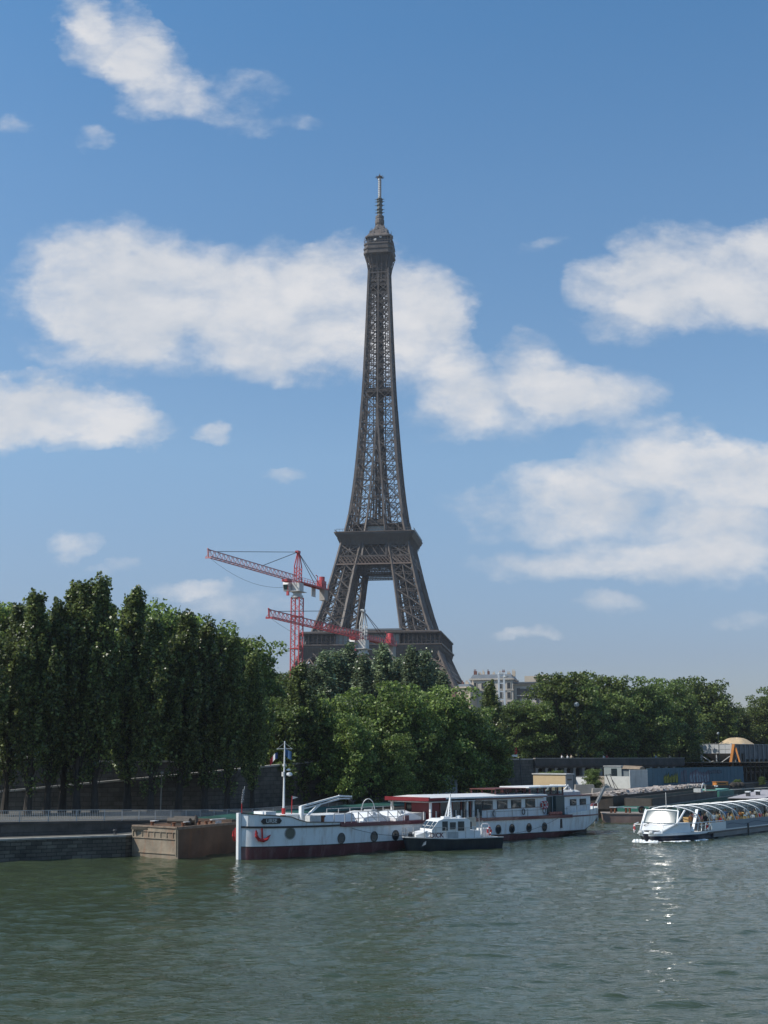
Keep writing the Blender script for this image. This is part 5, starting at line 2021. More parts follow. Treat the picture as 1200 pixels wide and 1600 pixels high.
sf = MB().tube([(54.4, .3, 3.0), (54.8, .3, 4.2)], .04, 5).build('stern_staff', WHITEM, HB)
st3 = MB().tube([(50.2, -.4, 4.5), (50.3, -.4, 5.6)], .03, 5).build('roof_staff', WHITEM, HB)
flag_mesh((50.25, -.4, 5.45), (.25, -.4, 0), .9, .6, 6, [FB, FW, FR], st3, 'stern_flag', 1.2)
rg = MB()
railing(rg, [(46.6, -2.6, 2.4), (48.4, -2.75, 2.5), (50.4, -2.7, 2.55), (52.2, -2.5, 2.6), (53.8, -2.1, 2.7)], .75, 1, .035)
rg.build('stern_railing', WHITEM, HB)
for i in range(7):
    MB().lathe([(.14, 0), (.2, .15), (.12, .35)], (43.3 + i * .35, -2.55, 2.35), 7).build('flower_pot', mat('flower_pot_mix', (.35, .12, .09), .7, 0, .8, 5), HB)
for s in (33.0, 38.2, 42.1):
    pts = [(s + .25 * math.cos(a), -2.62, 2.9 + .3 * math.sin(a)) for a in [2 * PI * i / 12 for i in range(12)]]
    MB().tube(pts, .05, 5, loop=True).build('rope_coil', CABLE, HB)
MB().bx(44.7, 45.0, -3.02, -2.93, .9, 1.9).build('draught_mark', BLACK, HB)

HB.scale = (1.022, 1, 1)
# ---------------- the small black workboat alongside
SB = thing('workboat', 'small black-hulled motor boat with a white wheelhouse and railing, alongside the white barge', 'boat', (1.75, 121.9, 0), R(27))


def sw(s):
    return 1.55 * min(1, (max(s, 0) / 3.2) ** .6) if s < 3.2 else (1.55 if s < 9 else 1.55 - .12 * (s - 9))


secs = []
for s in [0.0, .15, .5, 1, 1.7, 2.5, 3.4, 5, 7, 9, 10.6]:
    w = max(sw(s), .05)
    zt = 1.28 - .22 * min(1, s / 5)
    k = .55 if s < 2 else .82
    x_off = lambda z: (max(0, 1.2 - s) * .5) * (1 - max(z, 0) / 1.28)
    lv = [(w * .4 * k, -.5), (w * k, -.2), (w * (.5 + .5 * k), .4), (w, zt)]
    secs.append([(s + x_off(z), y, z) for y, z in reversed(lv)] + [(s + x_off(z), -y, z) for y, z in lv])
mb = MB()
mb.loft(secs, mis=[0, 0, 0, 0, 0, 0, 0, 1])
mb.build('hull', [NAVY, DECK], SB, smooth=True)
rub = MB()
L = [0.0, .15, .5, 1, 1.7, 2.5, 3.4, 5, 7, 9, 10.6]
for sg in (-1, 1):
    for a, b in zip(L[:-1], L[1:]):
        rub.bar((a, sg * max(sw(a), .05), 1.30 - .22 * min(1, a / 5)), (b, sg * max(sw(b), .05), 1.30 - .22 * min(1, b / 5)), .12, .09)
rub.build('gunwale', WHITEM, SB)
fc = MB()
fc.loft([[(x, -w, 1.05), (x, -w, z - .12), (x, -w * .8, z), (x, w * .8, z), (x, w, z - .12), (x, w, 1.05)] for x, w, z in ((1.2, .55, 1.6), (1.7, .8, 1.75), (3.1, 1.15, 1.95))])
fc.build('foredeck_trunk', WHITE, SB, smooth=True)
cbn = MB()
P = [(2.6, 1.05), (2.6, 1.95), (3.3, 2.75), (3.9, 2.95), (6.6, 2.95), (6.9, 2.75), (6.9, 1.05)]
cbn.extr([(x, -1.2, z) for x, z in P], (0, 2.4, 0))
c_ = cbn.build('wheelhouse', WHITE, SB)
for (x0, x1, z0, z1) in ((3.75, 4.35, 1.85, 2.72), (4.6, 5.25, 1.95, 2.62), (5.5, 6.2, 1.8, 2.68)):
    for sg in (-1, 1):
        w_ = MB().bx(x0, x1, -1.24 if sg < 0 else 1.2, -1.2 if sg < 0 else 1.24, z0, z1).build('window', GLASSD, SB)
MB().bx(4.32, 5.5, -1.26, -1.205, 1.1, 1.7).build('side_panel', mat('pale_grey_panel', (.4, .42, .42), .5), SB)
d_ = Vector((.7, 0, .8)).normalized()
n_ = Vector((-.8, 0, .7)).normalized()
for y0, y1 in ((-1.12, -.55), (-.42, .42), (.55, 1.12)):
    a = Vector((2.66, 0, 2.02)) + n_ * .003
    w_ = MB()
    w_.extr([a + Vector((0, y0, 0)), a + Vector((0, y1, 0)), a + d_ * .88 + Vector((0, y1, 0)), a + d_ * .88 + Vector((0, y0, 0))], n_ * .03)
    w_.build('windscreen', GLASSD, SB)
    MB().extr([a + d_ * .3 + n_ * .032 + Vector((0, y0 + .1, 0)), a + d_ * .3 + n_ * .032 + Vector((0, y1 - .1, 0)), a + d_ * .36 + n_ * .032 + Vector((0, y1 - .1, 0)), a + d_ * .36 + n_ * .032 + Vector((0, y0 + .1, 0))], n_ * .01).build('screen_bar', WHITEM, SB)
text_mesh('DICK', .62, .01, mat('dark_red_letters', (.10, .02, .03), .6), 'name_letters', SB, Matrix.Translation((3.15, -1.215, 1.42)) @ Matrix.Rotation(R(90), 4, 'X'), .012)
am = MB()
for x, y in ((4.9, -.3), (4.9, .3), (5.5, 0)):
    am.bar((x, y, 2.95), (5.35, 0, 4.95), .11)
for i in range(8):
    t = i / 8
    am.bar(Vector((4.9, -.3, 2.95)).lerp(Vector((5.35, 0, 4.95)), t), Vector((5.5, 0, 2.95)).lerp(Vector((5.35, 0, 4.95)), t + .1), .06)
am.bar((5.35, 0, 4.9), (5.4, 0, 5.3), .08)
am.build('lattice_mast', WHITE, SB)
MB().bx(4.2, 4.9, -.7, -.1, 2.96, 3.15).lathe([(.25, 0), (.25, .2), (.05, .25)], (6.1, -.3, 2.95), 10).build('roof_gear', WHITE, SB)
rl_ = MB()
L = [(.2, -.25), (.9, -.75), (1.8, -1.12), (2.9, -1.42), (4.0, -1.48), (5.1, -1.48), (6.2, -1.48), (7.2, -1.48), (8.4, -1.48)]
for sg in (1, -1):
    railing(rl_, [(x, y * sg, 1.2) for x, y in L[:5 if sg > 0 else 5]], .98, 2, .022)
    for x, y in L[5:]:
        rl_.bar((x, y * sg, 1.1), (x, y * sg, 2.1), .05)
    rl_.bar((4.0, -1.48 * sg, 2.1), (8.4, -1.48 * sg, 2.05), .035)
railing(rl_, [(.2, -.25, 1.2), (.05, 0, 1.2), (.2, .25, 1.2)], .98, 2, .022)
rl_.build('railing', STEEL, SB, fix=False)
ad = MB()
ad.bx(6.95, 8.2, -1.0, 1.0, 1.05, 1.75).bx(8.7, 9.6, -.6, .6, 1.05, 1.9)
ad.build('engine_box', WHITE, SB)
MB().bx(7.1, 8.4, .2, .3, 2.1, 2.95).bar((7.2, .25, 1.7), (7.2, .25, 2.9), .07).bar((8.3, .25, 1.7), (8.3, .25, 2.9), .07).build('notice_board', mat('plywood_board', (.42, .39, .32), .8), SB)
MB().tube([(8.6, -.5, 1.1), (8.6, -.5, 2.2), (8.8, -.5, 2.35), (9.3, -.5, 2.35), (9.5, -.5, 2.2), (9.5, -.5, 1.1)], .06, 6).build('towing_arch', WHITE, SB)
MB().bar((8.4, -1.0, 1.1), (8.4, -1.0, 2.7), .05).bar((8.9, .4, 1.9), (8.9, .4, 3.4), .04).build('aft_posts', STEEL, SB)
MB().bx(6.95, 7.25, -.9, -.5, 1.9, 2.6).build('exhaust_box', BLACK, SB)
lifebuoy(SB, (9.3, -.85, 1.65), (0, 0, .5), .33)
lifebuoy(SB, (2.2, -.95, 1.55), (R(-30), 0, .2), .3, WHITE)
MB().lathe([(.2, 0), (.24, .1), (.2, .45), (.1, .5)], (.9, 0, 1.25), 10).build('bow_winch', BLACK, SB)
MB().extr([(1.55, -1.1, .45), (1.9, -1.24, .62), (1.95, -1.24, .95), (1.7, -1.16, .8)], (-.02, -.03, 0)).build('anchor', STEEL, SB)

ln = MB()
pts = []
a, b = Vector((8.4, 132.0, 2.2)), Vector((2.2, 121.6, 1.4))
B0, uB, nB = Vector((-12.7, 112, 0)), Vector((.669, .743, 0)), Vector((.743, -.669, 0))
pa = B0 + uB * 11.2 + nB * 3.02 + Vector((0, 0, 2.3))
pb = Vector((2.1, 121.9, 1.45))
for i in range(11):
    t = i / 10
    p = pa.lerp(pb, t)
    p.z -= .22 * 4 * t * (1 - t)
    p += nB * .10 * math.sin(PI * t)
    pts.append(p)
ln.tube(pts, .02, 4)
o = ln.build('mooring_line', CABLE)
tag(o, 'thin dark mooring line from the white barge side to the bow of the black workboat', 'rope')
ln = MB()
pa = B0 + uB * 45.5 + nB * 3.0 + Vector((0, 0, 2.1))
pb = Vector((10.6, 126.9, 1.2))
pts = []
for i in range(15):
    t = i / 14
    p = pa.lerp(pb, t)
    p.z -= .5 * 4 * t * (1 - t)
    p += nB * .25 * math.sin(PI * t)
    pts.append(p)
o = ln.tube(pts, .02, 4).build('mooring_line', CABLE)
tag(o, 'thin dark line hanging from the white barge stern quarter to the workboat stern', 'rope')

# ---------------- the rusty barge at the left
LBr = thing('dumb_barge', 'rusty brown barge with its sunlit end plate coloured paler, left of the white barge bow', 'barge', (-18.1, 112.1, 0), math.atan2(.9, .43))
# local +x along the barge, +y to its left (towards the quay)
Wb = 5.9
L2 = 62
hl = MB()
hl.loft([[(x0, 0, z) if k == 0 else (x1, Wb, z) for k in (0, 1)] + [(x3, Wb, z), (x2, 0, z)] for z, x0, x1, x2, x3 in ((-.9, 0, 1.3, L2, L2), (.0, -.02, 1.28, L2, L2), (2.68, -.15, 1.15, L2, L2))])
hl.build('hull', BARGEB, LBr)
ep = MB()
a, b = Vector((-.03, -.02, -.1)), Vector((1.27, 5.92, -.1))
nn = Vector((-(b - a).y, (b - a).x, 0)).normalized()
a2, b2 = Vector((-.17, -.02, 2.66)), Vector((1.13, 5.92, 2.66))
ep.extr([a + nn * .01, b + nn * .01, b2 + nn * .01, a2 + nn * .01], nn * .07)
e_ = ep.build('end_plate', BARGEP, LBr)
fr = MB()


def EP(u, z):                                # point on the end plate
    t = (z + .1) / 2.76
    return a.lerp(b, u).lerp(a2.lerp(b2, u), t) + nn * .11


for u in (.03, .97):
    fr.bar(EP(u, .3), EP(u, 2.55), .12, .10, up=nn)
for z in (.45, 1.72, 2.32):
    fr.bar(EP(.03, z), EP(.97, z), .08, .10)
for i in range(7):
    fr.bar(EP(.1 + i * .133, 1.75), EP(.1 + i * .133, 2.3), .10, .07, up=nn)
fr.build('end_plate_ribs', BARGEP, e_)
bt = MB().bx(-.2, L2, -.07, .12, 2.55, 2.78).bx(1.2, L2, Wb - .1, Wb + .05, 2.55, 2.75)
bt.bar((-.2, 0, 2.72), (1.15, Wb, 2.72), .3, .12)
bt.build('gunwale', mat('pale_rust_gunwale', (.20, .15, .11), .8, 0, .4, 1.5), LBr)
MB().bx(.6, L2, .25, Wb - .2, 2.4, 2.62).build('deck', mat('barge_deck', (.07, .06, .045), .9, 0, .3), LBr)
co = MB().bx(9.5, L2 - 2, .6, Wb - .6, 2.62, 2.98)
co.build('hold_coaming', mat('barge_coaming_brown', (.08, .055, .04), .7, 0, .3), LBr)
ta = MB()
rings = []
for i in range(17):
    x = 10.0 + i * (L2 - 13) / 16
    k = .3 * ((i % 2)) + .1
    rings.append([(x, .5, 2.9), (x, .55, 3.05), (x, Wb / 2, 3.2 + k * .35), (x, Wb - .55, 3.05), (x, Wb - .5, 2.9)])
ta.loft(rings)
ta.build('hold_cover', GREENT, LBr, smooth=True)
for x, y in ((2.0, 1.0), (2.0, 2.0), (2.3, 4.6), (5.6, .9), (5.6, 1.7), (7.9, 1.0), (7.9, 1.9)):
    MB().lathe([(.14, 0), (.14, .32), (.2, .36), (.2, .42), (.05, .44)], (x, y, 2.6), 8).build('bollard', RUST, LBr)
wb_ = MB()
wb_.bx(3.2, 4.8, 1.6, 3.2, 2.6, 2.9).tube([(3.4, 1.2, 3.1), (3.4, 3.6, 3.1)], .28, 10).tube([(4.4, 1.2, 3.15), (4.4, 3.6, 3.15)], .34, 10).bar((4.0, 1.0, 2.6), (4.0, 1.0, 3.6), .14)
wb_.build('winch', mat('winch_grease', (.06, .05, .04), .6, 0, .3), LBr)
ww = MB()
ww.bx(1.9, 2.6, .7, .95, 3.06, 3.12).bx(2.2, 2.9, 4.3, 4.8, 3.06, 3.12).bx(6.0, 8.4, .55, .8, 3.06, 3.16).bx(6.6, 7.4, .4, .6, 2.7, 3.0)
ww.build('white_fittings', WHITEM, LBr)
mk = MB()
for i in range(13):
    z = 2.45 - i * .155
    mk.bx(10.6, 10.95, -.012 - .02, -.006, z - .045, z + .045)
mk.bar((10.77, -.02, .5), (10.77, -.02, 2.55), .05)
mk.build('draught_marks', RED, LBr)
MB().bar((13.4, -.08, 2.2), (14.9, -.1, .9), .25, .1).build('red_fender', RED, LBr)

# ================================================================ PEOPLE
def person_mesh(pose, seed):
    vs, es, rad = [], [], []

    def P(x, y, z, r):
        vs.append((x, y, z))
        rad.append(r)
        return len(vs) - 1

    def E_(*i):
        for a, b in zip(i[:-1], i[1:]):
            es.append((a, b))
    hz = .92 if pose != 'sit' else .52
    pel = P(0, 0, hz, .15)
    wa = P(0, 0, hz + .18, .13)
    ch = P(0, -.01, hz + .40, .16)
    ne = P(0, 0, hz + .55, .07)
    hb = P(0, .01, hz + .63, .085)
    hd = P(0, .015, hz + .74, .105)
    ht = P(0, .0, hz + .82, .075)
    nose = P(0, .115, hz + .71, .022)
    E_(pel, wa, ch, ne, hb, hd, ht)
    E_(hd, nose)
    for s in (-1, 1):
        sh = P(s * .18, 0, hz + .46, .07)
        if pose == 'sit':
            el = P(s * .24, .12, hz + .24, .05)
            wr = P(s * .14, .32, hz + .18, .038)
            hn = P(s * .11, .40, hz + .17, .04)
        elif pose == 'lean':
            el = P(s * .27, .18, hz + .26, .05)
            wr = P(s * .2, .40, hz + .28, .038)
            hn = P(s * .18, .47, hz + .27, .04)
        else:
            el = P(s * .25, .0, hz + .18, .05)
            wr = P(s * .26, .07, hz - .05, .036)
            hn = P(s * .26, .09, hz - .14, .042)
        E_(ch, sh, el, wr, hn)
        hp = P(s * .10, 0, hz - .05, .105)
        if pose == 'sit':
            kn = P(s * .13, .44, hz - .02, .075)
            an_ = P(s * .13, .46, .09, .048)
            to = P(s * .14, .60, .05, .04)
        else:
            kn = P(s * .11, .02, .48, .07)
            an_ = P(s * .11, 0, .09, .048)
            to = P(s * .13, .15, .045, .042)
        E_(pel, hp, kn, an_, to)
    me = bpy.data.meshes.new('skel')
    me.from_pydata(vs, es, [])
    o = bpy.data.objects.new('skel', me)
    COL.objects.link(o)
    md = o.modifiers.new('s', 'SKIN')
    for i, v in enumerate(me.skin_vertices[0].data):
        v.radius = (rad[i], rad[i])
        v.use_root = (i == 0)
    sb_ = o.modifiers.new('ss', 'SUBSURF')
    sb_.levels = 1
    dg = bpy.context.evaluated_depsgraph_get()
    m2 = bpy.data.meshes.new_from_object(o.evaluated_get(dg))
    bpy.data.objects.remove(o)
    m2.materials.clear()
    for m_ in (SKIN, SHIRTS[0], TROUS[0]):
        m2.materials.append(m_)
    for p in m2.polygons:
        c_ = p.center
        if c_.z > hz + .53:
            k = 0
        elif pose == 'sit':
            k = 2 if (c_.z < hz + .06 and not (abs(c_.x) < .2 and c_.y > .3 and c_.z > hz + .1)) else (0 if c_.y > .2 and c_.z > hz + .1 else 1)
        elif pose == 'lean':
            k = 2 if c_.z < hz + .04 else (0 if c_.y > .26 else 1)
        else:
            k = 0 if (abs(c_.x) > .2 and c_.z < hz + .12) else (2 if c_.z < hz + .04 else 1)
        p.material_index = k
        p.use_smooth = True
    h_ = MB().lathe([(.03, .135), (.08, .12), (.118, .06), (.122, 0), (.105, -.06), (.09, -.08)], (0, -.012, hz + .75), 10)
    hm = h_.build('hair', HAIRM, smooth=True)
    hme = hm.data
    bpy.data.objects.remove(hm)
    return m2, hme


PM = {k: person_mesh(k, 1) for k in ('sit', 'lean', 'stand')}
PC = [0]


def person(pose, loc, rz, shirt, trous, label, group, hair=True):
    r = thing('person', label, 'person', loc, rz, group)
    me, hme = PM[pose]
    b = bpy.data.objects.new('body', me)
    COL.objects.link(b)
    b.parent = r
    for i, m_ in ((1, SHIRTS[shirt]), (2, TROUS[trous])):
        b.material_slots[i].link = 'OBJECT'
        b.material_slots[i].material = m_
    h = bpy.data.objects.new('hair', hme)
    COL.objects.link(h)
    h.parent = r
    PC[0] += 1
    return r


# ================================================================ TOUR BOAT
TB0, TAng = Vector((27.7, 134.2, 0)), R(52)
TB = thing('tour_boat', 'white sightseeing boat with a ribbed glass canopy full of passengers, at right', 'boat', TB0, TAng)
LT = 40


def tw_(s):
    return 3.0 * min(1.0, (max(s, 0.02) / 6.5) ** .45) if s < 6.5 else 3.0


ss = [0, .3, .9, 1.8, 3, 4.5, 6.5, 9, 14, 20, 28, 36, LT]
secs = []
for s in ss:
    w = max(tw_(s), .3)
    zt = .85 if s < 9 else .85
    secs.append([(s, w, zt), (s, w, .62), (s + .3, w * .96, .35), (s + .5, w * .9, -.5), (s + .5, -w * .9, -.5), (s + .3, -w * .96, .35), (s, -w, .62), (s, -w, zt)])
mb = MB()
mb.loft(secs, mis=[1, 0, 0, 0, 0, 0, 1, 1])
mb.build('hull', [mat('dark_blue_hull', (.012, .014, .03), .3, 0, .2, coat=.2), WHITE], TB, smooth=False)
TBLUE = mat('blue_grey_side_panel', (.17, .22, .26), .45, 0, .08, .6)
for sg in (-1, 1):
    sd = MB().bx(14.0, LT, sg * 3.03 if sg < 0 else 2.9, -2.9 if sg < 0 else 3.03, .86, 1.72)
    so_ = sd.build('side_panel', TBLUE, TB)
    MB().bx(10.2, 13.99, sg * 3.04 if sg < 0 else 2.88, -2.88 if sg < 0 else 3.04, .86, 1.66).build('white_side_panel', WHITE, TB)
    MB().bx(9, LT, sg * 3.1 if sg < 0 else 2.95, -2.95 if sg < 0 else 3.1, .55, .72).build('rubbing_strake', BLACK, TB)
    lh = MB().bx(10.5, LT, sg * 3.02 if sg < 0 else 2.9, -2.9 if sg < 0 else 3.02, .1, .545)
    lh.build('grey_hull_band', mat('grey_hull_band', (.16, .17, .17), .45, 0, .2, .5), TB)
    wv_ = MB()
    for i in range(26):
        x0, x1 = 14.4 + i, 15.4 + i
        if x1 < LT:
            wv_.bar((x0, sg * 3.045, 1.28 + .13 * math.sin(x0 * .9)), (x1, sg * 3.045, 1.28 + .13 * math.sin(x1 * .9)), .012, .06)
    wv_.build('wave_stripe', mat('dark_wave_stripe', (.03, .06, .12), .5), so_)
    MB().bx(20.3, 20.5, sg * 3.14 if sg < 0 else 3.0, -3.0 if sg < 0 else 3.14, .1, 1.2).build('fender_bar', BLACK, TB)
MB().bx(7.5, LT, -2.85, 2.85, .855, .95).build('saloon_floor', mat('saloon_floor', (.12, .12, .12), .7), TB)
# nose: sloping white cowl below the windscreen
tip = MB()
tip.loft([[(.0, -1.0, .86), (.0, 1.0, .86), (.2, .9, .98), (.2, -.9, .98)],
          [(1.2, -1.35, .86), (1.2, 1.35, .86), (1.5, 1.25, 1.1), (1.5, -1.25, 1.1)],
          [(3.0, -2.0, .86), (3.0, 2.0, .86), (3.2, 1.85, 1.75), (3.2, -1.85, 1.75)],
          [(5.6, -2.6, .86), (5.6, 2.6, .86), (5.6, 2.5, 1.85), (5.6, -2.5, 1.85)]])
tip.build('nose_cowl', WHITE, TB, smooth=True)
MB().lathe([(.9, 0), (.9, .06), (.8, .08)], (1.3, -.1, 1.06), 14).build('bow_hatch', DKGREY, TB)
MB().lathe([(.28, 0), (.3, .12), (.2, .3)], (.1, .6, .88), 8).lathe([(.28, 0), (.3, .12), (.2, .3)], (.1, -.6, .88), 8).build('bow_bollards', WHITEM, TB)
# windscreen: curved pane leaning back
half = (sun_dir + (Vector((0, 0, CAMZ)) - (TB0 + Vector((1.5, 3.4, 2.2)))).normalized()).normalized()
loc_n = Matrix.Rotation(-TAng, 3, 'Z') @ half
ws = MB()
g = []
NI, NJ = 14, 8
for j in range(NJ + 1):
    t = j / NJ
    row = []
    for i in range(NI + 1):
        u = -1 + 2 * i / NI
        y = u * (2.0 - .15 * t)
        x = 3.3 - loc_n.z / loc_n.x * 1.52 * t - loc_n.y / loc_n.x * y + .14 * u * u
        z = 1.66 + 1.52 * t - .10 * u * u * t + .06 * math.sin(PI * t)
        row.append(Vector((x, y, z)))
    g.append(row)
for j in range(NJ):
    for i in range(NI):
        ws.add([g[j][i], g[j][i + 1], g[j + 1][i + 1], g[j + 1][i]], [(0, 1, 2, 3)])
wso = ws.build('windscreen', GLASSW, TB, smooth=True)
bm_ = __import__('bmesh').new()
bm_.from_mesh(wso.data)
__import__('bmesh').ops.remove_doubles(bm_, verts=bm_.verts, dist=.001)
bm_.to_mesh(wso.data)
bm_.free()
sm = wso.modifiers.new('thick', 'SOLIDIFY')
sm.thickness = .03
wf = MB()
for i_ in (0, NI):
    wf.tube([g[j][i_] for j in range(NJ + 1)], .11, 6)
wf.tube([g[NJ][i] for i in range(NI + 1)], .08, 6)
wf.tube([(1.3, -1.3, 1.05), (3.4, -2.05, 1.85), (4.9, -2.3, 3.15)], .10, 6)
wf.tube([(1.3, 1.3, 1.05), (3.4, 2.05, 1.85), (4.9, 2.3, 3.15)], .10, 6)
wf.build('windscreen_frame', WHITE, TB, smooth=True)
MB().bar((2.3, 1.3, 1.55), (2.9, 1.0, 1.80), .08).build('wiper', BLACK, TB)
MB().bar((5.6, -2.75, .9), (7.4, -2.6, 3.15), .30, .16).bar((5.6, 2.75, .9), (7.4, 2.6, 3.15), .30, .16).build('raked_pillar', WHITE, TB)
rl_ = MB()
rl_.tube([(.5, -1.6, .9), (.8, -1.7, 1.75), (3.0, -2.3, 1.85), (6.4, -2.85, 1.78)], .045, 6).tube([(.5, 1.6, .9), (.8, 1.7, 1.75), (3.0, 2.3, 1.85)], .045, 6).tube([(.8, 1.7, 1.75), (.6, 0, 1.8), (.8, -1.7, 1.75)], .04, 6)
rl_.tube([(6.4, -2.85, 1.78), (13.8, -2.95, 1.78)], .05, 6)
for x in (6.6, 7.6, 8.6, 9.6):
    rl_.bar((x, -2.9, .9), (x + .25, -2.9, 1.75), .06)
rl_.bar((7.2, -2.95, 1.5), (9.2, -2.95, 1.5), .06).bar((9.2, -2.95, .95), (10.2, -2.95, 1.6), .09)
rl_.build('bow_railing', WHITE, TB, fix=False)
lifebuoy(TB, (9.4, -2.75, 1.3), (0, 0, .2), .38)
lifebuoy(TB, (.9, 1.75, 1.35), (0, 0, .6), .32)
# canopy ribs and glass
RW, RB, RH = 2.95, 2.15, 1.35
ribx = [6.0 + 3.55 * i for i in range(10)]


def rib_pts(x, n=14):
    return [Vector((x + 1.2 * (1 - math.sin(PI * i / n)), -RW * math.cos(PI * i / n), RB + .0 + RH * math.sin(PI * i / n) ** .85)) for i in range(n + 1)]


for x in ribx:
    rb_ = MB().tube(rib_pts(x), .07, 6)
    rb_.build('canopy_rib', WHITE, TB, smooth=True)
for x0, x1 in zip(ribx[:-1], ribx[1:]):
    A, B = rib_pts(x0, 14), rib_pts(x1, 14)
    m_ = MB()
    m_.loft([[p - Vector((0, 0, .06)) for p in A[3:12]], [p - Vector((0, 0, .06)) for p in B[3:12]]], closed=False, caps=False)
    gp = m_.build('canopy_glass', GLASST, TB, smooth=True)
    sm = gp.modifiers.new('thick', 'SOLIDIFY')
    sm.thickness = .03
    sm.use_rim = True
st_ = MB()
for x in ribx[:-1]:
    for sg in (-1, 1):
        st_.bar((x + .9, sg * 2.75, 1.7), (x + .5, sg * 2.55, 2.75), .08).bar((x + 1.9, sg * 2.75, 1.7), (x + .9, sg * 2.5, 2.85), .06)
for sg in (-1, 0, 1):
    st_.bar((5.5, sg * 1.2, 3.42 - .12 * abs(sg)), (ribx[-1], sg * 1.2, 3.42 - .12 * abs(sg)), .07)
st_.build('canopy_struts', WHITEM, TB, fix=False)
MB().bx(15, LT, 2.6, 2.66, 1.5, 2.7).build('far_side_glass', glass_mat('blue_side_glass', (.05, .10, .15), .1, .45), TB)
MB().bar((5.2, 0, 3.3), (5.25, 0, 5.0), .05).build('aerial', WHITEM, TB)
SEATM = mat('tan_seat', (.5, .33, .14), .7, 0, .1, 2)
seat_pos = []
for i in range(9):
    x = 14.6 + i * 2.35
    for y in (-2.2, -1.3, 1.3, 2.2):
        seat_pos.append((x, y))
stm = MB().bx(-.35, .1, -.36, .36, .32, .45).bx(-.42, -.32, -.36, .36, .4, .98).bx(-.2, 0, -.1, .1, 0, .32).build('seat', SEATM, TB)
stm.location = (seat_pos[0][0], seat_pos[0][1], .95)
stm.rotation_euler = (0, 0, PI)
for x, y in seat_pos[1:]:
    o = stm.copy()
    COL.objects.link(o)
    o.location = (x, y, .95)
MB().bx(5.8, 6.9, -1.2, 1.2, .95, 1.95).build('helm_desk', DKGREY, TB)


def tb_person(pose, x, y, rz, sh, tr_, lab):
    p = TB0 + Matrix.Rotation(TAng, 3, 'Z') @ Vector((x, y, .95))
    person(pose, p, TAng + rz, sh, tr_, lab, 'passengers aboard the tour boat')


CN = ['white', 'red', 'blue', 'pale blue', 'orange', 'black', 'cream', 'pink']
pl_ = [(8.3, -1.4, 'stand', 4, 1, 'standing by the slanting white pillar of the tour boat'), (9.6, -.9, 'stand', 3, 0, 'standing tall near the front of the tour boat canopy'), (11.0, -1.9, 'stand', 5, 2, 'standing behind the red lifebuoy of the tour boat'), (12.0, -.6, 'stand', 4, 0, 'standing under the second canopy rib of the tour boat'),
       (12.9, -2.1, 'stand', 0, 0, 'standing above the white side panel of the tour boat'), (13.6, .6, 'stand', 1, 2, 'standing deep inside under the second rib of the tour boat'), (16.9, 1.5, 'stand', 2, 0, 'standing at the far side amidships on the tour boat'), (18.4, 1.0, 'stand', 0, 2, 'standing under the third canopy rib of the tour boat'),
       (22.2, .4, 'stand', 2, 2, 'standing towards the right part of the tour boat'), (24.9, .3, 'stand', 2, 0, 'standing furthest right on the tour boat')]
for x, y, ps, a_, b_, lb in pl_:
    tb_person(ps, x, y, PI / 2 + 1.2 * hsh(int(x * 10)), a_, b_, 'passenger in a %s top %s' % (CN[a_], lb))
rows = ['first', 'second', 'third', 'fourth', 'fifth', 'sixth', 'seventh', 'eighth', 'ninth']
k = 0
for i in range(9):
    for j, y in enumerate((-2.2, -1.3, 1.3)):
        if (i * 3 + j) in (1, 4, 9, 14, 17, 22, 25):
            continue
        a_ = [1, 5, 6, 7, 4, 3, 0, 2, 6, 0, 3][k % 11]
        k += 1
        tb_person('sit', 14.6 + i * 2.35 + .12, y, PI / 2, a_, k % 3, 'seated passenger in %s, tour boat %s row, %s' % (CN[a_], rows[i], ('beside the near rail', 'inner near seat', 'far side seat')[j]))
fo = MB()
rs = random.Random(4)
for i in range(46):
    t = rs.random()
    s = -0.6 + 8.5 * t
    y = -(tw_(max(s, 0)) + .15 + rs.random() * .5)
    r_ = .10 + .22 * rs.random() * (1.4 - t)
    p = TB0 + Matrix.Rotation(TAng, 3, 'Z') @ Vector((s, y, 0))
    fo.lathe([(r_ * 1.3, -.03), (r_, .03 + .03 * rs.random()), (r_ * .4, .05 + .06 * rs.random() * (1 - t))], (p.x, p.y, .02), 7)
for i in range(26):
    p = TB0 + Matrix.Rotation(TAng, 3, 'Z') @ Vector((-.4 + rs.random() * .9, -1.2 + rs.random() * 2.4, 0))
    r_ = .08 + .16 * rs.random()
    fo.lathe([(r_ * 1.3, -.02), (r_, .08), (r_ * .4, .10 + .16 * rs.random())], (p.x, p.y, .02), 7)
o = fo.build('bow_foam', mat('foam', (.75, .77, .76), .6, 0, .1, 8), smooth=True)
tag(o, 'white foam curling at the bow of the tour boat', 'foam', kind='stuff')

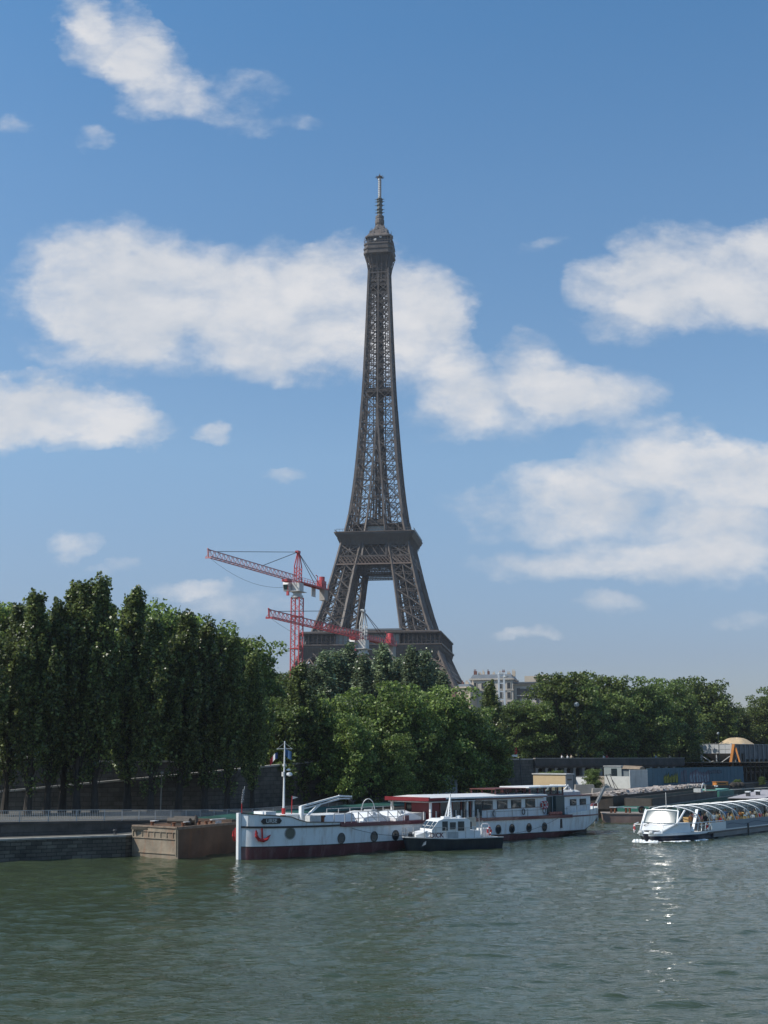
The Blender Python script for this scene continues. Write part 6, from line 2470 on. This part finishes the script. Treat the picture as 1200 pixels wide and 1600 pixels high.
# ================================================================ RIGHT BANK BARGES
bd = Vector((29.6, 59, 0)).normalized()
BA = math.atan2(bd.y, bd.x)
b1 = thing('cargo_barge', 'long dark barge loaded with pale rubble, below the graffiti wall', 'barge', (33.4, 184, 0), BA)
L1 = 68
MB().loft([[(x0, 0, z), (x0 + .5, 7, z), (L1, 7, z), (L1, 0, z)] for z, x0 in ((-.8, 1.2), (1.3, .1), (3.1, 0))]).build('hull', BARGEK, b1)
MB().bx(0, L1, -.1, .06, 3.05, 3.2).bx(-.08, .3, 0, 7, 3.05, 3.2).bx(0, L1, -.07, 0, 1.5, 1.62).build('gunwale', BARGEM, b1)
rbm = MB()
rs = random.Random(11)
rn = 60
rings = []
for i in range(rn + 1):
    x = 1.0 + (L1 - 4) * i / rn
    h_ = .08 + .3 * rs.random() + (.12 if 8 < i < 40 else 0)
    rings.append([(x, .15, 3.1), (x + rs.uniform(-.2, .2), .5 + rs.random() * .3, 3.25 + h_ * .6), (x, 2.4, 3.2 + h_ + rs.random() * .2), (x, 4.8, 3.2 + h_ * rs.random()), (x, 6.8, 3.1)])
rbm.loft(rings)
for i in range(420):
    x, y = 1.5 + rs.random() * (L1 - 6), .3 + rs.random() * 3
    s_ = .12 + rs.random() * .4
    z = 3.2 + rs.random() * .35
    c_ = Vector((x, y, z))
    q_ = Matrix.Rotation(rs.random() * 3, 3, 'Z') @ Matrix.Rotation(rs.random(), 3, 'X')
    vs = [c_ + q_ @ Vector((a * s_, b * s_ * .7, d * s_ * .35)) for a, b, d in ((-1, -1, -1), (1, -1, -1), (1, 1, -1), (-1, 1, -1), (-.8, -.9, 1), (1, -.7, 1), (.7, 1, 1), (-1, .8, 1))]
    rbm.add(vs, [(0, 3, 2, 1), (4, 5, 6, 7), (0, 1, 5, 4), (1, 2, 6, 5), (2, 3, 7, 6), (3, 0, 4, 7)])
rbo = rbm.build('rubble_heap', mat('pale_rubble', (.26, .20, .16), .9, 0, .6, 1.6, col2=(.50, .45, .41)))
rbo.location = b1.location
rbo.rotation_euler = b1.rotation_euler
tag(rbo, 'ragged pale rubble heaped along the top of the long dark barge', 'rubble', kind='stuff')
b2 = thing('cargo_barge', 'long low barge with brown hold sides and a teal green edge', 'barge', (37.5, 178.5, 0), BA)
L_ = 64
MB().loft([[(x0, 0, z), (x0 + 1.2, 5.0, z), (L_, 5.0, z), (L_, 0, z)] for z, x0 in ((-.8, 2.2), (1.0, .1), (1.75, 0))]).build('hull', GREENP, b2)
MB().bx(0, L_, -.1, .1, 1.7, 1.85).build('gunwale', mat('pale_edge', (.3, .3, .26), .7, 0, .3), b2)
MB().bx(3.5, 48, .5, .7, 1.75, 2.9).bx(3.5, 48, 4.4, 4.6, 1.75, 2.9).bx(3.5, 3.7, .5, 4.6, 1.75, 2.9).bx(47.8, 48, .5, 4.6, 1.75, 2.9).bx(3.5, 48, .42, .5, 2.78, 2.92).build('hold_side', BARGEM, b2)
MB().bx(49, 62, .3, 4.7, 1.75, 2.75).build('stern_cabin', GREENP, b2)
MB().bx(49.2, 60, .8, 4.4, 2.753, 3.0).build('cabin_roof', mat('mint_roof', (.16, .36, .29), .6, 0, .15), b2)
do = MB()
do.tube([(38.5, 1.0, 3.0), (38.6, 1.0, 3.9), (39.6, 1.0, 4.3), (40.8, 1.0, 4.2), (41.2, 1.0, 3.6), (41.2, 1.0, 3.0)], .13, 6)
do.bx(36.6, 38.0, .8, 2.0, 2.9, 3.5)
do.build('white_deck_gear', WHITEM, b2)
MB().bx(50, 51.2, 1.4, 2.8, 3.0, 3.7).build('capstan', BLACK, b2)
MB().bx(50.1, 51.4, 1.2, 1.4, 3.6, 3.75).bx(51.9, 52.6, 1.2, 1.5, 3.5, 3.7).build('capstan_cover', WHITE, b2)
b3_ = thing('cargo_barge', 'navy grey barge with a flat pale deck, cut by the right edge', 'barge', (56.5, 187.5, 0), BA + R(4))
MB().loft([[(x0, 0, z), (x0 + 3, 5.5, z), (50, 5.5, z), (50, 0, z)] for z, x0 in ((-.8, 4.5), (1.0, 1.2), (2.6, 0))]).build('hull', NAVYG, b3_)
MB().bx(1.2, 50, .15, 5.4, 2.603, 2.7).build('deck', mat('pale_mauve_deck', (.33, .31, .32), .8, 0, .15), b3_)
dk = MB()
for x, y in ((9.5, 3.2), (10.8, 3.2), (16, 2.4), (17.4, 2.4)):
    dk.bx(x, x + .7, y, y + .5, 2.7, 3.3)
dk.build('mooring_bitts', DKGREY, b3_)
MB().bx(9.4, 10.3, 3.1, 3.8, 3.3, 3.45).bx(10.7, 11.6, 3.1, 3.8, 3.3, 3.45).bx(15.8, 18.3, 2.2, 3.1, 3.3, 3.45).build('bitt_covers', WHITE, b3_)
p_ = thing('pontoon', 'low rusty pontoon with bollards, in front of the long dark barge', 'pontoon', (29.8, 172.0, 0), R(-6))
MB().loft([[(x0, 0, z), (9.5 - x0, 0, z), (9.5 - x0, 4.2, z), (x0, 4.2, z)] for z, x0 in ((-.5, .5), (.25, .1), (1.15, 0))]).build('hull', mat('rusty_mauve_plate', (.16, .115, .10), .8, 0, .3, .5, stain=((.24, .12, .08), .6, .8)), p_)
MB().bx(-.08, 9.6, -.08, 4.3, 1.155, 1.28).build('deck', mat('pontoon_deck', (.26, .22, .19), .85, 0, .2), p_)
for x in (1.2, 1.7, 3.2, 3.7, 5.3, 7.4, 8.2):
    MB().lathe([(.17, 0), (.17, .6), (.25, .66)], (x, 1.1, 1.28), 8).build('bollard', RUST, p_)
MB().bx(1.0, 2.9, .9, 1.3, 1.95, 2.1).bx(3.0, 4.8, 2.0, 2.3, 1.85, 1.98).bx(6.9, 8.6, .8, 1.4, 1.9, 2.04).build('cross_bars', WHITEM, p_)
pts = [(5.3 + .0, 1.0 + .38 * math.cos(a), 1.72 + .38 * math.sin(a)) for a in [2 * PI * i / 14 for i in range(14)]]
MB().tube([(5.3 + .38 * math.cos(a), .9, 1.72 + .38 * math.sin(a)) for a in [2 * PI * i / 14 for i in range(14)]], .14, 7, loop=True).build('tyre_fender', BLACK, p_)
MB().extr([(8.4, 1.5, 1.3), (11.2, 1.5, 2.5), (11.2, 1.5, 1.9), (9.5, 1.5, 1.28)], (0, .15, 0)).build('green_gangplank', GREENP, p_)

# ================================================================ RIGHT QUAY YARD
def at(px, dep, z=2.9):
    q_ = U(px, 1215, dep)
    return Vector((q_.x, dep, z))


def facing(a, b):
    d = b - a
    return math.atan2(d.y, d.x), d.length


# blue wall with graffiti
a, b = at(1012, 241), at(1162, 288)
an_, ln_ = facing(a, b)
bw_ = thing('graffiti_wall', 'long blue metal site wall with yellow and mauve graffiti, right of the ribbed white fence', 'wall', a, an_)
BLUEW = mat('faded_blue_panel', (.05, .12, .16), .7, 0, .15, .4, stain=((.08, .13, .15), .5, .6))
pn = MB()
pn.bx(0, ln_, 0, .2, 0, 3.55)
pno = pn.build('panel', BLUEW, bw_)
rr = MB()
for i in range(int(ln_ / 2.4)):
    rr.bx(i * 2.4, i * 2.4 + .06, -.03, 0, 0, 3.5)
rr.bx(0, ln_, -.04, .24, 3.5, 3.62)
rr.build('panel_joints', BLUEW, bw_)


def graffiti(x0, w, h, z0, col, col2, seed, n):
    rs_ = random.Random(seed)
    m_ = MB()
    m2 = MB()
    for i in range(n):
        x = x0 + w * (i + .1) / n
        ww_ = w / n * .95
        hh_ = h * (.7 + .3 * rs_.random())
        zz = z0 + rs_.random() * .15
        sh_ = rs_.uniform(-.3, .3)
        poly_ = [(x, zz), (x + ww_ * .35, zz + .1), (x + ww_ * .9, zz), (x + ww_ * 1.0 + sh_, zz + hh_ * .5), (x + ww_ * .8, zz + hh_), (x + ww_ * .45 + sh_, zz + hh_ * .62), (x + ww_ * .15, zz + hh_ * .95), (x - .15 + sh_ * .5, zz + hh_ * .5)]
        y_ = -.012 - .002 * (i % 2)
        m_.extr([(p, y_, q_) for p, q_ in poly_], (0, .006, 0))
        for j in range(len(poly_)):
            p, q_ = poly_[j], poly_[(j + 1) % len(poly_)]
            m2.bar((p[0], y_ - .008, p[1]), (q_[0], y_ - .008, q_[1]), .012, .13)
        m2.bar((x + ww_ * .25, y_ - .01, zz + hh_ * .2), (x + ww_ * .6, y_ - .01, zz + hh_ * .55), .012, .10)
    g_ = m_.build('graffiti_tag', col, bw_)
    m2.build('graffiti_outline', col2, g_, fix=False)


graffiti(8.0, 7.6, 2.4, .55, mat('spray_olive_yellow', (.26, .25, .02), .7, 0, .35, .9), mat('spray_dark_green', (.03, .045, .02), .7), 3, 5)
graffiti(22.5, 11.5, 2.9, .4, mat('spray_grey_blue', (.20, .27, .31), .7, 0, .3, 1.2), mat('spray_mauve', (.15, .04, .08), .7, 0, .3), 8, 7)
graffiti(17.5, 3.2, 2.6, .8, mat('spray_faint_blue', (.085, .13, .16), .7, 0, .3), mat('spray_faint_mauve', (.12, .08, .11), .7), 9, 2)
graffiti(33.0, 9.0, .9, 2.2, mat('spray_faint_blue', (.085, .13, .16), .7), mat('spray_navy', (.03, .045, .07), .7), 12, 7)
# ribbed white fence
a2, b2_ = at(984, 233.9), at(1012, 237)
an_, ln_ = facing(a2, b2_)
wf_ = thing('ribbed_fence', 'short pale fence of upright corrugated metal sheets, left end of the blue graffiti wall', 'fence', a2, an_)
m_ = MB()
n = 16
for i in range(n):
    x = ln_ * i / n
    m_.bx(x, x + ln_ / n * .55, -.05, .08, 0, 3.45).bx(x + ln_ / n * .55, x + ln_ / n, 0, .08, 0, 3.45)
m_.build('corrugated_sheet', mat('pale_corrugated', (.5, .52, .5), .6, .1, .1, 1, stain=((.2, .19, .16), .4, 1)), wf_)
# white low fence with a beige panel
a3, b3x = at(900, 240), at(984, 234)
an_, ln_ = facing(a3, b3x)
lf_ = thing('site_fence', 'low white site fence with one beige panel, between the beige cabin and the ribbed fence', 'fence', a3, an_)
for i, (u0, u1, h_, m_) in enumerate(((0, .18, 2.0, WHITE), (.185, .345, 2.25, WHITE), (.35, .53, 2.25, mat('beige_fence_panel', (.42, .35, .27), .7, 0, .06)), (.535, 1.0, 2.25, mat('cream_fence_panel', (.56, .56, .52), .6, 0, .08, stain=((.35, .32, .26), .4, .8))))):
    MB().bx(u0 * ln_, u1 * ln_, 0, .12, 0, h_).build('fence_panel', m_, lf_)
MB().bx(0, ln_, .13, .2, 2.1, 2.2).build('top_rail', GREY, lf_)
# concrete blocks and clutter below the fence
for i, (px_, dp_, w_, h_, m_, lab) in enumerate(((898, 210, 3.4, 1.6, CONC, 'pale concrete block leaning at the foot of the white site fence'), (925, 206, 3.8, 1.1, CONC, 'low concrete block nearest the stern of the white barge'))):
    o = MB().loft([[(0, 0, 0), (w_, 0, 0), (w_ - .2, .1, h_), (.15, .1, h_)], [(0, 1.6, 0), (w_, 1.6, 0), (w_ - .2, 1.5, h_), (.15, 1.5, h_)]]).build('concrete_block', m_)
    o.location = at(px_, dp_, 2.6)
    tag(o, lab, 'block')
# beige site cabin
a4 = at(833, 205, 2.45)
bc = thing('site_cabin', 'beige flat-roofed cabin with its shaded end coloured grey, behind the white barge wheelhouse', 'cabin', a4, R(-38))
bc.scale = (1.22, .9, 1)
MB().bx(0, 4.9, 0, 2.6, 0, 3.5).build('beige_wall', BEIGE, bc)
MB().bx(4.903, 5.0, .02, 2.58, 0, 3.48).build('shaded_end_wall', mat('cabin_end_shade_grey', (.27, .27, .26), .7, 0, .1), bc)  # shade on the end wall put into a separate grey
MB().bx(-.12, 5.12, -.15, 2.75, 3.503, 3.68).build('roof', WHITEM, bc)
MB().bx(5.003, 5.03, .5, 2.0, 2.6, 2.85).build('vent_slot', BLACK, bc)
for i in range(3):
    MB().bx(.6 + i * .62, .85 + i * .62, -.04, -.002, 1.2, 1.45).build('hook', BLACK, bc)
# small grey cabin with dark window
sc_ = thing('site_cabin', 'small grey cabin with a dark window, above the white site fence', 'cabin', at(944, 243), an_)
MB().bx(0, 3.6, 0, 3, 0, 4.0).build('wall', mat('grey_green_cabin', (.26, .29, .28), .7, 0, .1), sc_)
MB().bx(3.65, 7.2, .3, 3, 0, 3.6).build('annex', mat('slate_annex', (.16, .19, .20), .7, 0, .15), sc_)
MB().bx(1.5, 2.7, -.04, -.002, 2.1, 3.6).build('window', GLASSD, sc_)
MB().loft([[(3.5, y, z) for y, z in ((0, 3.6), (.3, 3.95), (1.6, 4.2), (3.1, 3.6))], [(7.3, y, z) for y, z in ((0, 3.5), (.3, 3.8), (1.6, 4.05), (3.1, 3.5))]]).build('roof', mat('brown_tarp_roof', (.22, .17, .12), .8, 0, .3), sc_)
MB().bx(-.1, 3.62, -.12, 3.1, 4.003, 4.12).build('flat_roof', WHITEM, sc_)
# yard machinery near the barge
q_ = U(930, 1261, 172)
lm = thing('loading_arm', 'thin grey arm with a dark red drum leaning behind the stern of the white barge', 'machine', (q_.x, 172, q_.z), R(8))
MB().bar((0, 0, 0), (1.5, 0, 2.7), .28).bar((0, .5, 0), (1.4, .5, 2.6), .2).bar((0, 0, -2.6), (0, 0, .1), .3).build('arm_frame', GREY, lm)
MB().tube([(0, -.5, .1), (0, .9, .1)], .42, 12).build('drum', mat('dark_red_drum', (.18, .03, .03), .6), lm)
mt_ = thing('steel_frame', 'thin leaning steel rods standing on the quay in front of the cream fence panel', 'frame', at(958, 215, 2.6), R(20))
MB().bar((0, 0, 0), (-1.4, 0, 3.2), .1).bar((.6, 0, 0), (-.6, 0, 3.3), .08).bar((-1.8, 0, 3.0), (.2, 0, 3.3), .07).bar((1.4, 0, 0), (-.4, 0, 2.6), .07).bx(-.4, 2.0, -.3, .6, 0, .7).build('rods', DKGREY, mt_)
# orange digger body
dgo = thing('orange_machine', 'low orange machine body at the foot of the blue graffiti wall, right end', 'machine', at(1119, 252, 2.55), R(20))
dgo.scale = (.56, .6, .42)
ORG = mat('orange_paint', (.50, .20, .05), .5, 0, .12, 1, stain=((.25, .12, .05), .4, 2))
MB().bx(0, 5.0, 0, 2.2, 1.3, 2.9).bx(-.2, 5.2, -.1, 2.3, 2.903, 3.05).build('body', ORG, dgo)
MB().bx(.6, 3.9, -.04, -.002, 1.9, 2.35).build('grille', BLACK, dgo)
MB().bx(-.3, 5.6, -.2, 2.4, 0, 1.28).build('undercarriage', DKGREY, dgo)
cv = MB()
for i in range(3):
    cv.lathe([(1.2, 0), (1.25, .9), (.8, 1.6), (.2, 1.9)], (6.4 + i * 1.4, 1, .2), 9)
cvo = cv.build('earth_heap', mat('dark_earth', (.035, .03, .025), .95, 0, .4, 2), smooth=True)
cvo.location = dgo.location
cvo.rotation_euler = dgo.rotation_euler
cvo.scale = (.7, .7, .55)
tag(cvo, 'heap of black earth right of the orange machine body', 'heap', kind='stuff')

# gravel silo
sl0 = at(1097, 308, 2.9)
si = thing('gravel_silo', 'steel gravel hopper on braced legs, lit bin coloured pale, shaded side grey, at right edge', 'silo', sl0, R(-40))
si.scale = (1.25, 1.175, 1.04)
SG = mat('silo_shade_grey', (.17, .18, .19), .6, .1, .12, .6, stain=((.09, .08, .07), .4, .8))  # shade of the long side put into a darker grey
SP = mat('silo_pale_sunlit_panel', (.42, .43, .43), .55, .1, .06, 1)  # sunlit end face put into a paler grey, shared by posts and braces
bn_ = MB().bx(.5, 6.2, 0, 6, 6.3, 8.45)
bo_ = bn_.build('pale_bin', SP, si)
gr = MB()
for i in range(6):
    gr.bx(.5 + i * 1.13, .6 + i * 1.13, -.05, 0, 6.3, 8.45)
for z in (6.3, 7.3, 8.4):
    gr.bx(.5, 6.2, -.06, 0, z, z + .09)
gr.build('bin_frame', SP, bo_)
hpp = MB()
hpp.loft([[(.6, .1, 6.28), (6.1, .1, 6.28), (6.1, 5.9, 6.28), (.6, 5.9, 6.28)], [(1.9, 1.8, 4.6), (4.9, 1.8, 4.6), (4.9, 4.2, 4.6), (1.9, 4.2, 4.6)]])
hpp.build('hopper_cone', mat('hopper_taupe', (.20, .185, .17), .7, 0, .15), si)
for x in (0.1, 6.4):
    for y in (0, 6):
        MB().bar((x, y, -.2), (x, y, 8.6), .34).build('corner_post', SP, si)
br = MB()
br.bar((.3, -.1, 5.7), (3.3, -.1, 3.5), .16).bar((6.1, -.1, 5.7), (3.3, -.1, 3.5), .16).bar((3.3, -.1, 3.4), (3.3, -.1, 6.0), .2).bar((.2, -.1, 3.45), (6.4, -.1, 3.55), .24)
br.bar((.4, -.1, 3.9), (2.7, -.1, 4.6), .14).bar((.4, -.1, 5.1), (.6, -.1, 3.9), .12).bar((3.9, 3, 4.9), (6.2, 3, 3.9), .14)
br.build('cross_braces', SP, si)
pf = MB()
railing(pf, [(-1.2, -.2, 7.2), (-.2, -.2, 7.2)], 1.1, 2, .05)
railing(pf, [(-1.2, 1.5, 7.2), (-.2, 1.5, 7.2)], 1.1, 2, .05)
pf.bx(-1.3, 0, -.3, 1.6, 7.1, 7.2).bar((-1.1, -.2, 7.1), (0, -.2, 6.2), .09)
for i in range(5):
    pf.bar((.6 + i * 1.3, 0, 8.6), (.6 + i * 1.3, 0, 8.85), .08)
pf.build('platform', GREY, si)
ob = MB()
ob.bar((6.2, -.5, 3.3), (7.1, -.4, 8.4), .5, .4).bar((8.3, -.2, 3.3), (7.4, -.2, 7.6), .3, .3)
ob.build('orange_conveyor_leg', ORG, si)
MB().bx(-.1, 6.6, 6.3, 40, 5.0, 8.5).build('long_bin', SG, si)
rb_ = MB()
rb_.bx(6.22, 6.6, .2, 6.28, 6.3, 8.45)  # dark cover: shade on the pale bin's right side as colour
for i in range(60):
    rb_.bx(6.6, 6.68, .3 + i * .66, .44 + i * .66, 6.31 if i < 9 else 5.0, 8.44)
for i in range(17):
    rb_.bx(6.6, 6.85, .9 + i * 2.3, 1.25 + i * 2.3, -.2, 8.46)
rb_.bx(6.6, 6.75, .2, 40, 8.3, 8.48)
rb_.build('bin_ribs', SG, si)
for i in range(14):
    y = 6.6 + i * 2.3
    MB().loft([[(.2, y, 5.0), (.2, y + 2.1, 5.0), (6.4, y + 2.1, 5.0), (6.4, y, 5.0)], [(2, y + .7, 3.2), (2, y + 1.3, 3.2), (4, y + 1.3, 3.2), (4, y + .7, 3.2)]]).build('hopper_outlet', SG, si)
ls = MB()
ls.bx(6.6, 6.8, .5, 40, 3.1, 3.3).bx(5.2, 5.4, .5, 40, 1.9, 2.05)
for i in range(16):
    ls.bar((6.7, 1.1 + i * 2.3, 3.1), (6.7, 2.3 + i * 2.3, 1.6), .13)
ls.build('lower_bracing', SP, si)
sd = MB()
rings = []
n = 26
for (f_, z) in ((1.0, 8.3), (.74, 9.0), (.5, 9.65), (.36, 9.9), (.2, 10.0), (.05, 10.05)):
    rings.append([(3.1 + (3.3 * f_ + .25 * math.sin(i * 2.3 + z)) * math.cos(2 * PI * i / n), 10.0 + (5.2 * f_ + .3 * math.sin(i * 3.1)) * math.sin(2 * PI * i / n), z + .06 * math.sin(i * 1.7)) for i in range(n)])
    continue
    rings.append([(10.5 + (5.4 * f_ + .25 * math.sin(i * 2.3 + z)) * math.cos(2 * PI * i / n) * (1.0 if math.cos(2 * PI * i / n) < 0 else 1.3), 3.4 + (3.3 * f_ + .1 * math.sin(i * 3.1)) * math.sin(2 * PI * i / n), z + .06 * math.sin(i * 1.7)) for i in range(n)])
sd.loft(rings)
sdo = sd.build('sand_heap', mat('sand', (.48, .36, .22), .95, 0, .12, 1.2, bump=.4, bscale=5), smooth=True)
sdo.location = sl0
sdo.rotation_euler = (0, 0, R(-40))
sdo.scale = (1.3, 1.175, 1.04)
tag(sdo, 'cone of yellow sand topping the grey gravel hopper', 'sand heap', kind='stuff')

# street lamps and signs
def lamp(px, ytop, dep, base, lab, globe=.32):
    p_ = U(px, ytop, dep)
    r = thing('street_lamp', lab, 'street lamp', (p_.x, dep, base))
    MB().tube([(0, 0, 0), (0, 0, p_.z - base - globe)], [.09, .05], 8).build('post', mat('dark_green_post', (.04, .06, .05), .5), r)
    MB().lathe([(.05, -globe), (globe * .8, -globe * .6), (globe, 0), (globe * .8, globe * .6), (.05, globe)], (0, 0, p_.z - base), 14).build('globe', mat('lamp_globe', (.3, .32, .32), .4), r, smooth=True)
    return r


lamp(1122, 1146, 275, UZ, 'thin street lamp with a pale head standing over the sand hopper', .3)
lamp(901, 1101, 251, UZ, 'big pale globe lamp among the leaves of the right bank trees', .55)
p_ = U(806, 1166, 214)
sg_ = thing('signal_mast', 'tall dark pole with a red and white top, at the left end of the colonnade', 'pole', (U(815, 1166, 214).x, 214, 2.6))
MB().tube([(0, 0, 0), (-.35, 0, 6.0)], .12, 8).build('pole', DKGREY, sg_)
MB().bx(-1.25, -.8, -.15, .15, 6.6, 7.35).lathe([(.16, 0), (.16, .3), (.02, .4)], (-1.0, 0, 7.35), 8).bar((-.35, 0, 6.0), (-1.0, 0, 6.5), .08).build('red_signal', RED, sg_)
MB().bx(-1.7, -.75, -.12, .12, 6.15, 6.5).build('white_lamp', WHITE, sg_)
pole = thing('quay_pole', 'thin pale metal pole between the poplar trunks on the left quay', 'pole', (U(251, 1260, 133).x, 133, 2.9))
MB().tube([(0, 0, 0), (0, 0, 4.2)], .06, 8).lathe([(.18, 4.2), (.2, 4.35), (.03, 4.45)], n=8).build('pole_shaft', mat('pale_brown_pole', (.25, .22, .18), .7), pole)

# people on the promenade above the colonnade
def prom(px, k):
    rx = (px - 600) / 1977.0
    c0, d0 = Vector((28, 235, 0)), Vector((38, 37, 0)).normalized()
    t = (rx * c0.y - c0.x) / (d0.x - rx * d0.y)
    return c0 + d0 * t + Vector((-.66, .75, 0)) * (k + .9) + Vector((0, 0, 7.45))


for px_, sh, tr_, lab in ((886, 0, 0, 'in a white top leaning on the parapet, left of the group of three'), (895, 0, 1, 'in a white top, middle of the left group on the promenade'), (901, 6, 0, 'in a cream top, right of the left group on the promenade'),
                          (952, 0, 2, 'in white beside the one in red on the promenade'), (957, 1, 0, 'in a red top on the promenade'), (1034, 3, 1, 'in a pale blue top, alone on the promenade parapet'), (1056, 6, 2, 'in a cream top at the far right of the promenade')):
    person('lean', prom(px_, 0), BA - PI / 2 - .9, sh, tr_, 'person ' + lab, 'people on the promenade')
wht = thing('quay_shed', 'pale grey shed wall seen through the trunks above the red awning', 'shed', (U(672, 1230, 178).x, 178, 2.4), R(30))
MB().bx(0, 4.6, 0, 3, 0, 3.6).build('wall', mat('pale_blue_shed', (.27, .30, .32), .8, 0, .1), wht)
MB().bx(-.15, 4.75, -.15, 3.15, 3.603, 3.75).build('roof', GREY, wht)


# ================================================================ HAZE
hz = MB().bx(-2050, 2050, -1000, 2050, -4.0, 345)
ho = hz.build('haze', mat('haze_air', (1, 1, 1)))
hm = bpy.data.materials.new('summer_haze')
hm.use_nodes = True
for n in list(hm.node_tree.nodes):
    hm.node_tree.nodes.remove(n)
pv = hm.node_tree.nodes.new('ShaderNodeVolumePrincipled')
pv.inputs['Color'].default_value = (0.86, 0.92, 1.0, 1)
pv.inputs['Density'].default_value = 0.00008
pv.inputs['Anisotropy'].default_value = 0.2
on = hm.node_tree.nodes.new('ShaderNodeOutputMaterial')
hm.node_tree.links.new(pv.outputs[0], on.inputs['Volume'])
ho.data.materials[0] = hm
tag(ho, 'thin summer haze in the air over the river and city', 'haze', kind='stuff')
